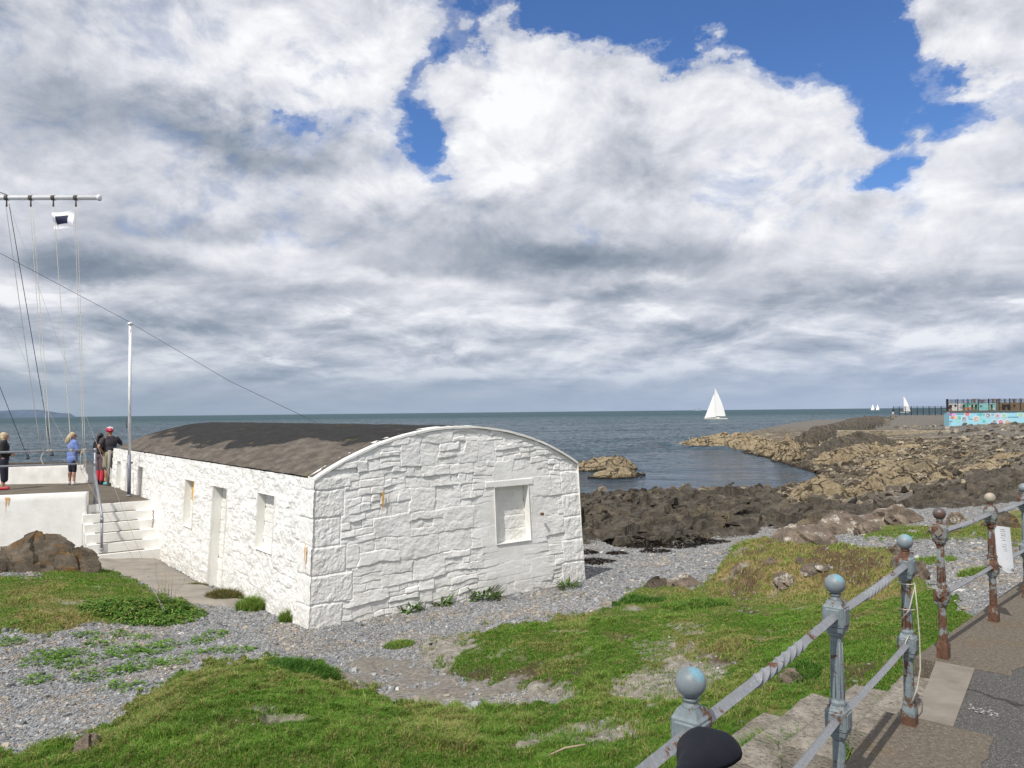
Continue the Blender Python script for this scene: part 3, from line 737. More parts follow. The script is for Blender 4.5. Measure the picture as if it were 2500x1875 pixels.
# ------------------------------------------------------------------ surface materials
MAT = {}
def build_mats():
    # gravel: blue grey slate chips
    m, t, b = new_mat('slate_gravel')
    geo = t.node('ShaderNodeNewGeometry').outputs['Position']
    def gravel_cols(t, geo):
        fl = t.scaled(geo, (1, 1, 1.6))
        v1 = t.node('ShaderNodeTexVoronoi', feature='F1'); t.set(v1.inputs['Vector'], fl); v1.inputs['Scale'].default_value = 34
        v2 = t.node('ShaderNodeTexVoronoi', feature='F1'); t.set(v2.inputs['Vector'], fl); v2.inputs['Scale'].default_value = 75
        sp = t.node('ShaderNodeSeparateColor'); t.set(sp.inputs[0], v1.outputs['Color'])
        sq = t.node('ShaderNodeSeparateColor'); t.set(sq.inputs[0], v2.outputs['Color'])
        c = t.ramp(sp.outputs[0], [(0, (.085, .088, .09)), (.35, (.17, .175, .182)), (.7, (.27, .276, .285)), (.9, (.37, .373, .378)), (.97, (.56, .54, .51))])
        c2 = t.ramp(sq.outputs[1], [(0, (.09, .09, .095)), (.5, (.20, .21, .225)), (1, (.36, .35, .34))])
        c = t.mix(.45, c, c2)
        big = t.noise(geo, .9, 5, .6)
        c = t.mix(t.maprange(big, .35, .7, 0, .55), c, t.mix(.5, c, (.24, .215, .18), 'MIX'))
        d = t.math('MULTIPLY_ADD', v1.outputs['Distance'], -1.0, 1.0)
        return c, d, v2.outputs['Distance']
    c, d, d2 = gravel_cols(t, geo)
    lowz = t.node('ShaderNodeSeparateXYZ'); t.set(lowz.inputs[0], geo)
    c = t.mix(t.maprange(t.noise(geo, 2.6, 6, .65), .60, .70, 0, .35), c, (.10, .085, .065))
    t.set(b.inputs['Base Color'], c); b.inputs['Roughness'].default_value = .75; b.inputs['Specular IOR Level'].default_value = .3
    t.set(b.inputs['Normal'], t.bump(t.math('ADD', d, t.math('MULTIPLY', d2, -.5)), .9, .02))
    MAT['gravel'] = m

    # turf and what shows between it
    m, t, b = new_mat('turf')
    geo = t.node('ShaderNodeNewGeometry').outputs['Position']
    at = t.node('ShaderNodeAttribute', attribute_name='m1'); sc = t.node('ShaderNodeSeparateColor'); t.set(sc.inputs[0], at.outputs['Color'])
    n1 = t.noise(geo, 3.0, 7, .65); n2 = t.noise(geo, 26, 5, .7); n3 = t.noise(geo, .8, 4, .6)
    gr = t.ramp(n2, [(.25, (.035, .055, .010)), (.5, (.085, .135, .022)), (.75, (.16, .21, .05))])
    gr = t.mix(t.maprange(n1, .42, .68), gr, t.ramp(n2, [(.25, (.10, .09, .035)), (.75, (.26, .215, .10))]))
    dryc = t.ramp(n2, [(.25, (.12, .085, .04)), (.5, (.26, .19, .09)), (.75, (.40, .31, .17))])
    gr = t.mix(t.math('MULTIPLY', at.outputs['Alpha'], .75), gr, dryc)
    soil = t.ramp(n2, [(.3, (.025, .017, .012)), (.55, (.065, .042, .028)), (.8, (.14, .10, .065))])
    c = t.mix(t.math('MULTIPLY', sc.outputs[2], .8), gr, soil)
    st = t.ramp(t.noise(t.scaled(geo, (1, 2.4, 1)), 9, 7, .7), [(.25, (.09, .08, .065)), (.5, (.24, .22, .19)), (.7, (.42, .40, .36))])
    c = t.mix(sc.outputs[1], c, st)
    gc, gd, gd2 = gravel_cols(t, geo)
    c = t.mix(sc.outputs[0], gc, c)
    t.set(b.inputs['Base Color'], c); b.inputs['Roughness'].default_value = .9; b.inputs['Specular IOR Level'].default_value = .15
    h = t.math('MULTIPLY_ADD', t.noise(geo, 60, 4, .7), .5, t.noise(geo, 14, 6, .7))
    t.set(b.inputs['Normal'], t.bump(h, .8, .03))
    MAT['turf'] = m

    # dark foreshore rock
    m, t, b = new_mat('dark_rock')
    geo = t.node('ShaderNodeNewGeometry').outputs['Position']
    n = t.noise(geo, .35, 6, .6); n2 = t.noise(geo, 3.2, 8, .7); n3 = t.noise(geo, 12, 5, .7)
    c = t.ramp(n2, [(.25, (.024, .021, .017)), (.45, (.062, .054, .043)), (.6, (.105, .092, .073)), (.8, (.18, .16, .13))])
    c = t.mix(t.maprange(t.noise(geo, .55, 7, .68), .52, .66, 0, .8), c, t.ramp(n3, [(.3, (.09, .07, .045)), (.7, (.25, .20, .13))]))
    c = t.mix(t.maprange(t.noise(geo, 1.1, 5, .6), .66, .74, 0, .8), c, (.075, .08, .012))
    c = t.mix(t.maprange(t.noise(geo, 9, 4, .7), .67, .74, 0, .6), c, (.30, .27, .21))
    t.set(b.inputs['Base Color'], c); b.inputs['Roughness'].default_value = .85; b.inputs['Specular IOR Level'].default_value = .25
    t.set(b.inputs['Normal'], t.bump(t.math('MULTIPLY_ADD', n3, .5, n2), .9, .12))
    MAT['darkrock'] = m

    # tan barnacled rock
    m, t, b = new_mat('tan_rock')
    geo = t.node('ShaderNodeNewGeometry').outputs['Position']
    z = t.node('ShaderNodeSeparateXYZ'); t.set(z.inputs[0], geo)
    n = t.noise(geo, .5, 6, .6); n2 = t.noise(t.scaled(geo, (1, 1, 1.8)), 2.2, 9, .72); n3 = t.noise(geo, 7, 5, .7)
    c = t.ramp(n2, [(.25, (.07, .055, .036)), (.42, (.25, .195, .12)), (.56, (.37, .30, .195)), (.75, (.49, .41, .285))])
    c = t.mix(t.maprange(n3, .6, .72, 0, .5), c, (.10, .08, .055))
    c = t.mix(t.maprange(n, .56, .68, 0, .8), c, t.ramp(n3, [(.3, (.05, .045, .035)), (.7, (.17, .15, .12))]))
    wq = t.node('ShaderNodeTexNoise'); t.set(wq.inputs['Vector'], geo); wq.inputs['Scale'].default_value = .9; wq.inputs['Detail'].default_value = 6
    wv = t.node('ShaderNodeVectorMath', operation='SCALE'); t.set(wv.inputs[0], wq.outputs['Color']); wv.inputs[3].default_value = 1.6
    ck = t.voro(t.vmath('ADD', t.scaled(geo, (.5, 1.0, 1.2)), wv.outputs[0]), .8, 'DISTANCE_TO_EDGE', 'Distance')
    ckm = t.maprange(ck, .055, .012); c = t.mix(t.math('MULTIPLY', ckm, .9), c, (.045, .034, .022))
    wl = t.math('ADD', z.outputs[2], t.math('MULTIPLY', t.math('SUBTRACT', n2, .5), .5))
    c = t.mix(t.maprange(wl, .28, .10), c, (.022, .017, .010))
    t.set(b.inputs['Base Color'], c); b.inputs['Roughness'].default_value = .9; b.inputs['Specular IOR Level'].default_value = .2
    t.set(b.inputs['Normal'], t.bump(t.math('SUBTRACT', t.math('MULTIPLY_ADD', n3, .4, n2), t.math('MULTIPLY', ckm, .5)), 1.0, .30))
    MAT['tanrock'] = m

    # pebble flats with weed
    m, t, b = new_mat('weedy_shore')
    geo = t.node('ShaderNodeNewGeometry').outputs['Position']
    z = t.node('ShaderNodeSeparateXYZ'); t.set(z.inputs[0], geo)
    at = t.node('ShaderNodeAttribute', attribute_name='m2'); sc = t.node('ShaderNodeSeparateColor'); t.set(sc.inputs[0], at.outputs['Color'])
    v = t.node('ShaderNodeTexVoronoi', feature='F1'); t.set(v.inputs['Vector'], geo); v.inputs['Scale'].default_value = 2.4
    vs = t.node('ShaderNodeSeparateColor'); t.set(vs.inputs[0], v.outputs['Color'])
    n = t.noise(geo, .22, 5, .6); n2 = t.noise(geo, 1.5, 8, .75)
    c = t.ramp(vs.outputs[0], [(0, (.05, .038, .026)), (.40, (.15, .122, .085)), (.7, (.28, .235, .165)), (.93, (.42, .365, .28))])
    c = t.mix(t.maprange(t.noise(t.scaled(geo, (.35, 1.3, 1)), .8, 8, .7), .40, .56), (.035, .025, .014), c)
    c = t.mix(t.maprange(t.math('ADD', z.outputs[2], t.math('MULTIPLY', t.math('SUBTRACT', n2, .5), .9)), .45, .1), c, (.022, .015, .008))
    grey = t.ramp(t.noise(geo, 5, 8, .8), [(.3, (.075, .068, .058)), (.55, (.155, .142, .122)), (.8, (.27, .255, .23))])
    c = t.mix(t.maprange(z.outputs[2], .9, 1.5), c, grey)
    t.set(b.inputs['Base Color'], c); b.inputs['Roughness'].default_value = .85; b.inputs['Specular IOR Level'].default_value = .3
    t.set(b.inputs['Normal'], t.bump(t.math('ADD', n2, v.outputs['Distance']), .8, .2))
    MAT['flats'] = m

    # sea
    m, t, b = new_mat('sea_water')
    geo = t.node('ShaderNodeNewGeometry').outputs['Position']
    sp = t.node('ShaderNodeSeparateXYZ'); t.set(sp.inputs[0], geo)
    dist = t.vmath('LENGTH', geo, out=1); crest = t.node('ShaderNodeAttribute', attribute_name='crest').outputs['Fac']
    calm = t.node('ShaderNodeAttribute', attribute_name='calm').outputs['Fac']
    rot = t.node('ShaderNodeMapping'); t.set(rot.inputs[0], geo); rot.inputs['Rotation'].default_value = (0, 0, R(8)); rot.inputs['Scale'].default_value = (.45, 1, 1)
    w1 = t.noise(rot.outputs[0], .16, 3, .5); w2 = t.noise(rot.outputs[0], .75, 5, .6, .3); w3 = t.noise(rot.outputs[0], 3.2, 4, .6)
    w4 = t.noise(rot.outputs[0], .035, 4, .6)
    h = t.math('MULTIPLY_ADD', w2, .55, t.math('MULTIPLY', w1, .9))
    h = t.math('MULTIPLY_ADD', w3, .10, h)
    h = t.math('MULTIPLY_ADD', w4, 3.0, h)
    st = t.math('MULTIPLY_ADD', calm, -.72, 1.0)
    bp = t.node('ShaderNodeBump'); t.set(bp.inputs['Height'], h); t.set(bp.inputs['Strength'], st); bp.inputs['Distance'].default_value = 2.6
    t.set(b.inputs['Normal'], bp.outputs[0])
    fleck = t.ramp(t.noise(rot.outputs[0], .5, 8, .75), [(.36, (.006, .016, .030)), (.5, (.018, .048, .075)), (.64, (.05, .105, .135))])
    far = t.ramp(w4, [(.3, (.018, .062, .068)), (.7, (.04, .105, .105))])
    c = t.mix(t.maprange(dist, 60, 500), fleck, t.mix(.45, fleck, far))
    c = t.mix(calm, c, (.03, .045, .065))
    t.set(b.inputs['Base Color'], c)
    b.inputs['IOR'].default_value = 1.33
    t.set(b.inputs['Roughness'], t.maprange(dist, 40, 900, .10, .45))
    t.set(b.inputs['Specular IOR Level'], t.maprange(dist, 60, 800, .5, .22))
    MAT['sea'] = m

    # whitewash
    for nm, stain in (('whitewash_gable', 0), ('whitewash_long', 1)):
        m, t, b = new_mat(nm)
        geo = t.node('ShaderNodeTexCoord').outputs['Object']
        cav = t.node('ShaderNodeAttribute', attribute_name='cav').outputs['Fac']
        sp = t.node('ShaderNodeSeparateXYZ'); t.set(sp.inputs[0], geo)
        n = t.noise(geo, 2.5, 6, .6); n2 = t.noise(geo, 22, 6, .7)
        c = t.ramp(n, [(.3, (.70, .69, .66)), (.7, (.82, .815, .80))])
        c = t.mix(t.math('MULTIPLY', cav, .55 if stain == 0 else .75), c, (.30, .28, .24))
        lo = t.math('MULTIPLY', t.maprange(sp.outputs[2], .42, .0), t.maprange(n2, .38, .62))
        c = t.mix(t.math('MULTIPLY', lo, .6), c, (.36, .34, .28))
        if stain:
            c = t.mix(t.maprange(n2, .66, .76, 0, .45), c, (.40, .37, .32))
        t.set(b.inputs['Base Color'], c); b.inputs['Roughness'].default_value = .8; b.inputs['Specular IOR Level'].default_value = .25
        t.set(b.inputs['Normal'], t.bump(t.math('MULTIPLY_ADD', n2, .6, t.noise(geo, 70, 4, .6)), .35, .012))
        MAT[nm] = m
    m, t, b = new_mat('whitewash_smooth')
    geo = t.node('ShaderNodeTexCoord').outputs['Object']
    n = t.noise(geo, 3, 6, .6); n2 = t.noise(geo, 14, 6, .7)
    c = t.ramp(n, [(.3, (.68, .67, .63)), (.7, (.82, .81, .78))])
    c = t.mix(t.maprange(n2, .62, .74, 0, .3), c, (.38, .35, .29))
    t.set(b.inputs['Base Color'], c); b.inputs['Roughness'].default_value = .8
    t.set(b.inputs['Normal'], t.bump(n2, .3, .02))
    MAT['white'] = m

    # barrel roof: tar felt on top, bare render towards the eaves
    m, t, b = new_mat('tarred_roof')
    uv = t.node('ShaderNodeUVMap', uv_map='roof').outputs[0]
    sp = t.node('ShaderNodeSeparateXYZ'); t.set(sp.inputs[0], uv)   # x = metres along, y = 0..1 across
    geo = t.node('ShaderNodeTexCoord').outputs['Object']
    mp = t.node('ShaderNodeMapping'); t.set(mp.inputs[0], uv); mp.inputs['Rotation'].default_value = (0, 0, R(14)); mp.inputs['Scale'].default_value = (.30, 4.0, 1)
    mp2 = t.node('ShaderNodeMapping'); t.set(mp2.inputs[0], uv); mp2.inputs['Rotation'].default_value = (0, 0, R(14)); mp2.inputs['Scale'].default_value = (1.2, 14, 1)
    s1 = t.noise(mp.outputs[0], 1.6, 8, .62, .3); s2 = t.noise(mp2.outputs[0], 2.0, 7, .7)
    fine = t.noise(geo, 30, 5, .7)
    tarf = t.math('ADD', sp.outputs[1], t.math('MULTIPLY', t.math('SUBTRACT', s1, .5), .45))
    thr = t.ramp(t.maprange(sp.outputs[0], 0, 15.4), [(0, .235), (.10, .20), (.30, .115), (.55, .10), (.8, .15), (1, .22)])
    tarf = t.math('SUBTRACT', tarf, thr)
    tarf = t.math('ADD', tarf, t.math('MULTIPLY', t.math('SUBTRACT', s2, .5), .10)); tar = t.maprange(tarf, -.008, .008)
    tar = t.math('MULTIPLY', tar, t.maprange(t.math('ADD', s1, t.maprange(sp.outputs[0], 4, 15, -.2, .03)), .66, .63))
    bare = t.ramp(s2, [(.25, (.045, .039, .033)), (.45, (.105, .09, .075)), (.65, (.18, .155, .13)), (.85, (.26, .23, .20))])
    bare = t.mix(t.maprange(t.noise(geo, 1.3, 5, .6), .5, .7, 0, .6), bare, (.09, .075, .06))
    blk = t.ramp(s2, [(.3, (.010, .0095, .009)), (.6, (.026, .024, .022)), (.85, (.06, .055, .05))])
    c = t.mix(tar, bare, blk)
    c = t.mix(t.math('MULTIPLY', t.maprange(t.noise(geo, 2.4, 5, .6), .655, .70), t.maprange(fine, .4, .5)), c, (.22, .17, .03))
    t.set(b.inputs['Base Color'], c); t.set(b.inputs['Roughness'], t.mix(tar, (.9, .9, .9), (.75, .75, .75))); b.inputs['Specular IOR Level'].default_value = .25
    t.set(b.inputs['Normal'], t.bump(t.math('ADD', t.math('MULTIPLY', fine, .5), t.math('ADD', s2, t.math('MULTIPLY', tar, .5))), .9, .05))
    MAT['roof'] = m

    # grass blades and leaves (colour per blade)
    m, t, b = new_mat('blade')
    at = t.node('ShaderNodeAttribute', attribute_name='col').outputs['Color']
    t.set(b.inputs['Base Color'], at); b.inputs['Roughness'].default_value = .6; b.inputs['Specular IOR Level'].default_value = .15
    tr = t.node('ShaderNodeBsdfTranslucent'); t.set(tr.inputs[0], at)
    mx = t.node('ShaderNodeMixShader'); mx.inputs[0].default_value = .35
    t.l.new(b.outputs[0], mx.inputs[1]); t.l.new(tr.outputs[0], mx.inputs[2]); t.l.new(mx.outputs[0], t.n['Material Output'].inputs[0])
    MAT['blade'] = m
    m, t, b = new_mat('chip')
    at = t.node('ShaderNodeAttribute', attribute_name='col').outputs['Color']
    t.set(b.inputs['Base Color'], at); b.inputs['Roughness'].default_value = .7; b.inputs['Specular IOR Level'].default_value = .3
    MAT['chip'] = m

    # asphalt and concrete of the promenade
    m, t, b = new_mat('asphalt')
    geo = t.node('ShaderNodeNewGeometry').outputs['Position']
    v = t.node('ShaderNodeTexVoronoi'); t.set(v.inputs['Vector'], geo); v.inputs['Scale'].default_value = 190
    vs = t.node('ShaderNodeSeparateColor'); t.set(vs.inputs[0], v.outputs['Color'])
    n = t.noise(geo, 2.0, 7, .65); n2 = t.noise(geo, 45, 4, .6)
    c = t.ramp(vs.outputs[0], [(0, (.055, .053, .05)), (.6, (.10, .096, .09)), (.9, (.155, .148, .138)), (.99, (.27, .26, .245))])
    c = t.mix(t.maprange(n, .4, .65, 0, .35), c, (.10, .095, .088))
    crack = t.voro(t.vmath('ADD', geo, t.vmath('SCALE', t.node('ShaderNodeTexNoise').outputs['Color'], None)), .9, 'DISTANCE_TO_EDGE', 'Distance') if False else None
    wq = t.node('ShaderNodeTexNoise'); t.set(wq.inputs['Vector'], geo); wq.inputs['Scale'].default_value = 3.0; wq.inputs['Detail'].default_value = 6
    wv = t.node('ShaderNodeVectorMath', operation='SCALE'); t.set(wv.inputs[0], wq.outputs['Color']); wv.inputs[3].default_value = .45
    ck = t.voro(t.vmath('ADD', geo, wv.outputs[0]), .75, 'DISTANCE_TO_EDGE', 'Distance')
    c = t.mix(t.maprange(ck, .014, .004, 0, .75), c, (.022, .02, .018))
    t.set(b.inputs['Base Color'], c); b.inputs['Roughness'].default_value = .85; b.inputs['Specular IOR Level'].default_value = .3
    t.set(b.inputs['Normal'], t.bump(t.math('ADD', n2, v.outputs['Distance']), .8, .008))
    MAT['asphalt'] = m
    m, t, b = new_mat('stained_edge')
    geo = t.node('ShaderNodeNewGeometry').outputs['Position']
    v = t.node('ShaderNodeTexVoronoi'); t.set(v.inputs['Vector'], geo); v.inputs['Scale'].default_value = 170
    vs = t.node('ShaderNodeSeparateColor'); t.set(vs.inputs[0], v.outputs['Color'])
    n = t.noise(geo, 3.0, 7, .65); n2 = t.noise(geo, 40, 5, .65)
    c = t.ramp(n2, [(.3, (.07, .057, .042)), (.55, (.125, .103, .077)), (.8, (.19, .16, .122))])
    c = t.mix(t.maprange(vs.outputs[0], .955, .965, 0, .6), c, (.30, .27, .23))
    c = t.mix(t.maprange(n, .55, .7, 0, .55), c, (.13, .085, .03))
    t.set(b.inputs['Base Color'], c); b.inputs['Roughness'].default_value = .9
    t.set(b.inputs['Normal'], t.bump(t.math('ADD', n2, v.outputs['Distance']), .5, .006))
    MAT['edge'] = m
    m, t, b = new_mat('worn_concrete')
    geo = t.node('ShaderNodeNewGeometry').outputs['Position']
    n = t.noise(geo, 6, 8, .7); n2 = t.noise(t.scaled(geo, (1, 1, 3)), 40, 6, .7)
    c = t.ramp(n, [(.3, (.12, .105, .085)), (.5, (.23, .205, .17)), (.72, (.33, .305, .26))])
    c = t.mix(t.maprange(n2, .50, .62, 0, .85), c, (.075, .065, .05))
    t.set(b.inputs['Base Color'], c); b.inputs['Roughness'].default_value = .9
    t.set(b.inputs['Normal'], t.bump(n2, .8, .015))
    MAT['concrete'] = m
    m, t, b = new_mat('slab_concrete')
    geo = t.node('ShaderNodeNewGeometry').outputs['Position']
    n = t.noise(geo, 5, 8, .65); n2 = t.noise(geo, 60, 5, .7)
    c = t.ramp(n, [(.3, (.15, .13, .105)), (.7, (.245, .22, .185))])
    t.set(b.inputs['Base Color'], c); b.inputs['Roughness'].default_value = .9
    t.set(b.inputs['Normal'], t.bump(n2, .4, .006))
    MAT['slab'] = m

    # painted iron with rust
    for nm, rust, base in (('iron_paint', .55, (.165, .20, .215)), ('iron_rusty', .49, (.20, .22, .215)), ('iron_rail', .60, (.205, .215, .23))):
        m, t, b = new_mat(nm)
        geo = t.node('ShaderNodeNewGeometry').outputs['Position']
        n = t.noise(geo, 9, 8, .7); n2 = t.noise(geo, 60, 6, .7); n3 = t.noise(geo, 3, 3, .5)
        sp = t.node('ShaderNodeSeparateXYZ'); t.set(sp.inputs[0], geo)
        low = t.maprange(sp.outputs[2], ZPROM + .30, ZPROM + .0, 0, .14)
        c = t.ramp(n2, [(.3, tuple(v * .8 for v in base)), (.7, tuple(min(1, v * 1.2) for v in base))])
        c = t.mix(t.maprange(n2, .6, .7, 0, .5 if nm == 'iron_rail' else .15), c, (.46, .47, .49))
        rs = t.ramp(n2, [(.3, (.045, .022, .014)), (.55, (.115, .055, .032)), (.8, (.19, .105, .055))])
        f = t.maprange(t.math('ADD', t.math('MULTIPLY_ADD', n2, .25, n), low), rust + .12, rust + .155)
        c = t.mix(f, c, rs)
        t.set(b.inputs['Base Color'], c)
        t.set(b.inputs['Roughness'], t.maprange(f, 0, 1, .42, .9)); b.inputs['Metallic'].default_value = .0
        t.set(b.inputs['Normal'], t.bump(t.math('MULTIPLY_ADD', f, .6, n2), .35, .003))
        MAT[nm] = m
    m, t, b = new_mat('ball_paint')
    geo = t.node('ShaderNodeNewGeometry').outputs['Position']
    oc = t.node('ShaderNodeTexCoord').outputs['Object']
    n = t.noise(geo, 14, 5, .6); n2 = t.noise(t.scaled(geo, (1, 1, 3)), 150, 5, .8)
    c = t.ramp(n, [(.3, (.14, .17, .185)), (.7, (.225, .26, .275))])
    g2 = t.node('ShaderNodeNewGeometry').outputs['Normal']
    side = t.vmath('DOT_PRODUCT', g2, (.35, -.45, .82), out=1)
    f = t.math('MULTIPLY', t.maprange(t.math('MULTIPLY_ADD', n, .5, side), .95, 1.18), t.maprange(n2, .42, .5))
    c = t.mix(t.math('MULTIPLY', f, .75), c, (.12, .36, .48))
    t.set(b.inputs['Base Color'], c); b.inputs['Roughness'].default_value = .5
    t.set(b.inputs['Normal'], t.bump(n2, .12, .002))
    MAT['ball'] = m
    MAT['ball_tan'] = simple('ball_tan', (.36, .31, .24), .6, .3, 20)
    MAT['ball_dark'] = simple('ball_dark', (.09, .085, .085), .45, .5, 14, c2=(.10, .05, .03))

    MAT['galv'] = simple('galvanised', (.27, .28, .31), .45, .2, 10, metal=.3)
    MAT['whitepaint'] = simple('white_paint', (.78, .78, .77), .45, .08, 6, bump=.05)
    MAT['greysleeve'] = simple('grey_sleeve', (.20, .21, .26), .5, .15, 8)
    MAT['rope'] = simple('pale_rope', (.50, .47, .40), .8, .25, 60, bump=.3, bscale=300)
    MAT['ropegrey'] = simple('grey_rope', (.27, .26, .24), .8, .25, 60)
    MAT['wire'] = simple('dark_wire', (.045, .05, .06), .5, .2, 30)
    MAT['black'] = simple('black_metal', (.015, .016, .018), .45, .2, 20)
    MAT['flagwhite'] = simple('flag_white', (.72, .72, .75), .8, .08, 10)
    MAT['flagblue'] = simple('flag_navy', (.010, .014, .05), .8, .1, 10)
    MAT['yellow'] = simple('yellow_paint', (.75, .40, .02), .6, .12, 12)
    MAT['rustiron'] = simple('rust_iron', (.16, .075, .035), .9, .4, 30)
    MAT['skin'] = simple('skin', (.44, .25, .17), .55, .1, 10, bump=0)
    MAT['skin_tan'] = simple('skin_tanned', (.36, .18, .10), .55, .1, 10, bump=0)
    MAT['blonde'] = simple('blonde_hair', (.50, .40, .25), .6, .35, 40, bump=.4, bscale=120)
    MAT['darkhair'] = simple('dark_hair', (.02, .013, .011), .5, .3, 40, bump=.3, bscale=120)
    MAT['blue'] = simple('blue_tunic', (.16, .24, .56), .85, .12, 8, bump=.4, bscale=22)
    MAT['navy'] = simple('navy_cloth', (.012, .014, .03), .85, .2, 8)
    MAT['blackcloth'] = simple('black_cloth', (.012, .013, .016), .9, .2, 8)
    MAT['charcoal'] = simple('charcoal_cloth', (.040, .037, .045), .9, .2, 8)
    MAT['khaki'] = simple('khaki_cloth', (.30, .265, .175), .9, .2, 8, bump=.4, bscale=25)
    MAT['plum'] = simple('plum_cloth', (.13, .085, .10), .9, .2, 8)
    MAT['red'] = simple('red_gaiter', (.50, .035, .06), .8, .15, 8)
    MAT['helmet'] = simple('red_helmet', (.42, .02, .05), .3, .1, 8, bump=0)
    MAT['shoewhite'] = simple('white_shoe', (.62, .60, .58), .7, .1, 8)
    MAT['teal'] = simple('teal_shoe', (.10, .42, .45), .7, .1, 8)
    MAT['sail'] = simple('sail_cloth', (.86, .86, .84), .8, .04, .3, bump=0)
    MAT['hull'] = simple('hull_white', (.72, .70, .62), .4, .08, .5, bump=0)
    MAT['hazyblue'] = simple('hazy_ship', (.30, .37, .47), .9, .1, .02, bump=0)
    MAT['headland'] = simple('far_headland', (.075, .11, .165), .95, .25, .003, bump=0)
    MAT['saddle'] = simple('saddle_vinyl', (.006, .007, .012), .62, .2, 20, bump=.1, bscale=200, spec=.25)
    MAT['tyre'] = simple('tyre', (.015, .015, .015), .8, .2, 20)
    MAT['frame'] = simple('bike_frame', (.20, .21, .20), .35, .1, 20, metal=.3)
    MAT['stick'] = simple('driftwood', (.30, .24, .16), .9, .3, 30)
    MAT['paper'] = simple('laminated_paper', (.74, .76, .80), .22, .05, 10, bump=.1, bscale=14)
    MAT['ink'] = simple('print_ink', (.07, .08, .12), .5, .1, 10, bump=0)
    MAT['seawall'] = simple('sea_wall_concrete', (.30, .255, .185), .9, .4, .5, bump=.6, bscale=3, c2=(.10, .08, .055))
    MAT['wood'] = simple('weathered_wood', (.20, .14, .085), .85, .3, 3)
    MAT['deck'] = simple('lido_deck', (.30, .26, .21), .9, .2, 1)
    MAT['muralblue'] = simple('mural_blue', (.33, .62, .74), .8, .06, 1, bump=0)
    MAT['muralside'] = simple('mural_side_blue', (.26, .48, .66), .8, .06, 1, bump=0)

    # bouldery rock with lichen
    for nm, lich, base in (('boulder_orange', (.21, .105, .02), (.10, .082, .062)), ('boulder_white', (.56, .54, .48), (.15, .12, .095))):
        m, t, b = new_mat(nm)
        oc = t.node('ShaderNodeNewGeometry').outputs['Position']
        n = t.noise(t.scaled(oc, (1, 1, 1.5)), 3.0, 8, .7); n2 = t.noise(oc, 3.3, 6, .6); n3 = t.noise(oc, 25, 5, .7)
        c = t.ramp(n, [(.25, tuple(v * .3 for v in base)), (.5, base), (.75, tuple(v * 2.1 for v in base))])
        k = t.math('MULTIPLY', t.maprange(n2, .55, .64), t.maprange(n3, .42, .56))
        c = t.mix(t.math('MULTIPLY', k, .85), c, lich)
        t.set(b.inputs['Base Color'], c); b.inputs['Roughness'].default_value = .9; b.inputs['Specular IOR Level'].default_value = .2
        t.set(b.inputs['Normal'], t.bump(t.math('MULTIPLY_ADD', n3, .4, n), .9, .06))
        MAT[nm] = m
build_mats()
T = build_terrain()
# ------------------------------------------------------------------ sea
def build_sea():
    na, nr = 760, 860
    a = np.linspace(R(-48), R(46), na); r = np.concatenate([np.exp(np.linspace(math.log(22), math.log(900), nr - 100))[:-1], np.exp(np.linspace(math.log(900), math.log(45000), 101))])
    rr, aa = np.meshgrid(r, a, indexing='ij'); x = rr * np.sin(aa); y = rr * np.cos(aa)
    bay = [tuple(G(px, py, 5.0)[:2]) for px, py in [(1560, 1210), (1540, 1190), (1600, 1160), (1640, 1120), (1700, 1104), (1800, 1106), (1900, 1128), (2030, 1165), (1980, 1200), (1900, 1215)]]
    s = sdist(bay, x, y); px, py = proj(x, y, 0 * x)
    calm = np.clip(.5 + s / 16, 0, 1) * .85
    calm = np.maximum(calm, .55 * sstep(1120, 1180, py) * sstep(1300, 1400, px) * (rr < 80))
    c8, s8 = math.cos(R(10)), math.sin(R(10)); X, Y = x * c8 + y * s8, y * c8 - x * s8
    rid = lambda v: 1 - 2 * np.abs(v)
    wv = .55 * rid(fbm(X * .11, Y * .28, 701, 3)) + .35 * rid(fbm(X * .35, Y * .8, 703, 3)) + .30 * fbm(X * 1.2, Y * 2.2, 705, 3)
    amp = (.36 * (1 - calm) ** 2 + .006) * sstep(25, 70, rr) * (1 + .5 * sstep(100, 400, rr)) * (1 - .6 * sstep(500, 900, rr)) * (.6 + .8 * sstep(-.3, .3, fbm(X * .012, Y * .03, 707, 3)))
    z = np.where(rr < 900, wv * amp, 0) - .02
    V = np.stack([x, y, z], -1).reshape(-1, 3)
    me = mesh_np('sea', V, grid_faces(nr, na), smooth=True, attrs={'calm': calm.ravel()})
    tag(put('sea', me, MAT['sea']), kind='structure')
build_sea()
# ------------------------------------------------------------------ the whitewashed barrel-roofed store
ZG, ZE, RISE = EYE - 3.6, EYE - 1.0, .74       # foot (below ground), eaves, rise of the arch
BAT_L, BAT_G, BAT_R = .13, .05, .14
AR = (GW ** 2 / 4 + RISE ** 2) / (2 * RISE)
def arch(t): return ZE + np.sqrt(np.maximum(AR ** 2 - (t - GW / 2) ** 2, 0)) - (AR - RISE)
hut = thing('whitewashed_store', 'long low whitewashed stone building with a dark barrel roof beside the gravel', 'building', (C0[0] + FD[0] * 2.8 + SD[0] * 7, C0[1] + FD[1] * 2.8 + SD[1] * 7, EYE - 3.3))

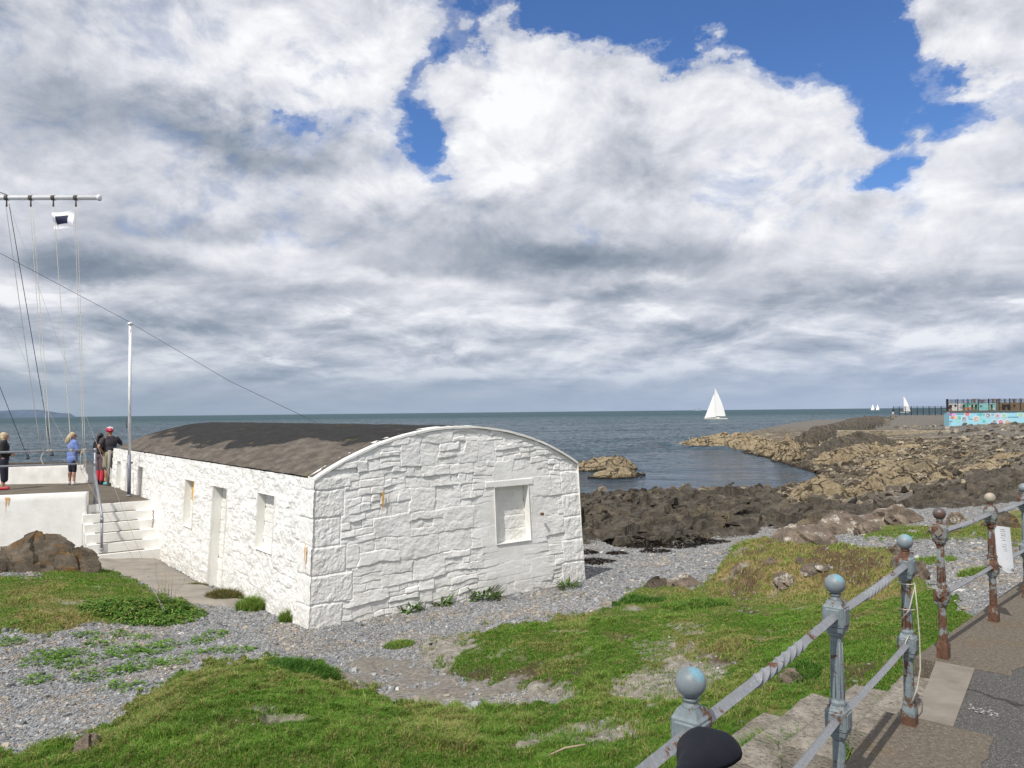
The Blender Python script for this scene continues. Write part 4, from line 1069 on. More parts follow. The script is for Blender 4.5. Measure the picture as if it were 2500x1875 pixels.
def stones(t, h, seed, big=1.0):
    """relief of limewashed rubble: blocks and thin ledged stones in loose courses; metres and a cavity mask"""
    wt = t + .13 * fbm(t * 1.1, h * 1.6, seed, 3) + .030 * fbm(t * 7, h * 7, seed + 1, 3); wh = h + .075 * fbm(t * .9, h * 1.2, seed + 3, 3) + .020 * fbm(t * 5, h * 9, seed + 5, 3) - .02 * t
    RA = .37 * big
    r = wh / RA; row = np.floor(r); v = r - row
    bw = (.42 + .55 * _h(row, row * 0, seed + 7)) * big; c = (wt + 3 * _h(row, row * 0 + 1, seed + 7)) / bw; col = np.floor(c); u = c - col
    e = np.minimum(np.minimum(u, 1 - u) * bw, np.minimum(v, 1 - v) * RA)
    sub = _h(row, col, seed + 9) < .66; k = 2 + np.floor(_h(row, col, seed + 11) * 3.2)
    vb = v * k; rb = np.floor(vb); vv = vb - rb; m_ = 1 + np.floor(_h(row * 7 + rb, col, seed + 13) * 2.9)
    ub = u * m_ + .25 * (_h(row * 7 + rb, col, seed + 14) - .5) * np.sin(u * math.pi); cb = np.floor(ub); uu = ub - cb
    e2 = np.minimum(np.minimum(uu, 1 - uu) * bw / m_, np.minimum(vv, 1 - vv) * RA / k)
    ida, idb = row * 7 + rb, col * 5 + cb
    hb = (_h(ida, idb, seed + 15) - .45) * .036 + (.5 - vv) * (_h(ida, idb, seed + 17) - .15) * .030 + (uu - .5) * (_h(ida, idb, seed + 19) - .5) * .03
    ha = (_h(row, col, seed + 21) - .4) * .034 + (.5 - v) * (_h(row, col, seed + 23) - .3) * .035 + (u - .5) * (_h(row, col, seed + 25) - .5) * .05
    rough = .012 * fbm(t * 5, h * 8, seed + 31, 5, g=.62) + .022 * np.abs(fbm(t * 2.4, h * 4.6, seed + 37, 4)) + .010 * np.abs(fbm(t * 8 + h * 3, h * 11, seed + 39, 3))
    ed = np.where(sub, e2, e); z = np.where(sub, hb, ha) + rough
    gw = .016 + .012 * fbm(t * 2, h * 2, seed + 41, 2)
    gr = 1 - sstep(0, gw, ed)
    fill = sstep(-.15, .25, fbm(t * 1.3, h * 1.7, seed + 43, 3))          # many joints are clogged with limewash
    z = z - .015 * gr * (.25 + .75 * fill)
    cav = gr * sstep(.08, .45, fbm(t * 3, h * 3, seed + 45, 3) + .05)
    return z, cav

def quoins(t, h, w, seed):
    """large squared corner blocks"""
    h = h + .03 * fbm(t * 2, h * 2, seed + 9, 2); row = np.floor(h / .43 + .3); fr = h / .43 + .3 - row
    ww = w * (.75 + .5 * _h(row, row * 0, seed))
    m = (t < ww)
    ed = np.minimum(np.minimum(fr, 1 - fr) * .43, np.abs(ww - t))
    ed = ed + .012 * fbm(t * 6, h * 6, seed + 5, 3)
    z = .002 + (_h(row, row * 0, seed + 1) - .5) * .018 + .028 * np.abs(fbm(t * 4, h * 3.4, seed + 2, 5, g=.62)) - .011 * (1 - sstep(0, .03, ed))
    return m, z, (1 - sstep(0, .018, ed)) * .12

org = ORG[hut.name]
def wall_pt(t, s, z, t_out=0.0, s_out=0.0):
    """t along the gable, s along the long wall, outward offsets"""
    return np.stack([C0[0] + FD[0] * (t - t_out) + SD[0] * (s - s_out), C0[1] + FD[1] * (t - t_out) + SD[1] * (s - s_out), z], -1)

# --- gable wall, with the blocked window left as a hole
WX0, WX1, WZ0, WZ1 = 3.50, 4.30, EYE - 2.33, EYE - 1.33
nt, nv = 760, 400
tt = np.linspace(0, GW, nt); vv = np.linspace(0, 1, nv)
t2, v2 = np.meshgrid(tt, vv)
zt = arch(t2) - .02
zz = ZG + (zt - ZG) * v2
k = np.clip((zz - (EYE - 3.2)) / (ZE - (EYE - 3.2)), -.3, 1)      # 0 at the ground, 1 at the eaves
disp, cav = stones(t2 * 1.05, zz, 101); disp = disp * .50 + .012 * fbm(t2 * 1.5, zz * 1.8, 109, 4); cav = cav * .45
ql, qz, qc = quoins(t2, zz - ZG, .62, 121); qr, qz2, qc2 = quoins(GW - t2, zz - ZG, .55, 131)
lowq = zz < ZE + .02
disp = np.where(ql & lowq, qz, np.where(qr & lowq, qz2, disp)); cav = np.where(ql & lowq, qc * .7, np.where(qr & lowq, qc2 * .7, cav))
sm = np.clip(sstep(-.55, -.05, -np.maximum(np.maximum(WX0 - t2, t2 - WX1), np.maximum(WZ0 - .5 - zz, zz - WZ1 - .05)) ), 0, 1) * (GW - t2 > .55)
disp = disp * (1 - .78 * sm) + sm * .006; cav = cav * (1 - sm)
# flat lintel over the window
lt = (np.abs(t2 - 3.86) < .56) & (zz > WZ1) & (zz < WZ1 + .11 + .01 * (t2 - 3.9))
disp = np.where(lt, .018, disp)
# inward lean of both corners
sh = BAT_L * k * (1 - t2 / GW) - BAT_R * k * (t2 / GW)
tv = t2 + sh
V = wall_pt(tv, BAT_G * k, zz, 0, disp * 1.25)
q = grid_faces(nv, nt)
qt = t2.reshape(-1)[q].mean(1); qz_ = zz.reshape(-1)[q].mean(1)
hole = (qt > WX0) & (qt < WX1) & (qz_ > WZ0) & (qz_ < WZ1)
V_, q_, A = compact(V.reshape(-1, 3), q[~hole], {'cav': cav.reshape(-1)})
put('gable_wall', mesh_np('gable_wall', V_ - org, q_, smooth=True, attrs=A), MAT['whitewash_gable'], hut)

def recess(name, a0, a1, z0, z1, dep, face, mat, nx=50, nz=70, seed=5, amp=.006):
    """a blind opening: reveals, sill, head and rough blocking as one mesh set into the wall"""
    P = MB(); 
    def pt(a, dd, z):
        kk = (z - (EYE - 3.2)) / 2.2
        if face == 'g': return wall_pt(a + BAT_L * kk * (1 - a / GW) - BAT_R * kk * a / GW, BAT_G * kk + dd, z)
        return wall_pt(BAT_L * kk + dd, a, z)
    fr = -.03
    c = [(a0, z0), (a1, z0), (a1, z1), (a0, z1)]
    o = [pt(a, fr, z) for a, z in c]; i = [pt(a, dep, z) for a, z in c]
    o[0] = pt(a0, fr, z0 - .01); o[1] = pt(a1, fr, z0 - .01)
    for j in range(4): P.add([o[j], o[(j + 1) % 4], i[(j + 1) % 4], i[j]], [(0, 1, 2, 3)])
    aa, zz_ = np.meshgrid(np.linspace(a0, a1, nx), np.linspace(z0, z1, nz))
    w = amp * fbm(aa * 9, zz_ * 9, seed, 4) * 2 + amp * (np.abs((zz_ * 4) % 1 - .5) < .06) * -.8
    kk = (zz_ - (EYE - 3.2)) / 2.2
    if face == 'g': Q = wall_pt(aa + BAT_L * kk * (1 - aa / GW) - BAT_R * kk * aa / GW, BAT_G * kk + dep - w * 1.0, zz_)
    else: Q = wall_pt(BAT_L * kk + dep - w, aa, zz_)
    n = len(P.v); me_v = np.concatenate([np.array(P.v), Q.reshape(-1, 3)])
    qq = np.concatenate([np.array(P.f), grid_faces(nz, nx) + n])
    if face != 'g': qq = qq[:, ::-1]
    me = mesh_np(name, me_v - org, qq, smooth=False)
    return put(name, me, mat, hut)
recess('blocked_window', WX0, WX1, WZ0, WZ1, .125, 'g', MAT['white'])

# --- long wall facing the camera's left
ns_, nh = 1500, 230
u = np.linspace(0, 1, ns_) ** 1.25 * SL
s2, h2 = np.meshgrid(u, np.linspace(ZG, ZE + .02, nh))
k = np.clip((h2 - (EYE - 3.2)) / 2.2, -.3, 1)
disp, cav = stones(s2 * .9 + 40, h2 * 1.0, 151, .8)
disp = disp * .24 + .034 * fbm(s2 * 4.5, h2 * 5, 161, 6, g=.64) + .018 * fbm(s2 * 1.2, h2 * 1.2, 163, 3)
cav = .3 * cav * sstep(.0, .35, fbm(s2 * 2.4, h2 * 3, 165, 4)) + .8 * sstep(.045, .0, np.abs(fbm(s2 * 2.2, h2 * 3.4, 167, 5, g=.6))) * sstep(.08, .3, fbm(s2 * 1.7, h2 * 1.7, 169, 4))
ql, qz, qc = quoins(s2, h2 - ZG, .5, 171)
disp = np.where(ql, qz, disp)
# ragged eaves edge of the limewash
eav = sstep(ZE - .05, ZE + .02, h2) * .03 * fbm(s2 * 4, s2 * 0, 181, 3)
OPEN = [('blocked_window', 1.60, 2.40, EYE - 2.31, EYE - 1.36, .12), ('blocked_doorway', 4.10, 5.00, ZG + .1, EYE - 1.42, .17), ('blocked_window', 6.35, 7.05, EYE - 2.42, EYE - 1.42, .12),
        ('blocked_window', 11.2, 11.8, EYE - 2.2, EYE - 1.36, .09), ('blocked_window', 12.7, 13.3, EYE - 2.2, EYE - 1.34, .09), ('blocked_window', 14.1, 14.6, EYE - 2.1, EYE - 1.34, .08)]
V = wall_pt(BAT_L * k + eav * 0, s2, h2, disp, 0)
# close the corner onto the gable
cs = BAT_G * k
V = wall_pt(BAT_L * k, s2 + cs * np.clip(1 - s2 / .5, 0, 1) - .02 * np.clip(1 - s2 / .1, 0, 1), h2, disp * 1.15, 0)
q = grid_faces(nh, ns_); qs = s2.reshape(-1)[q].mean(1); qh = h2.reshape(-1)[q].mean(1)
hole = np.zeros(len(q), bool)
for nm, a0, a1, z0, z1, dp in OPEN: hole |= (qs > a0) & (qs < a1) & (qh > z0) & (qh < z1)
V_, q_, A = compact(V.reshape(-1, 3), q[~hole], {'cav': np.clip(cav, 0, 1).reshape(-1)})
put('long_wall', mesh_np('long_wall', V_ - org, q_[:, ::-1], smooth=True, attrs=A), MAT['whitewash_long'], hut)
for i, (nm, a0, a1, z0, z1, dp) in enumerate(OPEN):
    o = recess(nm, a0, a1, z0, z1, dp, 'l', MAT['white'], 30, 60, 20 + i, .008)
    if i == 2:
        o['label'] = 'blocked window with a yellow painted shutter edge'
        p = MB(); c_ = wall_pt(.105 + .10, 6.90, EYE - 1.68)
        p.box(c_, (.02, .13, .46), rz=R(37.5)); p.build('yellow_shutter', MAT['yellow'], o)
# back and far walls (plain, out of sight from here but real)
b = MB()
far = [wall_pt(.13, SL, ZG), wall_pt(GW - .12, SL, ZG), wall_pt(GW - .12, SL, ZE), wall_pt(.13, SL, ZE)]
P_ = MB(); n = 14
top = [wall_pt(t + BAT_L * (1 - t / GW) - BAT_R * t / GW, SL - .02, arch(t) - .14) for t in np.linspace(0, GW, n)]
P_.add([wall_pt(.13, SL, ZG)] + top + [wall_pt(GW - .13, SL, ZG)], [tuple(range(n + 2))[::-1]])
P_.build('end_wall', MAT['white'], hut)
P_ = MB(); P_.add([wall_pt(GW, 0, ZG), wall_pt(GW - .14, 0, ZE), wall_pt(GW - .14, SL, ZE), wall_pt(GW, SL, ZG)], [(0, 3, 2, 1)]); P_.build('rear_wall', MAT['white'], hut)

# --- barrel roof
na_, ns2 = 190, 620
a2, s3 = np.meshgrid(np.linspace(0, 1, na_), np.linspace(.16, SL + .12, ns2))
ang = math.asin((GW / 2 - .02) / AR)
th = -ang + 2 * ang * a2
lump = .016 * fbm(s3 * 1.2, a2 * 9, 201, 4) + .010 * fbm(s3 * .9 + a2 * 3, a2 * 34, 205, 4) + .008 * fbm(s3 * 7, a2 * 40, 207, 3)
edge = sstep(.02, 0, a2) * .03 * fbm(s3 * 5, s3 * 0, 209, 3)
rad = AR + .035 + lump
tr = GW / 2 + rad * np.sin(th); tr = tr + BAT_L * (1 - tr / GW) - BAT_R * tr / GW; zr = ZE - (AR - RISE) + rad * np.cos(th)
end = sstep(SL - 1.8, SL + .1, s3)            # the far end rounds down
zr = zr - .10 * end ** 2
Vr = wall_pt(tr, s3, zr)
me = mesh_np('barrel_roof', Vr.reshape(-1, 3) - org, grid_faces(ns2, na_), smooth=True)
uvl = me.uv_layers.new(name='roof'); li = np.zeros(len(me.loops), np.int32); me.loops.foreach_get('vertex_index', li)
uvd = np.stack([s3.reshape(-1)[li], a2.reshape(-1)[li]], -1).astype(np.float32); uvl.data.foreach_set('uv', uvd.ravel())
put('barrel_roof', me, MAT['roof'], hut)
# underside lip of the roof along the eaves and far end (gives it thickness)
P_ = MB(); pts = [wall_pt(.06, s, ZE - .02) for s in np.linspace(.2, SL + .1, 30)]; P_.tube(pts, .035, 6); P_.build('eaves_lip', MAT['roof'], hut) if False else None
# --- white coping over the gable: two thin layers with a ragged lower edge
nc = 420
tc = np.linspace(.0, GW, nc)
def strip(name, z0, z1, o0, o1, j0, j1, seed):
    V = []; 
    nz = arch(tc)
    jj = .014 * fbm(tc * 3, tc * 0, seed, 4); j2 = .012 * fbm(tc * 4.5, tc * 0 + 5, seed, 4)
    slope = -(tc - GW / 2) / np.sqrt(AR ** 2 - (tc - GW / 2) ** 2)
    prof = [(o0 + j2, z0 + jj), (o0 + j2 * .6, z1 + jj * .5), (o1, z1 + .012 + jj * .3), (o1, z0)]
    ts_ = tc + BAT_L * (1 - tc / GW) - BAT_R * tc / GW
    P = np.stack([wall_pt(ts_, -a + .05, nz + b_) if np.ndim(a) else wall_pt(ts_, -a + .05 + 0 * tc, nz + b_ + 0 * tc) for a, b_ in prof], 1)
    i = np.arange(nc - 1)[:, None] * 4 + np.arange(4)[None]
    q = np.stack([i, np.roll(i, -1, 1), np.roll(i, -1, 1) + 4, i + 4], -1).reshape(-1, 4)
    ends = np.array([[0, 3, 2, 1], [(nc - 1) * 4 + k for k in range(4)]])
    return mesh_np(name, P.reshape(-1, 3) - org, np.concatenate([q, ends]), smooth=False)
put('coping', strip('coping', -.012, .026, .022 + .028 * sstep(2, 5, tc), -.26, 0, 0, 221), MAT['white'], hut)
# iron fixings: door rings, rust stains' source, plug
for z, s in ((EYE - 2.62, 4.72), (EYE - 2.75, 4.45)):
    P_ = MB(); c_ = wall_pt(.26, s, z)
    P_.tube([c_ + np.array([SD[0] * math.cos(a) * .07, SD[1] * math.cos(a) * .07, math.sin(a) * .06]) for a in np.linspace(-.5, 4.4, 9)], .008, 5)
    P_.build('iron_ring', MAT['rustiron'], hut)
P_ = MB(); c_ = wall_pt(4.48, -.05, EYE - 1.88); P_.tube([c_, c_ - np.array([SD[0], SD[1], 0]) * .05], .028, 10); P_.build('iron_plug', MAT['rustiron'], hut)
# rust runs down the limewash (thin stained render, standing 2 mm proud)
m, t, bb = new_mat('rust_stain'); oc = t.node('ShaderNodeTexCoord').outputs['Object']
nn_ = t.noise(t.scaled(oc, (14, 14, 3)), 2.2, 5, .6)
t.set(bb.inputs['Base Color'], t.ramp(nn_, [(.3, (.55, .26, .06)), (.6, (.66, .42, .16)), (.75, (.74, .66, .52))])); bb.inputs['Roughness'].default_value = .9
MAT['ruststain'] = m
def stain(face, a, z0, z1, w, seed=1, par=None, out=.045):
    P_ = MB(); n = 9; L = []; Rr = []
    for i in range(n):
        f = i / (n - 1); z = z1 + (z0 - z1) * f
        hw = w * (.35 + .5 * math.sin(math.pi * min(1, f + .15))) * (1 - .5 * f) * (1 + .3 * math.sin(i * 2.3 + seed))
        kk = (z - (EYE - 3.2)) / 2.2
        for sgn, lst in ((-1, L), (1, Rr)):
            if face == 'g': lst.append(wall_pt(a + sgn * hw + BAT_L * kk * (1 - a / GW), BAT_G * kk - out, z))
            else: lst.append(wall_pt(BAT_L * kk - out, a + sgn * hw, z))
    P_.add(L + Rr, [(i, i + 1, n + i + 1, n + i) for i in range(n - 1)])
    return P_
stain('g', 1.17, EYE - 1.55, EYE - 1.25, .03, out=.042).build('rust_stain', MAT['ruststain'], hut)
stain('l', .16, EYE - 2.35, EYE - 1.95, .035, 3, out=.05).build('rust_stain', MAT['ruststain'], hut)

# hanging chain by the steps
P_ = MB(); top = wall_pt(-.02, 9.55, EYE - 2.35)
for i in range(22):
    f = i / 21; c_ = top + np.array([-.12 * f ** 3 * 2.2, -.25 * f ** 3, -1.02 * f])
    ax = np.array([SD[0], SD[1], 0]) if i % 2 else np.array([FD[0], FD[1], 0])
    P_.tube([c_ + ax * .016 * math.cos(a) + np.array([0, 0, .034 * math.sin(a)]) for a in np.linspace(0, 2 * math.pi, 9)], .0055, 4, caps=False)
P_.solo('iron_chain', MAT['rustiron'], 'thin rusty chain hanging down the white wall beside the white steps', 'chain')

# ------------------------------------------------------------------ terrace, its front wall, steps, parapet
TZ = EYE - 2.15
F2, S2 = np.array([FD[0], FD[1]]), np.array([SD[0], SD[1]])
A0 = G(221, 1233, 2.15)[:2]; A1 = G(342, 1226, 2.15)[:2]      # top step edge
A1 = A0 + F2 * float(np.dot(A1 - A0, F2))
w0 = np.array([-10.27, 18.62]); dirw = np.array([-.932, -.362])
w1 = w0 + dirw * 9
far_l = D(-330, 1180, 24.0)[:2]; far_r = wall_pt(-.05, SL + .3, 0)[:2]
P_ = MB(); hutline = [wall_pt(.05, s, 0)[:2] for s in (float(np.dot(A1 - C0, SD)) - .02, SL + .6)]
P_.quadbox([tuple(w1 + np.array([.2, 0])), tuple(w0 + np.array([-.03, .1])), tuple(A0), tuple(A1), tuple(hutline[0] + F2 * .05), tuple(hutline[1]), (-12.7, 25.4), tuple(far_l + np.array([0, 1.2]))], EYE - 3.6, TZ)
MAT['terrace'] = simple('terrace_concrete', (.115, .095, .07), .9, .35, 1.2, bump=.4, bscale=25)
tag(P_.build('terrace', MAT['terrace']), kind='structure')

def lumpy_wall(name, p0, p1, th, z0, z1, mat, lab, cat, amp=.012, seed=1, top_sag=0.0):
    """a rendered wall with real thickness and an uneven surface"""
    p0 = np.array(p0); p1 = np.array(p1); L = np.linalg.norm(p1 - p0); d = (p1 - p0) / L; n = np.array([d[1], -d[0]])
    nx = int(L / .05); H = z1 - z0; prof = [(0, z) for z in np.linspace(z0, z1 - .02, 16)] + [(.015, z1)] + [(a, z1) for a in np.linspace(.05, th - .02, 5)] + [(th, z1 - .02), (th, z0)]
    V = []
    X = np.linspace(0, L, nx)
    for i, (a, z) in enumerate(prof):
        w = amp * fbm(X * 3, X * 0 + z * 3, seed, 4) + amp * .5 * fbm(X * 9, X * 0 + z * 9, seed + 3, 3)
        if a >= th: w = w * 0
        zz_ = z + (0 if a <= 0 else amp * .6 * fbm(X * 4, X * 0 + a * 6, seed + 5, 3)) - top_sag * (z > z1 - .05) * (X / L)
        V.append(np.stack([p0[0] + d[0] * X + n[0] * (w - a), p0[1] + d[1] * X + n[1] * (w - a), zz_ + 0 * X], -1))
    V = np.stack(V, 0); nr = len(prof)
    q = grid_faces(nr, nx)
    org_ = np.array([(p0[0] + p1[0]) / 2, (p0[1] + p1[1]) / 2, z0])
    Vf = V.reshape(-1, 3)
    P = [tuple(r * nx for r in range(nr)), tuple(r * nx + nx - 1 for r in range(nr))[::-1]]
    me = bpy.data.meshes.new(name); me.from_pydata((Vf - org_).tolist(), [], [tuple(int(i) for i in f) for f in q] + P); me.update()
    me.polygons.foreach_set('use_smooth', [True] * len(q) + [False] * 2)
    o = put(name, me, mat); o.location = tuple(org_); ORG[o.name] = org_
    return tag(o, lab, cat)
fw_ = lumpy_wall('terrace_wall', w1, w0, .30, EYE - 3.7, EYE - 1.83, MAT['white'], 'low smooth white wall in front of the terrace, left of the white steps', 'wall', .006, 3)
P_ = MB()
c_ = w0 + dirw * 1.62
for a, b_, hh in ((0, .035, .22), (.05, .015, .36)):
    e0 = c_ + dirw * (a - b_); e1 = c_ + dirw * (a + b_); nrm = np.array([dirw[1], -dirw[0]]) * -1
    nrm = np.array([.362, -.932]) * .014
    md = (e0 + e1) / 2; nq = 8; LL = []; RR = []
    for i_ in range(nq):
        f_ = i_ / (nq - 1); wq_ = (1 - f_ ** .7) * .9 + .12 * math.sin(i_ * 1.9 + a * 50) * (f_ < .9) + .05
        for s_, q_ in ((e0, LL), (e1, RR)): p_ = md + (s_ - md) * wq_; q_.append((p_[0] + nrm[0], p_[1] + nrm[1], EYE - 1.87 - hh * f_))
    P_.add(LL + RR, [(i_, nq + i_, nq + i_ + 1, i_ + 1) for i_ in range(nq - 1)])
P_.build('rust_stain', MAT['ruststain'], fw_)

steps = thing('white_steps', 'flight of white painted concrete steps between the terrace wall and the building', 'steps', (A0[0], A0[1], EYE - 3.4))
nst = 6; rise = 1.25 / nst; going = .245
e0 = A0 - F2 * .12; wid = float(np.dot(A1 - A0, F2)) + .12
for i in range(nst):
    zt_ = TZ - rise * i + .004; f0 = e0 - S2 * going * i; wl = .12 * (i > 0)
    P_ = MB()
    pts = [f0 - F2 * wl * .6, f0 + F2 * (wid + 1.3), f0 + F2 * (wid + 1.3) + S2 * (going + .15), f0 - F2 * wl * .6 + S2 * (going + .15)]
    if i == 0: f0 = f0 - S2 * .02; pts = [f0 - F2 * 0.05, f0 + F2 * (wid + 1.3), f0 + F2 * (wid + 1.3) + S2 * .09, f0 + S2 * .09 - F2 * .05]
    P_.quadbox([tuple(p) for p in pts], EYE - 3.7, zt_)
    st_ = P_.build('step', MAT['white'], steps)
    if i > 0:
        P_ = MB(); cc = f0 + F2 * (wid * .52) + S2 * .16
        P_.box((cc[0], cc[1], zt_ + .004), (wid * .82, .12, .012), rz=R(37.5)); P_.build('tread_strip', MAT['edge'], st_)
# path below the steps
P_ = MB(); b0 = e0 - S2 * going * 5.0
pc = [G(236, 1372, 3.41)[:2], G(372, 1356, 3.41)[:2], G(600, 1478, 3.32)[:2], G(560, 1500, 3.27)[:2], G(430, 1462, 3.29)[:2], G(330, 1420, 3.33)[:2]]
NP = 46
# path as a gently uneven sheet following the ground
def sheet(name, poly_px, E0, mat, lift, amp=.01, res=.06):
    pw = np.array([G(px, py, E0)[:2] for px, py in poly_px]); lo = pw.min(0) - .2; hi = pw.max(0) + .2
    gx, gy = np.meshgrid(np.arange(lo[0], hi[0], res), np.arange(lo[1], hi[1], res))
    s = sdist([tuple(p) for p in pw], gx, gy) + .05 * fbm(gx * 3, gy * 3, 301, 3)
    gz, _, _ = hgt(T, gx, gy); gz = gz + np.where(s > -.05, lift * sstep(-.05, .12, s), -.05) + amp * fbm(gx * 3, gy * 3, 303, 4)
    q = grid_faces(*gx.shape); keep = (s.reshape(-1)[q] > -.12).all(1)
    V, q_, _ = compact(np.stack([gx, gy, gz], -1).reshape(-1, 3), q[keep])
    o = put(name, mesh_np(name, V, q_, smooth=True), mat); tag(o, kind='structure'); return o
MAT['pathc'] = simple('path_concrete', (.25, .225, .19), .9, .3, 2.2, bump=.5, bscale=18)
sheet('path', [(228, 1366), (380, 1352), (470, 1405), (600, 1478), (560, 1492), (462, 1486), (400, 1458), (300, 1402), (245, 1388)], 3.34, MAT['pathc'], .05)
m, t, bb = new_mat('trodden_stone'); geo = t.node('ShaderNodeNewGeometry').outputs['Position']
n_a = t.noise(t.scaled(geo, (.7, 1.6, 1)), 22, 6, .75); n_b = t.noise(geo, 2.5, 5, .6)
cc_ = t.ramp(n_a, [(.3, (.075, .065, .052)), (.5, (.20, .18, .15)), (.68, (.36, .335, .29))])
t.set(bb.inputs['Base Color'], t.mix(t.maprange(n_b, .4, .7, 0, .5), cc_, (.15, .14, .135))); bb.inputs['Roughness'].default_value = .9
t.set(bb.inputs['Normal'], t.bump(n_a, .9, .03)); MAT['trodden'] = m
sheet('stone_path', [(800, 1640), (880, 1585), (1000, 1592), (1060, 1640), (1150, 1668), (1260, 1700), (1280, 1722), (1100, 1738), (960, 1716), (850, 1672)], 3.08, MAT['trodden'], .015, .06, .03)
sheet('slab_rock', [(420, 1500), (440, 1490), (450, 1500), (430, 1510)], 3.2, MAT['pathc'], .01) if False else None

# seaward parapet of the terrace
pr0 = D(-330, 1186, 24.5)[:2]; pr1 = np.array([-12.78, 25.05])
par = lumpy_wall('sea_parapet', pr0, pr1, .42, EYE - 3.4, EYE - 1.52, MAT['white'], 'rough white parapet wall at the seaward side of the terrace behind the people', 'wall', .03, 13)
MAT['capstone'] = simple('cap_dark', (.10, .085, .07), .9, .4, 4, bump=.5, bscale=20)
dpar = (pr1 - pr0) / np.linalg.norm(pr1 - pr0); npar = np.array([dpar[1], -dpar[0]])
P_ = MB(); cen = (pr0 + pr1) / 2 - npar * .21
P_.box((cen[0], cen[1], EYE - 1.495), (np.linalg.norm(pr1 - pr0), .46, .045), rz=math.atan2(dpar[1], dpar[0])); P_.build('capping', MAT['capstone'], par)

# ------------------------------------------------------------------ galvanised terrace railing and stair rail
rl = thing('terrace_railing', 'grey galvanised tube railing along the terrace edge with a sloping stair rail', 'railing', (w0[0], w0[1], EYE - 1.83))
bp = G(231, 1231, 2.15)
base = np.array([bp[0], bp[1]])
rp0 = np.array([base[0], base[1]]); 
def rz_(p, E): return np.array([p[0], p[1], EYE - E])
endp = rp0 + dirw * 7
P_ = MB(); P_.tube([rz_(rp0, .82), rz_(rp0 + dirw * 7, .84)], .027, 8); P_.build('top_rail', MAT['galv'], rl)
P_ = MB(); P_.tube([rz_(rp0, 1.15), rz_(rp0 + dirw * 7, 1.17)], .024, 8); P_.build('middle_rail', MAT['galv'], rl)
for dd in (0, 3.4, 6.8):
    p = rp0 + dirw * dd
    P_ = MB(); P_.tube([rz_(p, .79), rz_(p, 2.14)], .027, 8); P_.lathe((p[0], p[1], EYE - .87), [(.036, 0), (.036, .09)], 8); P_.lathe((p[0], p[1], EYE - 1.20), [(.036, 0), (.036, .09)], 8); P_.lathe((p[0], p[1], TZ), [(.05, 0), (.05, .02), (.03, .03)], 8)
    P_.build('post', MAT['galv'], rl)
s_top = rz_(rp0, 1.40); s_bot = G(248, 1342, 3.10)
P_ = MB(); P_.tube([s_top, np.array([s_bot[0], s_bot[1], EYE - 2.30]), np.array([s_bot[0], s_bot[1], EYE - 2.42])], .030, 8); P_.build('sloping_handrail', MAT['galv'], rl)
P_ = MB(); P_.tube([(s_bot[0], s_bot[1], EYE - 2.40), s_bot], .03, 8); P_.lathe((s_bot[0], s_bot[1], EYE - 2.46), [(.042, 0), (.042, .10)], 8); P_.lathe((s_bot[0], s_bot[1], s_bot[2]), [(.05, 0), (.05, .02), (.03, .04)], 8); P_.build('post', MAT['galv'], rl)

# ------------------------------------------------------------------ signal mast: yard, halyards, flag
yd = 20.2
yr = D(240, 483, yd); yl = D(-900, 483, yd)
mast = thing('signal_mast', 'white flag mast whose long yard reaches in at the upper left', 'mast', (yl[0], yl[1], TZ))
P_ = MB(); P_.tube([yl, yr], .062, 12); P_.tube([yr, yr + np.array([.05, 0, 0])], .085, 14); P_.ell(yr + np.array([.05, 0, 0]), (.03, .085, .085)); P_.build('yard', MAT['whitepaint'], mast)
P_ = MB(); P_.tube([(yl[0], yl[1] + .15, TZ), (yl[0], yl[1] + .15, yl[2] + 5)], [.11, .07], 14); P_.build('mast_pole', MAT['whitepaint'], mast)
for px in (17, 76, 131, 186):
    c_ = D(px, 483, yd)
    P_ = MB(); P_.tube([c_ - np.array([.05, 0, 0]), c_ + np.array([.05, 0, 0])], .071, 12)
    P_.tube([c_ + np.array([0, -.01, -.06]), c_ + np.array([0, -.01, -.17])], .018, 6); P_.ell(c_ + np.array([0, -.01, -.2]), (.03, .02, .05), 8, 5); P_.build('halyard_block', MAT['capstone'], mast)
P_ = MB(); a = D(17, 476, yd); P_.tube([D(-60, 445, yd), a], .016, 6); P_.build('yard_lift', MAT['ropegrey'], mast)

def line(p0, p1, r, sag=0, n=14):
    p0 = np.array(p0); p1 = np.array(p1)
    return [p0 + (p1 - p0) * f + np.array([0, 0, -sag * 4 * f * (1 - f)]) for f in np.linspace(0, 1, n)]
def rail_pt(px, E=.82):
    """point of the top rail under picture column px"""
    best = min((abs(proj(*(rz_(rp0 + dirw * d_, E)))[0] - px), d_) for d_ in np.linspace(0, 3.2, 400))[1]
    return rz_(rp0 + dirw * best, E)
hal = [
    (14, 500, 100, None, 'outermost left pale halyard running from the yard to the terrace rail', .008, 'ropegrey'),
    (73, 500, 118, None, 'left rope of the second halyard pair hanging from the yard', .007, 'rope'),
    (79, 500, 125, None, 'right rope of the second halyard pair hanging from the yard', .007, 'rope'),
    (131, 500, 174, None, 'single pale halyard hanging just left of the flag', .008, 'rope'),
    (182, 500, 203, None, 'left rope of the halyard pair that carries the flag', .007, 'rope'),
    (188, 500, 208, None, 'right rope of the halyard pair that carries the flag', .007, 'rope')]
for px, py, rx, _, lab, r_, mt in hal:
    a = D(px, py, yd); b_ = rail_pt(rx)
    P_ = MB(); P_.tube(line(a, b_, r_, 0.05 if rx < 120 else .02), r_, 5)
    # a knot on the rail
    for kq in range(3): P_.tube([b_ + np.array([.02 * (kq - 1), .034 * math.cos(t_), .034 * math.sin(t_)]) for t_ in np.linspace(0, 2 * math.pi, 8)], .007, 4, caps=False)
    P_.solo('halyard', MAT[mt], lab, 'rope', 'halyards of the signal mast')
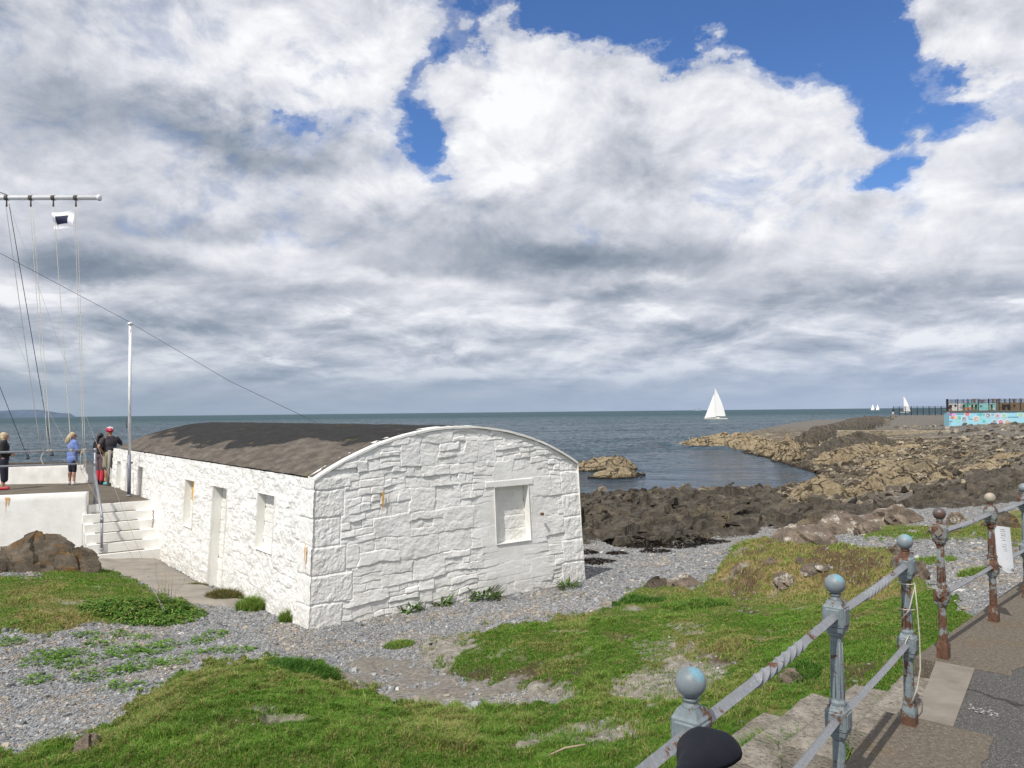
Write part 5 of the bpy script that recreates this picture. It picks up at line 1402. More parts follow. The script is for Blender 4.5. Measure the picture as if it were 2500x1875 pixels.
P_ = MB(); b_ = rail_pt(205); P_.tube([b_ + np.array([.05 * math.cos(t_) - .02, -.04, -.25 + .24 * math.sin(t_)]) for t_ in np.linspace(0, 2 * math.pi, 14)], .007, 4, caps=False); P_.tube([b_ + np.array([.07 * math.cos(t_) - .0, -.04, -.28 + .27 * math.sin(t_)]) for t_ in np.linspace(0, 2 * math.pi, 14)], .007, 4, caps=False)
P_.solo('rope_coil', MAT['rope'], 'loose loop of pale rope hanging from the rail right of the woman in blue', 'rope')
P_ = MB(); b_ = rail_pt(108); c_ = rail_pt(109, 1.17); P_.tube([b_, b_ + np.array([-.05, -.03, -.12]), (b_ + c_) / 2 + np.array([-.07, -.03, 0]), c_ + np.array([-.03, -.02, .05]), c_], .012, 5); P_.solo('rope_end', MAT['rope'], 'short pale rope tied between the two rails left of the woman in blue', 'rope')
for pts, lab, r_, mt in (
        ([D(22, 498, yd), D(127, 1110, 23.9)], 'dark stay wire slanting from the yard to the parapet left of the woman', .009, 'wire'),
        ([D(-120, 640, 21), D(68, 1118, 23.9)], 'dark stay wire at the far left edge ending on the parapet', .009, 'wire'),
        ([D(22, 500, yd), D(185, 953, 16.5), G(398, 1492, 3.1)], 'thin pale guy rope from the yard down across the steps to the nettles', .0036, 'ropegrey'),
        ([D(-200, 300, 22), D(116, 1000, 17.2), D(229, 1205, 15.2), G(404, 1490, 3.1)], 'second pale guy rope crossing the woman in blue and the steps', .0036, 'ropegrey'),
        ([D(-260, 520, 17), D(0, 618, 18.0), D(316, 786, 20.6)], 'dark wire sloping from upper left down to the top of the white pole', .0055, 'wire'),
        ([D(318, 788, 20.6), D(560, 930, 17.5), D(795, 1042, 15.2)], 'dark wire sloping from the white pole top down to the barrel roof', .0055, 'wire')):
    P_ = MB(); pp = []
    for i in range(len(pts) - 1): pp += line(pts[i], pts[i + 1], r_, 0, 8)[:-1]
    pp.append(pts[-1]); P_.tube(pp, r_, 5)
    if 'parapet' in lab: P_.tube([pp[-1] + np.array([0, 0, -.03]), pp[-1] + np.array([-.012, 0, .12])], .035, 6); P_.ell(pp[-1], (.06, .05, .05), 8, 5)
    P_.solo('stay_wire' if mt == 'wire' else 'guy_rope', MAT[mt], lab, 'wire' if mt == 'wire' else 'rope')

# flag: white with a dark blue oblong
fl = thing('signal_flag', 'small white signal flag with a dark blue centre, flying left from its halyard', 'flag', D(184, 540, yd))
nx_, nz_ = 26, 20
ux, uz = np.meshgrid(np.linspace(0, 1, nx_), np.linspace(0, 1, nz_))
p00 = D(183, 515, yd); 
Wd, Hd = .60, .50
X = p00[0] - ux * Wd * .93; Z = p00[2] - uz * Hd - .05 * ux * (1 - uz) + .05 * ux * uz * .8 + .02 * np.sin(ux * 6)
Y = p00[1] - .05 + .07 * np.sin(ux * 5.5 + uz * 2.2) * ux + .03 * np.sin(uz * 7 + ux * 3)
Vf = np.stack([X, Y, Z], -1).reshape(-1, 3) - ORG[fl.name]
qf = grid_faces(nz_, nx_); cx = ux.reshape(-1)[qf].mean(1); cz = uz.reshape(-1)[qf].mean(1)
inn = (cx > .26) & (cx < .80) & (cz > .27) & (cz < .74)
def thick(V, q, th=.004):
    n = len(V); return np.concatenate([V, V + np.array([0, th, 0])]), np.concatenate([q, q[:, ::-1] + n])
v_, q_, _ = compact(Vf, qf[~inn]); v_, q_ = thick(v_, q_); put('white_cloth', mesh_np('white_cloth', v_, q_, smooth=True), MAT['flagwhite'], fl)
v_, q_, _ = compact(Vf, qf[inn]); v_, q_ = thick(v_, q_); put('blue_centre', mesh_np('blue_centre', v_, q_, smooth=True), MAT['flagblue'], fl)

# white pole on the terrace
pb = G(315, 1212, 2.15); ptp = D(315, 792, pb[1])
pole = thing('white_pole', 'slim white pole with a grey lower sleeve standing against the long wall', 'pole', pb)
P_ = MB(); P_.tube([pb + np.array([0, 0, 1.12]), np.array([pb[0], pb[1], ptp[2]])], .038, 12); P_.build('pole_shaft', MAT['whitepaint'], pole)
P_ = MB(); P_.tube([pb, pb + np.array([0, 0, 1.12])], .047, 12); P_.lathe(pb, [(.07, 0), (.07, .03), (.05, .05)], 12); P_.build('lower_sleeve', MAT['greysleeve'], pole)
P_ = MB(); P_.lathe((pb[0], pb[1], ptp[2]), [(.04, -.02), (.07, 0), (.07, .03), (.03, .06)], 12); P_.build('pole_cap', MAT['whitepaint'], pole)
P_ = MB(); c_ = pb + np.array([-.06, -.02, 1.95]); P_.tube([c_ + np.array([0, 0, -.12]), c_ + np.array([-.03, 0, 0]), c_ + np.array([0, 0, .12])], .012, 5); P_.build('cleat', MAT['capstone'], pole)
P_ = MB(); c_ = pb + np.array([.06, 0, .9]); P_.box(c_, (.05, .05, .05)); P_.build('bracket', MAT['capstone'], pole)
P_ = MB(); b_ = wall_pt(.0, SL + .12, TZ); P_.tube([b_, b_ + np.array([.05, -.02, 1.1])], [.035, .05], 7); P_.solo('grey_tarp_roll', MAT['ropegrey'], 'narrow grey furled bundle standing at the far corner beside the man', 'bundle')
# ------------------------------------------------------------------ promenade
def poly_inset(pts): return pts
inner = [off((-6, -7), -.34), off(POSTS[0], -.34), off(POSTS[2], -.36), off(POSTS[3], -.38), off(POSTS[4], -.42)]
inner2 = [off(POSTS[5], -.36), off(POSTS[6], -.40), (5.0, 6.55), (9, 10.6), (13.5, 14.6)]
def ragged(a, b, amp=.03, step=.09):
    a, b = np.array(a), np.array(b); L = np.linalg.norm(b - a); n = max(2, int(L / step)); d = (b - a) / L; q = np.array([-d[1], d[0]])
    return [tuple(a + (b - a) * i / n + q * amp * float(fbm(np.array([a[0] * 3 + i * .8]), np.array([b[1] * 2.0]), 91, 3)[0]) * 1.6 * (0 < i)) for i in range(n)]
def slab_mesh(name, poly, z1, depth, mat, bump=.006, res=.05, kind='structure', noise_edge=0):
    P_ = MB(); P_.quadbox([tuple(p) for p in poly][::-1] if False else [tuple(p) for p in poly], z1 - depth, z1)
    o = P_.build(name, mat); tag(o, kind=kind); return o
asph = [(-6.6, -8)] + [inner[0], inner[1], inner[2], inner[3], tuple(np.array(POSTS[4]) + ln * .10 - nn * .37), tuple(np.array(POSTS[4]) + ln * .10 - nn * .17), tuple(np.array(POSTS[5]) - ln * .12 - nn * .19), tuple(np.array(POSTS[5]) - ln * .12 - nn * .41)] + inner2[1:] + [(30, 12), (30, -8)]
# order so that normals point up
asph = [(-6.6, -8), (-.6, -.4), (.3, 1.3), (1.2, 2.3), tuple(np.array(POSTS[4]) + ln * .10 - nn * .17), tuple(np.array(POSTS[5]) - ln * .12 - nn * .19), (3.75, 5.80), (4.6, 6.75), (8.8, 10.8), (13.2, 14.75), (40, 16), (40, -8)]
slab_mesh('promenade_surface', list(reversed(asph)), ZPROM - .004, 1.6, MAT['asphalt'])
p3, p4 = np.array(POSTS[4]), np.array(POSTS[5])
g0 = p3 + ln * .10; g1 = p4 - ln * .12          # the gap with the steps
eA = [EDGE[0], EDGE[1], EDGE[2], tuple(g0 + nn * .15), tuple(g0 - nn * .03), tuple(g0 - nn * .36)] + ragged(g0 - nn * .36, inner[3]) + ragged(inner[3], inner[2]) + [inner[2], inner[1], inner[0]]
slab_mesh('promenade_edge', eA, ZPROM, 1.6, MAT['edge'])
eB = [tuple(g1 + nn * .15), EDGE[5], EDGE[6], EDGE[7], EDGE[8], (12.6, 15.2), (13.5, 14.6), inner2[3]] + ragged(inner2[3], inner2[2]) + ragged(inner2[2], inner2[1]) + ragged(inner2[1], g1 - nn * .40) + [tuple(g1 - nn * .40)]
slab_mesh('promenade_edge', eB, ZPROM, 1.6, MAT['edge'])
st = thing('stone_steps', 'worn stone steps leading down from the promenade through the gap in the railing', 'steps', (g0[0], g0[1], ZPROM - .8))
P_ = MB(); P_.quadbox([tuple(q) for q in (g0 - nn * .18, g0 + nn * .0, g1 + nn * .02, g1 - nn * .20)][::-1], ZPROM - .5, ZPROM + .004)
P_.build('threshold_slab', MAT['slab'], st)
def rough_block(p0, p1, a0, a1, z1, dep, seed):
    """a weathered block: between p0..p1 along the line, a0..a1 outwards"""
    L = np.linalg.norm(p1 - p0); nx, ny = int(L / .02) + 2, int((a1 - a0) / .02) + 2
    X, Y = np.meshgrid(np.linspace(0, L, nx), np.linspace(a0, a1, ny))
    ed = np.minimum(np.minimum(X, L - X), np.minimum(Y - a0, a1 - Y))
    Zt = z1 + .012 * fbm(X * 6, Y * 6, seed, 4) + .006 * fbm(X * 25, Y * 25, seed + 1, 3) - .03 * (1 - sstep(0, .04, ed + .012 * fbm(X * 9, Y * 9, seed + 2, 3)))
    wob = .018 * fbm(X * 4, Y * 4 + 9, seed + 3, 3) * (1 - sstep(0, .06, ed))
    V = np.stack([p0[0] + ln[0] * X + nn[0] * (Y + wob), p0[1] + ln[1] * X + nn[1] * (Y + wob), Zt], -1)
    per = [(0, j) for j in range(nx)] + [(i, nx - 1) for i in range(1, ny)] + [(ny - 1, j) for j in range(nx - 2, -1, -1)] + [(i, 0) for i in range(ny - 2, 0, -1)]
    Vf = V.reshape(-1, 3); idx = np.array([i * nx + j for i, j in per]); low = Vf[idx].copy(); low[:, 2] = z1 - dep
    n = len(Vf); m_ = len(idx); k = np.arange(m_)
    side = np.stack([idx, n + k, n + (k + 1) % m_, idx[(k + 1) % m_]], -1)
    return mesh_np('step', np.concatenate([Vf, low]) - ORG[st.name], np.concatenate([grid_faces(ny, nx), side]), smooth=False)
for i, (a0, a1, zz_, q0, q1) in enumerate([(.03, .34, ZPROM - .11, .10, 1.19), (.35, .66, ZPROM - .24, -.05, 1.17), (.68, .97, ZPROM - .38, -.12, 1.20), (1.00, 1.26, ZPROM - .54, -.28, 1.05)]):
    put('step', rough_block(p3 + ln * q0, p3 + ln * q1, a0, a1, zz_, .5, 401 + i * 7), MAT['concrete'], st)

# ------------------------------------------------------------------ iron railing
PH = .97; RT, RB = .822, .415
rotp = math.atan2(ln[1], ln[0])
def post(parent, x, y, paint, ballm, ori):
    z0 = ZPROM; P_ = MB(); oct_ = R(22.5) + ori
    def ring(r, z): return (r / math.cos(R(22.5)), z)
    # square foot flaring into an eight sided shaft
    P_.box((x, y, z0 + .035), (.066, .066, .07), rz=ori); P_.box((x, y, z0 + .095), (.066, .066, .05), rz=ori, taper=.72)
    P_.lathe((x, y, z0), [ring(.0250, .08), ring(.0245, .15), ring(.0225, .33), ring(.026, .337), ring(.031, .345), ring(.031, .356), ring(.025, .364)], 8, False, oct_)
    for zc in (RB, RT):
        P_.box((x, y, z0 + zc), (.082, .082, .088), rz=ori, bev=.007)
        P_.box((x, y, z0 + zc), (.090, .058, .064), rz=ori, bev=.004); P_.box((x, y, z0 + zc), (.058, .090, .064), rz=ori, bev=.004)
        P_.box((x, y, z0 + zc - .051), (.070, .070, .018), rz=ori + 0, taper=1.1)
        P_.box((x, y, z0 + zc + .050), (.070, .070, .016), rz=ori, taper=.8)
    P_.lathe((x, y, z0), [ring(.024, .465), ring(.031, .472), ring(.031, .482), ring(.0255, .492), ring(.0245, .55), ring(.0215, .735), ring(.026, .742), ring(.031, .75), ring(.031, .76), ring(.024, .77)], 8, False, oct_)
    # fluting on the shaft faces
    for k in range(8):
        a = ori + k * math.pi / 4
        P_.tube([(x + .0245 * math.cos(a), y + .0245 * math.sin(a), z0 + .50), (x + .0215 * math.cos(a), y + .0215 * math.sin(a), z0 + .72)], .0026, 5)
    P_.box((x, y, z0 + .876), (.062, .062, .016), rz=ori, taper=.82)
    P_.lathe((x, y, z0), [(.022, .880), (.024, .888), (.0175, .894), (.0175, .899), (.022, .903), (.022, .907), (.015, .911)], 16)
    po = P_.build('post', MAT[paint], parent)
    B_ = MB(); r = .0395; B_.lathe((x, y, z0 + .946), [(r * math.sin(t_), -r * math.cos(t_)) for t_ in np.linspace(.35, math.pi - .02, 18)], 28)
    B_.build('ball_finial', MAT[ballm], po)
    return po
def bar(parent, name, a, b, z, side, twist, mat, a_in=.03):
    a = np.array(a, float); b = np.array(b, float); L = np.linalg.norm(b - a); n = 120
    f = np.linspace(a_in / L, 1 - a_in / L, n); pts = []; roll = []; rr = []
    for q in f:
        pts.append(np.array([a[0] + (b[0] - a[0]) * q, a[1] + (b[1] - a[1]) * q, ZPROM + z - .006 * math.sin(math.pi * q)]))
        t_ = min(1, max(0, (q - .33) / .34)); roll.append(twist * t_); rr.append(side / math.sqrt(2) * (1.0))
    P_ = MB(); P_.tube(pts, rr, 4, False, True, roll)
    # small irregular bevel so that edges catch the light
    return P_.build(name, MAT[mat], parent)
def diamond(parent, x, y, z, dirv, mat):
    """socket or end boss, a small square set on its corner"""
    P_ = MB(); c_ = np.array([x, y, ZPROM + z]); P_.tube([c_ + dirv * .036, c_ + dirv * .056], [.026, .022], 4, False); return P_.build('bar_socket', MAT[mat], parent)
ln3 = np.array([ln[0], ln[1], 0])
ra = thing('iron_railing', 'blue grey iron railing with ball topped posts and twisted bars nearest the camera', 'railing', (POSTS[2][0], POSTS[2][1], ZPROM))
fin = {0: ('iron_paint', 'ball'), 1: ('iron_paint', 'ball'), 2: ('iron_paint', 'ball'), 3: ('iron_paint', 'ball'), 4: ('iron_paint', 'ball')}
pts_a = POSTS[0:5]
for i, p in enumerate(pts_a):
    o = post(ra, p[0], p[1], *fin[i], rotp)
for i in range(4):
    bar(ra, 'top_bar', pts_a[i], pts_a[i + 1], RT, .030, math.pi * 3.5, 'iron_rail'); bar(ra, 'bottom_bar', pts_a[i], pts_a[i + 1], RB, .025, 0, 'iron_rail')
rb = thing('iron_railing', 'rusty stretch of iron railing beyond the step gap, with a brown and a tan ball', 'railing', (POSTS[5][0], POSTS[5][1], ZPROM))
pts_b = POSTS[5:8] + [(5.2, 7.45), (6.1, 8.35)]
fb = [('iron_rusty', 'ball_dark'), ('iron_rusty', 'ball_tan'), ('iron_paint', 'ball'), ('iron_rusty', 'ball'), ('iron_rusty', 'ball')]
for i, p in enumerate(pts_b):
    post(rb, p[0], p[1], *fb[i], math.atan2(pts_b[min(i + 1, 4)][1] - pts_b[min(i, 3)][1], pts_b[min(i + 1, 4)][0] - pts_b[min(i, 3)][0]))
for i in range(4):
    bar(rb, 'top_bar', pts_b[i], pts_b[i + 1], RT, .029, math.pi * 3.5, 'iron_rail'); bar(rb, 'bottom_bar', pts_b[i], pts_b[i + 1], RB, .025, 0, 'iron_rail')
for z in (RT, RB):
    diamond(rb, pts_b[0][0], pts_b[0][1], z, -ln3, 'iron_rusty' if z == RB else 'slab'); diamond(ra, pts_a[4][0], pts_a[4][1], z, ln3, 'iron_paint')

# worn paint mark on the tarmac
P_ = MB(); rr_ = random.Random(5)
for k in range(70):
    u_ = rr_.random() ** .8; c_ = G(2365 + 70 * u_, 1727 + 20 * u_ + rr_.gauss(0, 4), 1.65); r_ = rr_.uniform(.0015, .006)
    P_.add([(c_[0] + r_ * math.cos(a) * 1.5, c_[1] + r_ * math.sin(a), ZPROM + .001) for a in np.linspace(0, 5.2, 6)], [tuple(range(6))])
tag(P_.build('paint_mark', simple('worn_paint', (.38, .37, .35), .9, .3, 60)), kind='structure')

# string tied to the fifth post
P_ = MB(); c_ = np.array([POSTS[4][0], POSTS[4][1], ZPROM])
sidev = np.array([.62, -.78, 0]) * .045
P_.tube([c_ + np.array([.04 * math.cos(a), .04 * math.sin(a), .735 + .004 * math.sin(a)]) for a in np.linspace(0, 6.28, 14)], .0028, 5, caps=False)
P_.tube([c_ + sidev + np.array([0, 0, .73]), c_ + sidev * 1.1 + np.array([.005, 0, .6]), c_ + sidev * 1.2 + np.array([.008, 0, .45]), c_ + sidev * 1.35 + np.array([0, 0, .3]), c_ + sidev * 1.2 + np.array([-.012, 0, .2]), c_ + sidev + np.array([-.035, 0, .12])], [.003, .003, .003, .004, .0045, .006], 6)
P_.tube([c_ + np.array([-.04, -.02, .55]), c_ + np.array([-.01, -.045, .60]), c_ + sidev + np.array([0, 0, .72])], .0025, 5)
P_.tube([c_ + np.array([.04 * math.cos(a), .04 * math.sin(a), .60]) for a in np.linspace(2.6, 5.6, 10)], .0025, 5)
P_.tube([c_ + sidev + np.array([0, 0, .43]), c_ + sidev * .6 + np.array([-.03, -.02, .47]), c_ + np.array([-.035, -.05, .44]), c_ + np.array([-.05, -.045, .36]), c_ + np.array([-.045, -.045, .27])], .0028, 5)
P_.solo('white_string', MAT['rope'], 'white string tied round the railing post beside the step gap', 'string')

# laminated notice on the sixth post
sp_ = np.array([POSTS[6][0], POSTS[6][1], ZPROM])
sign = thing('notice_sheet', 'curled white laminated notice strapped to the post with the tan ball', 'notice', sp_ + np.array([.04, -.02, .42]))
nx_, nz_ = 16, 22
U_, V_2 = np.meshgrid(np.linspace(0, 1, nx_), np.linspace(0, 1, nz_))
def sign_pt(u_, v_, o=0.0):
    """u across, v down, curled about the upright axis"""
    w_s = .21; bend = (u_ - .15) * 1.5
    x = sp_[0] + .022 + np.sin(bend * .9) * w_s * .22 + .022 * v_; y = sp_[1] - .02 - .09 * u_ - .05 * (1 - np.cos(bend * 1.2)) * w_s * 2 + 0 * v_
    z = sp_[2] + .735 - v_ * .345 - .015 * u_ * v_ - .05 * (v_ > .93) * np.abs(u_ - .55) * -1
    return np.stack([x + o * .4, y - o, z + 0 * x], -1)
S_ = sign_pt(U_, V_2); So = S_ + np.array([.001, .003, 0])
Vs = np.concatenate([S_.reshape(-1, 3), So.reshape(-1, 3)]) - ORG[sign.name]; qf = grid_faces(nz_, nx_)
put('laminated_sheet', mesh_np('laminated_sheet', Vs, np.concatenate([qf, qf[:, ::-1] + nx_ * nz_]), smooth=True), MAT['paper'], sign)
P_ = MB()
rowsd = [(.06, .34, .86), (.10, .34, .80), (.15, .36, .84), (.19, .36, .70), (.24, .34, .80), (.29, .34, .86), (.38, .36, .84), (.43, .38, .86), (.48, .44, .84), (.52, .46, .82), (.68, .58, .70), (.82, .64, .72), (.90, .52, .84), (.93, .56, .84)]
for v0, ua, ub in rowsd:
    n = 14
    for k in range(n):
        if _h(np.array([k * 3.0]), np.array([v0 * 100]), 5)[0] < .25: continue
        a = ua + (ub - ua) * k / n; b_ = a + (ub - ua) / n * .72
        q4 = [sign_pt(np.array(a), np.array(v0), .0025), sign_pt(np.array(b_), np.array(v0), .0025), sign_pt(np.array(b_), np.array(v0 + .016), .0025), sign_pt(np.array(a), np.array(v0 + .016), .0025)]
        P_.add(q4, [(0, 3, 2, 1)])
pr = P_.build('printed_text', MAT['ink'], sign)
for zz_ in (.73, .50):
    P_ = MB(); P_.tube([sp_ + np.array([.037 * math.cos(a), .037 * math.sin(a), zz_ + .003 * math.sin(3 * a)]) for a in np.linspace(0, 6.28, 14)] + [sp_ + np.array([.08, -.05, zz_])], .004, 5); P_.build('cable_tie', MAT['rustiron'], sign)

# ------------------------------------------------------------------ bicycle propped against the near railing (mostly below the frame)
sb = D(1750, 1802, 1.78)     # rear of the saddle
bk = thing('bicycle', 'bicycle with a black saddle leaning on the near railing', 'bicycle', (sb[0] - .1, sb[1] - .15, ZPROM))
fd = np.array([-.56, -.83, 0]); fd /= np.linalg.norm(fd); sdv = np.array([-fd[1], fd[0], 0])    # towards the nose, sideways
nl, nw = 34, 22
SV = []
for i in range(nl):
    f = i / (nl - 1); L_ = .27 * f
    w_h = .073 * math.sin(math.pi * min(1, (f + .04) / .5) * .5) ** .55 if f < .22 else 0
    # half width from the rear: round, widest at 18 %, waisted, slim nose
    w_h = np.interp(f, [0, .03, .10, .20, .35, .5, .7, .92, .98, 1], [.018, .046, .068, .073, .060, .040, .026, .022, .016, .004])
    hgt_ = np.interp(f, [0, .03, .10, .3, .6, 1], [-.022, -.004, .004, -.004, -.008, -.022])
    for j in range(nw):
        a = 2 * math.pi * j / nw
        cx, cz = math.cos(a), math.sin(a)
        th_ = np.interp(f, [0, .05, .2, .6, 1], [.012, .022, .028, .022, .010])
        zz_ = hgt_ + (cz * .030 if cz > 0 else cz * th_) - .010 * cx * cx * (cz > -.2) - .006 * max(0, 1 - abs(cx) * 4) * (cz > 0) * (f < .7)
        p = sb + fd * L_ + sdv * w_h * np.sign(cx) * abs(cx) ** .8 + np.array([0, 0, zz_])
        SV.append(p)
P_ = MB(); F_ = [(i * nw + k, i * nw + (k + 1) % nw, (i + 1) * nw + (k + 1) % nw, (i + 1) * nw + k) for i in range(nl - 1) for k in range(nw)]
P_.add(SV, F_ + [tuple(range(nw))[::-1], tuple((nl - 1) * nw + k for k in range(nw))], True)
sad = P_.build('saddle', MAT['saddle'], bk)
P_ = MB()
for s_ in (-1, 1): P_.tube([sb + fd * .03 + sdv * .028 * s_ + np.array([0, 0, -.02]), sb + fd * .08 + sdv * .022 * s_ + np.array([0, 0, -.05]), sb + fd * .17 + sdv * .022 * s_ + np.array([0, 0, -.048]), sb + fd * .25 + sdv * .01 * s_ + np.array([0, 0, -.02])], .0035, 6)
P_.tube([sb + fd * .12 - sdv * .03 + np.array([0, 0, -.05]), sb + fd * .12 + sdv * .03 + np.array([0, 0, -.05])], .012, 6)
P_.build('saddle_rails', MAT['black'], sad)
bb_ = np.array([sb[0], sb[1], ZPROM + .28]) + fd * .28
st_top = sb + fd * .12 + np.array([0, 0, -.055])
P_ = MB(); P_.tube([st_top, st_top + (bb_ - st_top) * .35], .0135, 10); P_.build('seat_post', MAT['black'], bk)
rw = np.array([sb[0], sb[1], ZPROM + .34]) - fd * .15; fwh = rw + fd * 1.02
hd1 = rw + fd * .86 + np.array([0, 0, .50]); hd0 = rw + fd * .90 + np.array([0, 0, .36]); sj = st_top + (bb_ - st_top) * .3
P_ = MB()
for a_, b_, r_ in ((sj, bb_, .016), (sj, hd1, .015), (bb_, hd0, .018), (hd1, hd0, .019), (hd0, fwh, .012)): P_.tube([a_, b_], r_, 8)
for s_ in (-1, 1):
    P_.tube([bb_ + sdv * .03 * s_, rw + sdv * .06 * s_], .009, 6); P_.tube([sj, rw + sdv * .06 * s_], .008, 6)
P_.build('bicycle_frame', MAT['frame'], bk)
for c_ in (rw, fwh):
    P_ = MB(); P_.tube([c_ + fd * .325 * math.cos(a) + np.array([0, 0, .325 * math.sin(a)]) for a in np.linspace(0, 2 * math.pi, 40)], .018, 8, caps=False); wh = P_.build('wheel', MAT['tyre'], bk)
    P_ = MB(); P_.tube([c_ + fd * .305 * math.cos(a) + np.array([0, 0, .305 * math.sin(a)]) for a in np.linspace(0, 2 * math.pi, 40)], .010, 6, caps=False)
    for k in range(16): a = k * math.pi / 8; P_.tube([c_, c_ + fd * .30 * math.cos(a) + np.array([0, 0, .30 * math.sin(a)])], .0015, 4)
    P_.build('rim', MAT['frame'], wh)
P_ = MB(); hb_ = hd1 + np.array([0, 0, .12]); P_.tube([hd1, hb_], .014, 8); P_.tube([hb_ - sdv * .29, hb_ - sdv * .1 + fd * .02, hb_ + sdv * .1 + fd * .02, hb_ + sdv * .29], .013, 8); P_.build('handlebar', MAT['black'], bk)

# ------------------------------------------------------------------ people
def person(lab, foot, yaw, H, pose, parts, cat='person'):
    """pose: joints in metres for a 1.70 m body, x right, y forward, z up"""
    o = thing('person', lab, cat, foot)
    X = Matrix.Translation((0, 0, 0)) @ Matrix.Rotation(yaw, 4, 'Z') @ Matrix.Scale(H / 1.70, 4)
    J = pose
    def limb(P, pts, rs):
        for i in range(len(pts) - 1): P.cap(pts[i], pts[i + 1], rs[i], rs[i + 1])
    B = MB()
    hd = np.array(J['head'])
    B.ell(hd, (.072, .092, .108)); B.ell(hd + np.array([0, .02, -.05]), (.055, .07, .065))
    nz = np.array(J.get('face', (0, 1, 0)), float); nz /= np.linalg.norm(nz)
    sdn = np.array([nz[1], -nz[0], 0])
    B.ell(hd + nz * .092 + np.array([0, 0, -.012]), (.014, .014, .022), 8, 6)
    for s_ in (-1, 1): B.ell(hd + sdn * .074 * s_ + np.array([0, 0, -.01]), (.012, .018, .028), 8, 6)
    B.ell(hd + nz * .08 + np.array([0, 0, -.055]), (.022, .014, .010), 8, 6)
    nk = np.array(J['neck'])
    B.cap(nk, hd + np.array([0, -.012, -.06]), .055, .050)
    ch = np.array(J['chest']); pv = np.array(J['pelvis'])
    w = J.get('bulk', 1.0)
    B.ell(ch, (.165 * w, .105 * w, .19)); B.ell((ch + pv) / 2, (.135 * w, .095 * w, .20)); B.ell(pv, (.155 * w, .11 * w, .14))
    for s_, k in ((-1, 'l'), (1, 'r')):
        sh_ = np.array(J['sh' + k]); el_ = np.array(J['el' + k]); wr = np.array(J['wr' + k]); hp = pv + np.array([.085 * s_ * w, 0, -.02]); kn = np.array(J['kn' + k]); an = np.array(J['an' + k])
        limb(B, [nk + (0, 0, -.03), sh_], [.05, .055]); limb(B, [sh_, el_, wr], [.052, .040, .028])
        d_ = wr - el_; d_ = d_ / np.linalg.norm(d_); B.ell(wr + d_ * .045, (.036, .024, .05), 10, 7)
        for q in range(4): B.cap(wr + d_ * .07 + np.array([.022 - .015 * q, 0, 0]), wr + d_ * (.135 - .01 * abs(q - 1)) + np.array([.022 - .016 * q, .01, 0]), .0105, .0085)
        B.cap(wr + d_ * .03, wr + d_ * .075 + np.array([0, .035, 0]), .012, .009)
        limb(B, [hp, kn, an], [.088 * w, .058, .040]); B.cap(kn + (an - kn) * .3 + np.array([0, -.012, 0]), kn + (an - kn) * .5 + np.array([0, -.01, 0]), .056, .05)
        fw_v = np.array(J.get('toe' + k, (0, 1, 0)), float); B.cap(an + (0, 0, -.02), an + fw_v * .14 + np.array([0, 0, -.045]), .038, .028)
    B.fused('body', MAT[parts.get('skin', 'skin')], o, .013, 3, X)
    return o, X
def cloth(o, X, name, shapes, mat, vox=.014, sm=4, label=None):
    P = MB()
    for s in shapes:
        if s[0] == 'c': P.cap(*s[1:])
        else: P.ell(*s[1:])
    return P.fused(name, MAT[mat], o, vox, sm, X, label)
def foot_at(px, py, E=2.15): return G(px, py, E)

# woman in the blue tunic, looking out to the right, hair blowing left
f = foot_at(176, 1184)
J = dict(head=(0, .02, 1.585), neck=(0, 0, 1.44), chest=(0, 0, 1.25), pelvis=(0, 0, .95), shl=(-.17, 0, 1.38), shr=(.17, 0, 1.38), ell=(-.22, .06, 1.12), elr=(.22, .08, 1.12), wrl=(-.06, .20, 1.03), wrr=(.08, .22, 1.02),
         knl=(-.11, .0, .50), knr=(.10, .02, .50), anl=(-.15, -.02, .09), anr=(.13, .0, .09), bulk=1.12, face=(.3, 1, 0))
o, X = person('woman in a blue tunic and black leggings with windblown blonde hair by the rail', f, R(-38), 1.66, J, dict(skin='skin'))
cloth(o, X, 'tunic', [('e', (0, 0, 1.24), (.20, .14, .21)), ('e', (0, 0, 1.02), (.20, .15, .26)), ('e', (0, 0, .86), (.205, .155, .22)), ('c', (-.17, 0, 1.37), (-.22, .05, 1.13), .075, .066), ('c', (.17, 0, 1.37), (.22, .07, 1.13), .075, .066), ('c', (-.05, 0, 1.40), (.05, 0, 1.40), .085, .085), ('c', (-.10, -.03, .80), (-.12, -.02, .66), .085, .06), ('c', (.05, -.03, .80), (.07, -.02, .72), .10, .07)], 'blue', .013, 3)
cloth(o, X, 'leggings', [('c', (-.09, 0, .88), (-.11, 0, .50), .105, .075), ('c', (.09, 0, .88), (.10, .02, .50), .105, .075), ('c', (-.11, 0, .50), (-.12, 0, .45), .075, .068), ('c', (.10, .02, .50), (.105, .02, .45), .075, .068)], 'navy')
cloth(o, X, 'shoe', [('c', (-.15, -.05, .05), (-.15, .13, .045), .052, .042), ('e', (-.15, -.03, .08), (.05, .07, .05))], 'shoewhite'); cloth(o, X, 'shoe', [('c', (.13, -.03, .05), (.13, .15, .045), .052, .042), ('e', (.13, -.01, .08), (.05, .07, .05))], 'shoewhite')
cloth(o, X, 'hair', [('e', (0, -.01, 1.61), (.082, .098, .100)), ('e', (-.04, -.06, 1.57), (.07, .07, .09)), ('c', (-.06, -.08, 1.56), (-.19, -.10, 1.43), .055, .03), ('c', (-.05, -.09, 1.52), (-.13, -.13, 1.36), .07, .035), ('c', (-.16, -.10, 1.50), (-.29, -.10, 1.40), .04, .02), ('c', (-.10, -.1, 1.45), (-.2, -.11, 1.31), .035, .015), ('c', (.03, -.08, 1.55), (-.02, -.12, 1.38), .055, .03)], 'blonde', .010, 2)
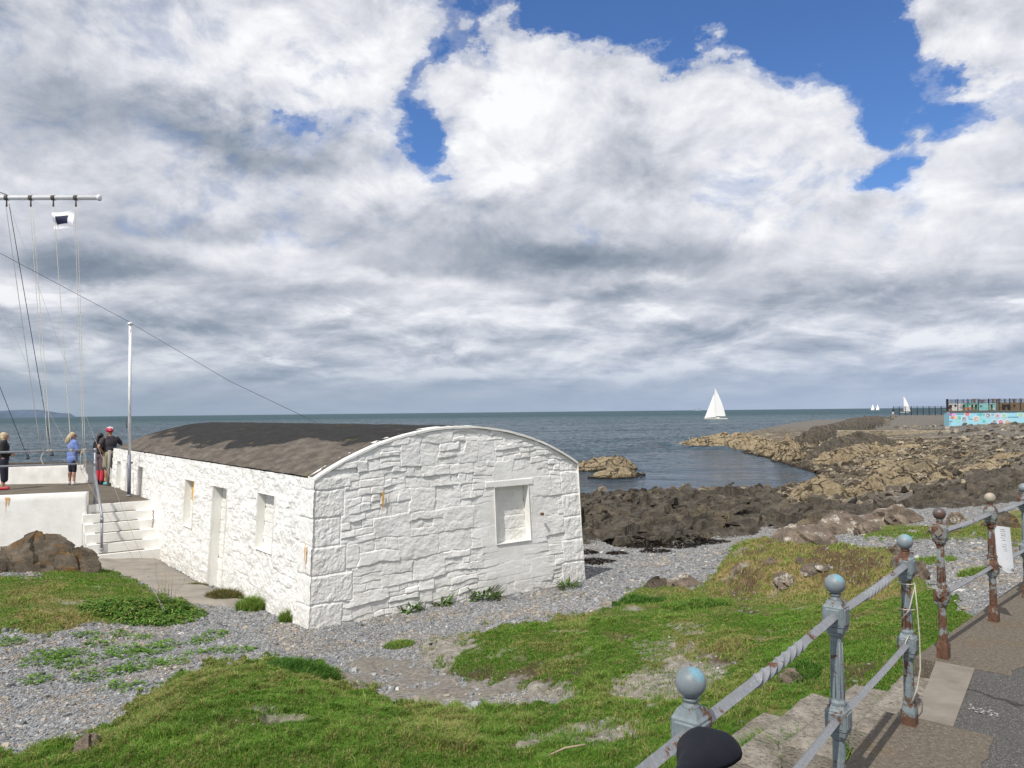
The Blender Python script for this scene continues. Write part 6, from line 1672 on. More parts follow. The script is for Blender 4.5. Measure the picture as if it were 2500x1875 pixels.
cloth(o, X, 'sunglasses', [('c', (-.05, .095, 1.60), (.09, .085, 1.60), .014, .014), ('c', (.085, .08, 1.60), (.085, .0, 1.60), .009, .008)], 'black', .007, 1)

# man in the red cycling helmet
f = foot_at(268, 1184) ; f[1] -= 0
J = dict(head=(0, .05, 1.585), neck=(0, .0, 1.44), chest=(0, -.01, 1.26), pelvis=(0, -.03, .95), shl=(-.20, 0, 1.39), shr=(.20, 0, 1.39), ell=(-.37, -.10, 1.16), elr=(.36, .05, 1.20), wrl=(-.21, .0, 1.01), wrr=(.45, .22, 1.10),
         knl=(-.10, .03, .50), knr=(.11, .0, .50), anl=(-.11, -.04, .09), anr=(.10, -.10, .09), bulk=1.05, face=(-.1, 1, 0))
o, X = person('man in a red cycling helmet, dark t-shirt and khaki shorts, hand on hip', f, R(48), 1.76, J, dict(skin='skin_tan'))
cloth(o, X, 't_shirt', [('e', (0, -.01, 1.25), (.20, .135, .20)), ('e', (0, -.02, 1.08), (.175, .13, .20)), ('c', (-.20, 0, 1.38), (-.30, -.06, 1.25), .078, .068), ('c', (.20, 0, 1.38), (.30, .03, 1.27), .078, .068), ('c', (-.06, 0, 1.41), (.06, 0, 1.41), .085, .085)], 'charcoal')
cloth(o, X, 'shorts', [('e', (0, -.03, .95), (.175, .14, .13)), ('c', (-.09, -.02, .90), (-.105, .02, .58), .115, .105), ('c', (.09, -.02, .90), (.11, 0, .58), .115, .105)], 'khaki')
cloth(o, X, 'shoe', [('c', (-.11, -.07, .05), (-.11, .12, .045), .052, .042)], 'teal', label='teal and grey trainer'); cloth(o, X, 'shoe', [('c', (.10, -.14, .06), (.10, .05, .045), .052, .042)], 'charcoal', label='dark trainer')
hlm = cloth(o, X, 'helmet', [('e', (0, .045, 1.665), (.105, .145, .085)), ('e', (0, .02, 1.64), (.10, .135, .06))], 'helmet', .010, 3)
P_ = MB()
for s_ in (-1, 0, 1): P_.tube([(.045 * s_ * 1.2, .17 * (1 - .1 * abs(s_)), 1.685), (.05 * s_, .10, 1.745 - .012 * abs(s_)), (.05 * s_, .0, 1.752 - .012 * abs(s_)), (.045 * s_, -.08, 1.70)], .013, 6)
me = P_.mesh('vent'); me.transform(X); put('vent_stripe', me, MAT['flagwhite'], hlm)
P_ = MB(); P_.ell((.0, .19, 1.70), (.022, .03, .022), 8, 6); me = P_.mesh('lamp'); me.transform(X); put('helmet_lamp', me, MAT['black'], hlm)

# woman with dark hair behind him
f = G(244, 1183, 2.15)
J = dict(head=(0, .03, 1.585), neck=(0, 0, 1.44), chest=(0, 0, 1.26), pelvis=(0, 0, .95), shl=(-.165, 0, 1.38), shr=(.165, 0, 1.38), ell=(-.24, .03, 1.13), elr=(.24, .05, 1.13), wrl=(-.16, .20, 1.02), wrr=(.15, .20, 1.02),
         knl=(-.08, .02, .50), knr=(.08, .02, .50), anl=(-.08, -.02, .09), anr=(.08, -.02, .09), bulk=.98, face=(.2, 1, 0))
o, X = person('woman with a dark ponytail, black top and bright red gaiters beside the helmeted man', f, R(-8), 1.62, J, dict(skin='skin_tan'))
cloth(o, X, 'top', [('e', (0, 0, 1.25), (.185, .13, .20)), ('e', (0, 0, 1.08), (.165, .125, .18)), ('c', (-.165, 0, 1.38), (-.24, .03, 1.14), .068, .056), ('c', (.165, 0, 1.38), (.24, .05, 1.14), .068, .056), ('c', (-.24, .03, 1.13), (-.17, .18, 1.03), .052, .042), ('c', (.24, .05, 1.13), (.16, .18, 1.03), .052, .042), ('c', (-.05, 0, 1.40), (.05, 0, 1.40), .08, .08)], 'blackcloth')
cloth(o, X, 'trousers', [('e', (0, 0, .95), (.165, .13, .12)), ('c', (-.08, 0, .90), (-.08, .02, .46), .105, .080), ('c', (.08, 0, .90), (.08, .02, .46), .105, .080)], 'plum')
for s_ in (-1, 1): cloth(o, X, 'gaiter', [('c', (.08 * s_, .02, .47), (.08 * s_, -.02, .16), .080, .074)], 'red')
for s_ in (-1, 1): cloth(o, X, 'boot', [('c', (.08 * s_, -.06, .055), (.08 * s_, .12, .05), .055, .045), ('c', (.08 * s_, -.03, .06), (.08 * s_, -.02, .16), .055, .058)], 'blackcloth')
cloth(o, X, 'hair', [('e', (0, .01, 1.615), (.088, .105, .105)), ('c', (0, -.09, 1.60), (-.02, -.14, 1.38), .045, .03)], 'darkhair', .011, 2)

# woman cut by the left edge
f = G(8, 1196, 2.15)
J = dict(head=(0, .03, 1.585), neck=(0, 0, 1.44), chest=(0, 0, 1.26), pelvis=(0, 0, .95), shl=(-.17, 0, 1.38), shr=(.17, 0, 1.38), ell=(-.22, .0, 1.12), elr=(.24, -.03, 1.13), wrl=(-.10, .20, 1.05), wrr=(.10, .18, 1.03),
         knl=(-.09, .03, .50), knr=(.09, .02, .50), anl=(-.09, -.02, .09), anr=(.10, -.02, .09), bulk=1.1, face=(0, 1, 0))
o, X = person('blonde woman in a black jumper and navy trousers at the left edge', f, R(-62), 1.70, J, dict(skin='skin'))
cloth(o, X, 'jumper', [('e', (0, 0, 1.24), (.205, .15, .21)), ('e', (0, 0, 1.03), (.195, .15, .22)), ('c', (-.17, 0, 1.38), (-.22, 0, 1.12), .08, .07), ('c', (.17, 0, 1.38), (.24, -.03, 1.13), .08, .07), ('c', (-.22, 0, 1.12), (-.12, .17, 1.05), .065, .05), ('c', (.24, -.03, 1.13), (.12, .15, 1.04), .065, .05), ('c', (-.05, 0, 1.41), (.05, 0, 1.41), .09, .09)], 'blackcloth')
cloth(o, X, 'trousers', [('e', (0, 0, .93), (.19, .15, .15)), ('c', (-.09, 0, .86), (-.09, .03, .30), .12, .085), ('c', (.09, 0, .86), (.095, .02, .30), .12, .085)], 'navy')
for s_ in (-1, 1): cloth(o, X, 'shoe', [('c', (.095 * s_, -.06, .05), (.095 * s_, .12, .045), .05, .042)], 'red')
cloth(o, X, 'hair', [('e', (0, -.01, 1.61), (.092, .105, .108)), ('c', (.05, -.03, 1.55), (.07, .02, 1.36), .06, .035), ('c', (-.05, -.03, 1.55), (-.07, .02, 1.36), .06, .035)], 'blonde', .011, 2)
cloth(o, X, 'sunglasses', [('c', (-.07, .10, 1.60), (.07, .10, 1.60), .014, .014)], 'black', .007, 1)

# far walker on the point
f = D(2181, 1016.5, 150); gz, _, _ = hgt(T, f[0], f[1]); f[2] = max(f[2] - .1, float(gz))
J = dict(head=(0, .03, 1.585), neck=(0, 0, 1.44), chest=(0, 0, 1.26), pelvis=(0, 0, .95), shl=(-.18, 0, 1.38), shr=(.18, 0, 1.38), ell=(-.23, -.05, 1.13), elr=(.23, .05, 1.13), wrl=(-.2, .1, .98), wrr=(.2, .2, .98),
         knl=(-.09, .1, .50), knr=(.09, .0, .50), anl=(-.09, .10, .09), anr=(.09, -.15, .09), bulk=1.05)
o, X = person('distant walker in a dark blue top and pale shorts left of the black fence', f, R(30), 1.75, J, dict(skin='skin'))
cloth(o, X, 'jacket', [('e', (0, 0, 1.24), (.22, .16, .22)), ('e', (0, 0, 1.03), (.2, .16, .2)), ('c', (-.18, 0, 1.38), (-.23, -.05, 1.13), .09, .08), ('c', (.18, 0, 1.38), (.23, .05, 1.13), .09, .08), ('e', (0, 0, 1.62), (.10, .12, .11))], 'navy', .03, 1)
cloth(o, X, 'shorts', [('e', (0, 0, .93), (.19, .15, .15)), ('c', (-.09, 0, .86), (-.09, .07, .55), .12, .1), ('c', (.09, 0, .86), (.095, .02, .55), .12, .1)], 'flagwhite', .03, 1)
# ------------------------------------------------------------------ boats, ship, buoy, headland
def sailboat(lab, px, py_water, dist, mast_h, hull_l, yaw, heel, jib=True, main_w=.36, sp=False):
    c = D(px, py_water, dist); c[2] = 0.0
    o = thing('sailing_boat', lab, 'sailing boat', c, 'sailing boats out at sea')
    Rm = Matrix.Rotation(yaw, 3, 'Z') @ Matrix.Rotation(heel, 3, 'X')
    def tf(P):
        P.v = [tuple((Rm @ Vector(v)) + Vector(c)) for v in P.v]; return P
    L = hull_l; n = 14; P = MB(); V = []; m_ = 9
    for i in range(n):
        f_ = i / (n - 1); x = -L / 2 + L * f_
        hw = L * .145 * (math.sin(math.pi * min(1, (f_ * .86 + .14))) ** .6 if f_ < .995 else .02); dp = L * .03; fb = L * (.075 + .035 * f_ ** 2)
        for j in range(m_):
            a = math.pi * j / (m_ - 1); V.append((x + (.04 * L * f_ ** 3 if j in (0, m_ - 1) else 0), hw * math.cos(a) * (1 if j in (0, m_ - 1) else .92), fb if j in (0, m_ - 1) else fb * .3 - (dp + fb * .3) * math.sin(a) ** .7))
    F = [(i * m_ + k, (i + 1) * m_ + k, (i + 1) * m_ + k + 1, i * m_ + k + 1) for i in range(n - 1) for k in range(m_ - 1)] + [(i * m_, i * m_ + m_ - 1, (i + 1) * m_ + m_ - 1, (i + 1) * m_) for i in range(n - 1)] + [tuple(range(m_))]
    P.add(V, F, False); P.box((-.02 * L, 0, L * .10), (L * .3, L * .13, L * .035), taper=.8); tf(P).build('hull', MAT['hull'], o)
    P = MB(); P.tube([(L * .08, 0, L * .08), (L * .06, 0, mast_h)], [L * .009, L * .006], 8); P.tube([(L * .07, 0, L * .17), (-L * .42, L * .06, L * .16)], L * .008, 6); tf(P).build('mast', MAT['capstone'], o)
    def sail(name, A, B, Cc, belly, k=14, roach=.0):
        A, B, Cc = [np.array(q, float) for q in (A, B, Cc)]     # head, tack, clew
        V = []
        for i in range(k):
            f_ = i / (k - 1); l = A + (B - A) * f_; r = A + (Cc - A) * f_ + np.array([-roach * L * math.sin(math.pi * f_) ** 1, 0, 0])
            for j in range(k):
                g_ = j / (k - 1); p = l + (r - l) * g_; p = p + np.array([0, belly * L * math.sin(math.pi * g_) * (f_ + .15) * (1.1 - f_ * .4), 0]); V.append(p)
        V = np.array(V); q = grid_faces(k, k); th_ = np.array([0, .012 * L / 10, 0])
        P = MB(); P.v = [tuple(v) for v in V] + [tuple(v + th_) for v in V]; P.f = [tuple(int(w) for w in f) for f in q] + [tuple(int(w) + k * k for w in f[::-1]) for f in q]; P.sm = [True] * len(P.f)
        return tf(P).build(name, MAT['sail'], o)
    sail('mainsail', (L * .055, 0, mast_h * .985), (L * .065, 0, L * .18), (-L * (main_w + .06), L * .06, L * .17), .05, roach=.06 if not sp else .11)
    if jib:
        sail('jib', (L * .07, 0, mast_h * .80), (L * .50, 0, L * .11), (L * .0, L * .10, L * .15), .06)
    return o
sailboat('large white yacht under full sail, nearest of the boats, right of centre', 1748, 1025, 385, 16.6, 11.0, R(172), R(-5))
o_ = sailboat('white boat with one tall rounded sail seen above the black fence', 2208, 1006, 820, 18.2, 8.5, R(150), R(-3), False, .62, True)
sailboat('tiny distant sailing boat, left one of the pair near the point', 2131, 998, 2000, 17, 9.5, R(168), R(5), True)
sailboat('tiny distant sailing boat, right one of the pair near the point', 2143, 998, 2020, 16.5, 9.0, R(172), R(8), True)
c = D(1702, 1001.5, 7000); c[2] = 0
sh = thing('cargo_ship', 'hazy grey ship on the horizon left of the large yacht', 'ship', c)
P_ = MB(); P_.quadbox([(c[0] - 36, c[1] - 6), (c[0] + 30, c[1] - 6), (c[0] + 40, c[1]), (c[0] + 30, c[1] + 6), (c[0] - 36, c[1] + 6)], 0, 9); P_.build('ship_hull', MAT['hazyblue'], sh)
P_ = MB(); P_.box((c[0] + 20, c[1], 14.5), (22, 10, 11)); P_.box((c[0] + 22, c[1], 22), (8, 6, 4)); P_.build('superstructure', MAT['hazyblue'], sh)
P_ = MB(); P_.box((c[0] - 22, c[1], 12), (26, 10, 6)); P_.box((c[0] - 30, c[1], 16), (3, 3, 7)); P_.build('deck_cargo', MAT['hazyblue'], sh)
b_ = G(1984, 1020, 5.0)
P_ = MB(); P_.lathe((b_[0], b_[1], -.3), [(.2, 0), (.62, .2), (.66, .6), (.5, .95), (.12, 1.15), (.1, 1.9), (.25, 2.0), (.2, 2.2)], 12); P_.solo('mooring_buoy', MAT['capstone'], 'small dark buoy floating on the sea right of the large yacht', 'buoy')
# far headland on the left horizon
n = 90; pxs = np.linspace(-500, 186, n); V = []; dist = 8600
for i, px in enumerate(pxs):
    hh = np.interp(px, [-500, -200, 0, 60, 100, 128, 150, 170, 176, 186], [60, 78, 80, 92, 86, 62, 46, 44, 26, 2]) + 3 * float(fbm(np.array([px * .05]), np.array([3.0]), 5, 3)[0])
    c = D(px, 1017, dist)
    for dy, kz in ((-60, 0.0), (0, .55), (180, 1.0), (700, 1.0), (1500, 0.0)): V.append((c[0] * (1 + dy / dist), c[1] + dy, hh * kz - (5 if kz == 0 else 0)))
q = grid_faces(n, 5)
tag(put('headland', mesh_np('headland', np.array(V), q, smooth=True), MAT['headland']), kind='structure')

# ------------------------------------------------------------------ lido platform with the painted wall
def LP(px, py, d): return D(px, py, d)
dl = 134.0
lw0 = D(2305, 1037, 133.0); lw1 = D(2318, 1038, 130.0); lw2 = D(2760, 1038, 128.0)
ztop = D(2318, 1003.5, 130)[2]
lido = thing('lido_terrace', 'concrete sea terrace at the far right with a pale blue wall painted with hexagons', 'terrace', (lw1[0], lw1[1], 1.2))
P_ = MB(); P_.quadbox([(lw0[0], lw0[1]), (lw1[0], lw1[1]), (lw2[0], lw2[1]), (lw2[0] + 9, lw2[1] + 14), (lw0[0] + 8.2, lw0[1] + 14)], .8, ztop - .16); P_.build('painted_wall', MAT['muralblue'], lido)
P_ = MB(); P_.quadbox([(lw0[0] - .15, lw0[1] - .1), (lw1[0], lw1[1] - .18), (lw2[0], lw2[1] - .18), (lw2[0] + 9, lw2[1] + 14), (lw0[0] + 8.2, lw0[1] + 14)], ztop - .16, ztop); P_.build('coping_slab', MAT['edge'], lido)
P_ = MB(); e_ = (lw1 - lw0); e_ /= np.linalg.norm(e_); nrm = np.array([-e_[1], e_[0], 0]) * -.02
P_.add([lw0 + nrm * -1 * -1 + np.array([0, 0, -10]) * 0, lw1 + nrm, (lw1[0] + nrm[0], lw1[1] + nrm[1], ztop - .17), (lw0[0] + nrm[0], lw0[1] + nrm[1], ztop - .17)], [(0, 1, 2, 3)]) if False else None
wd = (lw2 - lw1); wd[2] = 0; wd /= np.linalg.norm(wd); wn_ = np.array([wd[1], -wd[0], 0])
def onwall(px, py):
    d = ray(px, py); n_ = wn_; t_ = np.dot(np.array([lw1[0], lw1[1], 0]) - np.array([0, 0, 0]), n_) / np.dot(d, n_)
    p = d * t_; return np.array([p[0], p[1], p[2] + EYE])
def hexa(px, py, r, col, rim=True, flat=False, art=None):
    c_ = onwall(px, py)
    def poly(rad, offs, rot=0, cc=None, k=6, squash=1):
        P_ = MB(); q = c_ if cc is None else cc; V = []
        for j in range(k):
            a = rot + math.pi / 6 + 2 * math.pi * j / k
            z_ = min(ztop - .19, q[2] + rad * math.sin(a) * squash)
            V.append(q + wd * rad * math.cos(a) + wn_ * offs + np.array([0, 0, z_ - q[2]]))
        P_.add(V, [tuple(range(k))]); return P_
    mm = 0.0692 * r
    if rim:
        h_ = poly(mm, .02).build('hexagon_panel', MAT['flagwhite'], lido)
        poly(mm * .80, .04).build('panel_picture', col, h_)
        if art is not None:
            rr_ = random.Random(int(px)); 
            for k in range(5):
                cc = c_ + wd * rr_.uniform(-.4, .4) * mm + np.array([0, 0, rr_.uniform(-.4, .3) * mm])
                cc[2] = min(cc[2], ztop - .3)
                poly(mm * rr_.uniform(.12, .28), .05 + .004 * k, rr_.uniform(0, 1), cc, rr_.choice([3, 4, 5]), rr_.uniform(.5, 1)).build('panel_detail', art[k % len(art)], h_)
    else: poly(mm, .02, k=14).build('colour_dot', col, lido)
def flat(name, c):
    if name not in MAT: MAT[name] = simple(name, c, .85, .12, 3, bump=0)
    return MAT[name]
cm = flat('dot_magenta', (.50, .16, .42)); cp = flat('dot_pink', (.72, .36, .60)); co_ = flat('dot_coral', (.62, .22, .16)); cpe = flat('dot_peach', (.82, .50, .30)); ct = flat('dot_teal', (.12, .52, .44)); ca_2 = flat('dot_aqua', (.30, .66, .58))
dk = flat('art_slate', (.12, .18, .24)); gr_ = flat('art_grey', (.32, .38, .42)); pk = flat('art_pink', (.66, .22, .28)); ls = flat('art_lilac', (.52, .42, .52)); gn = flat('art_mint', (.38, .62, .48)); sk = flat('art_sand', (.55, .42, .32)); wt = MAT['flagwhite']
for px, py, r, cc in ((2320.5, 1011.5, 3.9, cm), (2329, 1011.5, 3.9, cp), (2325, 1019.5, 3.9, co_), (2333.5, 1019.5, 3.9, cpe), (2342.3, 1020, 3.9, ct), (2338.5, 1028, 3.9, ca_2), (2393, 1012, 3.9, ct), (2398, 1020.5, 3.9, ca_2), (2402.5, 1028.5, 3.7, ct)): hexa(px, py, r, cc, False)
for px, py, r, cc, art in ((2353.7, 1022.5, 7.6, gr_, (dk, wt, dk)), (2361.5, 1009.8, 7.6, pk, (co_, pk)), (2383, 1022.5, 7.6, sk, (wt, sk, gr_)), (2411.8, 1013.5, 7.6, gr_, (dk, dk, wt)), (2434.8, 1014.8, 7.8, ls, (wt, dk, pk)), (2451.3, 1014.8, 7.8, gn, (wt, ca_2, gn)), (2427.5, 1030, 7.0, gr_, (dk, wt)), (2443.5, 1030.5, 7.6, pk, (wt, ls)), (2459, 1030.8, 7.6, sk, (pk, wt)), (2490.8, 1011.3, 7.8, gn, (ca_2, gn))): hexa(px, py, r, cc, True, art=art)
tm = flat('mural_line', (.10, .24, .36))
for x0, y0, x1, y1 in ((2335, 1010.8, 2353, 1010.8), (2365.5, 1016, 2365.5, 1023), (2365.5, 1023, 2374.5, 1023), (2398, 1012.3, 2404, 1012.3), (2420.5, 1012.3, 2426.5, 1012.3), (2460, 1018, 2486, 1018), (2316, 1028, 2326, 1028), (2321, 1028, 2321, 1036), (2385, 1012.3, 2389, 1012.3)):
    a = onwall(x0, y0); b_ = onwall(x1, y1); P_ = MB(); P_.tube([a + wn_ * .03, b_ + wn_ * .03], .035, 4); P_.build('painted_line', tm, lido)
# dark fence round the terrace: posts as parts, fine mesh between
def mesh_fence(lab, p0, p1, z0, hgt_px, n, thick=.05, seed=1, wide=()):
    o = thing('mesh_fence', lab, 'fence', (p0[0], p0[1], z0)); p0 = np.array(p0, float); p1 = np.array(p1, float); L = np.linalg.norm(p1[:2] - p0[:2])
    for k in range(n + 1):
        q = p0 + (p1 - p0) * k / n; w_ = thick * (3.2 if k in wide else 1)
        P_ = MB(); P_.box((q[0], q[1], z0 + hgt_px / 2), (w_, w_, hgt_px)); P_.build('fence_post', MAT['black'], o)
    P_ = MB(); mN = int(L / .13); d = (p1 - p0) / max(L, 1e-6)
    for k in range(mN):
        q = p0 + (p1 - p0) * (k + .5) / mN; P_.box((q[0], q[1], z0 + hgt_px / 2 + .02), (.022, .022, hgt_px - .08))
    ang_ = math.atan2(p1[1] - p0[1], p1[0] - p0[0]); mid = (p0 + p1) / 2
    for zz_ in np.arange(.1, hgt_px, .42): P_.box((mid[0], mid[1], z0 + zz_), (L, .012, .02), rz=ang_)
    P_.build('mesh_panel', MAT['black'], o); return o
fz = D(2313, 974, 131)[2] - ztop
mesh_fence('black mesh fence on top of the blue hexagon wall', (lw0[0] + .5, lw0[1] - .3, 0), (lw2[0], lw2[1] + .3, 0), ztop, fz, 17, .09, wide=(0,))
bl0 = D(2312, 1000, 143); bl1 = D(2760, 1000, 142)
mesh_fence('taller black fence along the seaward side of the lido terrace', bl0, bl1, ztop, fz * 1.02, 22, .08)
ff0 = D(2181.5, 1013.8, 168); ff1 = D(2313, 1013.8, 166)
zf = D(2250, 1013.8, 167)[2]
mesh_fence('low black mesh fence in front of the sea, left of the blue wall', ff0, ff1, zf, D(2250, 991.3, 167)[2] - zf, 9, .11)
P_ = MB(); a = D(2174, 1014.8, 167.5); b_ = D(2318, 1014.8, 165); P_.box(((a[0] + b_[0]) / 2, (a[1] + b_[1]) / 2, zf - .3), (np.linalg.norm(b_ - a), 1.0, .6), rz=math.atan2(b_[1] - a[1], b_[0] - a[0]))
P_.solo('concrete_plinth', MAT['concrete'], 'long low concrete plinth under the low black fence', 'wall')
# mural boards, timber screens and tables on the terrace
def board(px0, px1, py0, py1, d, mat, name, lab, cat, art=None):
    a = D(px0, py1, d); b_ = D(px1, py1, d); zt_ = D(px0, py0, d)[2]
    o = thing(name, lab, cat, (a[0], a[1], ztop)); w = b_[0] - a[0]
    P_ = MB(); P_.box(((a[0] + b_[0]) / 2, a[1], (ztop + zt_) / 2), (w, .15, zt_ - ztop)); P_.build('board', mat, o)
    if art:
        rr_ = random.Random(int(px0))
        for k in range(int(w * 2.6)):
            c_ = np.array([a[0] + rr_.uniform(.3, w - .3), a[1] - .085 - .003 * k, ztop + rr_.uniform(.25, max(.3, zt_ - ztop - .3))]); rad = rr_.uniform(.18, .5)
            rad = min(rad, c_[0] - a[0], b_[0] - c_[0], c_[2] - ztop, zt_ - c_[2])
            if rad < .08: continue
            V = []; kk = rr_.choice([5, 7, 9]); r0 = rr_.uniform(0, 6)
            for j in range(kk): an = r0 + 2 * math.pi * j / kk; q_r = rad * rr_.uniform(.55, 1); V.append(c_ + np.array([q_r * math.cos(an), 0, q_r * math.sin(an)]))
            P_ = MB(); P_.add(V, [tuple(range(kk))]); P_.build('painted_shape', rr_.choice(art), o)
    return o
tq = flat('mural_teal', (.10, .42, .36)); tb = flat('mural_turquoise', (.28, .60, .62)); wh2 = flat('mural_white', (.68, .68, .66)); bk2 = flat('mural_black', (.03, .03, .035))
board(2313, 2354, 985.5, 1003, 140, wh2, 'mural_board', 'grey and white painted board behind the fence on the terrace', 'mural', [bk2, gr_, bk2, sk, tq])
board(2354, 2387, 985.0, 1003, 139.6, tq, 'mural_board', 'green painted board in the middle of the terrace', 'mural', [gn, wh2, co_, ca_2, gn])
board(2387, 2433, 985.0, 1003, 139.8, tb, 'mural_board', 'turquoise and white painted board right of the green one', 'mural', [wh2, dk, tq, ca_2, wh2])
board(2433, 2446, 984, 1003, 139.4, MAT['wood'], 'timber_screen', 'narrow timber screen beside the turquoise board', 'screen')
o_ = board(2446, 2560, 983.5, 1003, 139.9, MAT['wood'], 'timber_kiosk', 'long timber counter with a dark opening at the right of the terrace', 'kiosk')
a = D(2447, 999, 139.7); b_ = D(2465, 986, 139.7); P_ = MB(); P_.box(((a[0] + b_[0]) / 2, 139.75, (a[2] + b_[2]) / 2), (b_[0] - a[0], .1, b_[2] - a[2])); P_.build('dark_opening', MAT['black'], o_)
tl = ['leftmost round table at the foot of the grey board', 'table in front of the grey and white board', 'table before the green board', 'table before the right end of the green board', 'table before the turquoise board', 'table in front of the dark kiosk opening', 'table before the right part of the timber kiosk']
tables = []
for i, px in enumerate((2321, 2353, 2374, 2383, 2421, 2457, 2477)):
    c_ = D(px, 1003, 136.5); c_[2] = ztop
    o_ = thing('pedestal_table', tl[i], 'table', c_, 'pedestal tables on the lido terrace'); tables.append(o_)
    P_ = MB(); P_.lathe((c_[0], c_[1], ztop), [(.30, 0), (.30, .05), (.16, .08), (.16, 1.0), (.2, 1.02)], 10, False); P_.build('pedestal', MAT['wood'], o_)
    P_ = MB(); P_.lathe((c_[0], c_[1], ztop + 1.02), [(.50, 0), (.50, .09)], 14, False); P_.build('table_top', MAT['wood'], o_)
hl = ['high T shaped wooden stand behind the green board', 'high wooden stand left of the turquoise board top', 'high wooden stand above the turquoise board', 'high wooden stand above the timber screen', 'high wooden T stand above the timber kiosk']
for i, px in enumerate((2380, 2399, 2425, 2438, 2477)):
    c_ = D(px, 1000, 141.2); zt_ = D(px, 974.5 if i != 1 else 977, 141.2)[2]
    P_ = MB(); P_.box((c_[0], c_[1], (ztop + zt_) / 2), (.22, .22, zt_ - ztop)); P_.box((c_[0], c_[1], zt_), (.75 + .2 * (i % 2), .3, .12)); P_.box((c_[0], c_[1], zt_ - .5), (.5, .2, .08)); P_.solo('timber_stand', MAT['wood'], hl[i], 'stand', 'timber stands on the lido terrace')
# long low concrete wall between rocks and far gravel
def gpt(px, py, E): return G(px, py, E)
a = D(2045, 1065, 116); b_ = D(2315, 1070, 112); c2_ = D(2470, 1074, 108)
for (q0, q1, z1, lab) in ((a, b_, D(2200, 1050.5, 114)[2], 'long low concrete sea wall across the rocks, pale section'), (b_ + np.array([.05, 0, 0]), c2_, D(2400, 1058, 110)[2], 'darker weedy right section of the long low sea wall')):
    lumpy_wall('sea_wall', q0[:2], q1[:2], 2.0, -.2 + .3, z1, MAT['seawall'] if 'pale' in lab else MAT['edge'], lab, 'wall', .10, 31, .1)
c_ = D(2166, 1031, 136); P_ = MB(); P_.box((c_[0], c_[1], c_[2]), (.75, .7, 1.1), rz=.2, bev=.06); P_.solo('concrete_block', MAT['concrete'], 'pale concrete block standing on the far gravel below the fence', 'block')

# ------------------------------------------------------------------ boulders
def boulder(lab, px, py, w, h, mat, seed, squash=1.0, dpt=1.0, sink=.25, at=None, group=None, rough=1.0):
    g = ground_at(T, px, py) if at is None else at
    nu, nv_ = 44, 26
    th = np.linspace(0.02, math.pi - .02, nv_)[:, None] + np.zeros((1, nu)); ph = np.linspace(0, 2 * math.pi, nu, endpoint=False)[None, :] + np.zeros((nv_, 1))
    X = np.sin(th) * np.cos(ph); Y = np.sin(th) * np.sin(ph); Z = np.cos(th)
    h1_, e1_ = facets(X * 1.3 + Z * .8 + seed, Y * 1.3 - Z * .9 + seed, seed, 1.2)
    h2_, e2_ = facets(X * 3 + Z * 2 + seed, Y * 3 - Z * 2.2, seed + 3, 1.2)
    rr_ = 1 + rough * (.28 * h1_ + .10 * h2_ + .10 * fbm(X * 2 + seed, Y * 2 + Z * 2, seed + 5, 4))
    V = np.stack([X * rr_ * w / 2, Y * rr_ * w / 2 * dpt, Z * rr_ * h * (1 + .0 * X)], -1)
    zoff = g[2] - h * sink
    V = V.reshape(-1, 3)
    q = []
    for i in range(nv_ - 1):
        for j in range(nu): q.append((i * nu + j, (i + 1) * nu + j, (i + 1) * nu + (j + 1) % nu, i * nu + (j + 1) % nu))
    me = mesh_np('boulder', V, np.array(q)[:, ::-1] if False else np.array(q), smooth=False)
    o = put('boulder', me, MAT[mat]); o.location = (g[0], g[1], zoff); tag(o, lab, 'boulder', group); return o
boulder('large dark boulder stained orange with lichen against the terrace wall', 62, 1392, 1.75, .62, 'boulder_orange', 4, dpt=.6, sink=.12, rough=1.05, at=np.array([*G(88, 1385, 3.1)[:2], 1.92]))
boulder('grey angular rock between the orange stained boulder and the steps', 175, 1395, .95, .42, 'boulder_orange', 8, dpt=.7, sink=.1, at=np.array([*G(180, 1392, 3.15)[:2], 1.86]))
boulder('low grey rock at the far left edge before the white wall', 5, 1400, 1.0, .45, 'boulder_orange', 12, dpt=.7, sink=.1, at=np.array([*G(-5, 1395, 3.1)[:2], 1.88]))
bl = [
    (1915, 1425, .34, .16, 'white lichened rock low in the front of the grassy hummock'), (1952, 1378, .13, .15, 'small upright white stone above the lichened rock in the hummock'), (1990, 1392, .42, .13, 'long pale stone right of the upright white stone'),
    (1803, 1398, .15, .10, 'small white stone at the left shoulder of the hummock'), (1882, 1375, .18, .09, 'pale stone just under the top turf of the hummock'), (2022, 1392, .12, .07, 'little white stone at the right end of the long pale stone'),
    (1670, 1432, .62, .22, 'broad mossy rock at the left foot of the hummock'), (1605, 1430, .42, .16, 'brown crumbly rock left of the broad mossy one'),
    (2205, 1395, .34, .26, 'dark rock spotted with white lichen behind the post gap'), (2235, 1412, .30, .24, 'white blotched rock touching the dark spotted one'), (2192, 1360, .5, .2, 'brown rock behind the spotted rocks'),
    (1968, 1326, 1.15, .42, 'smooth pinkish boulder set in the turf above the hummock'), (2060, 1300, 1.5, .62, 'dark broken boulder right of the smooth pinkish one'), (2180, 1278, 1.5, .5, 'pale pointed rock with round white lichen spots'), (2120, 1300, .6, .35, 'squat grey rock between the dark and the pale pointed rock'),
    (2335, 1278, .5, .3, 'white topped rock in the grass left of the tan ball post'), (2440, 1290, .7, .4, 'ragged pale rock in the brown grass at the right edge'), (2290, 1300, .35, .2, 'low pale rock in front of the white topped one'), (1630, 1610, .1, .05, None), (1750, 1500, .1, .04, None),
    (1930, 1662, .26, .10, 'round half buried stone with a white spot in the near turf'), (215, 1830, .22, .14, 'white stone at the edge of the lower left turf')]
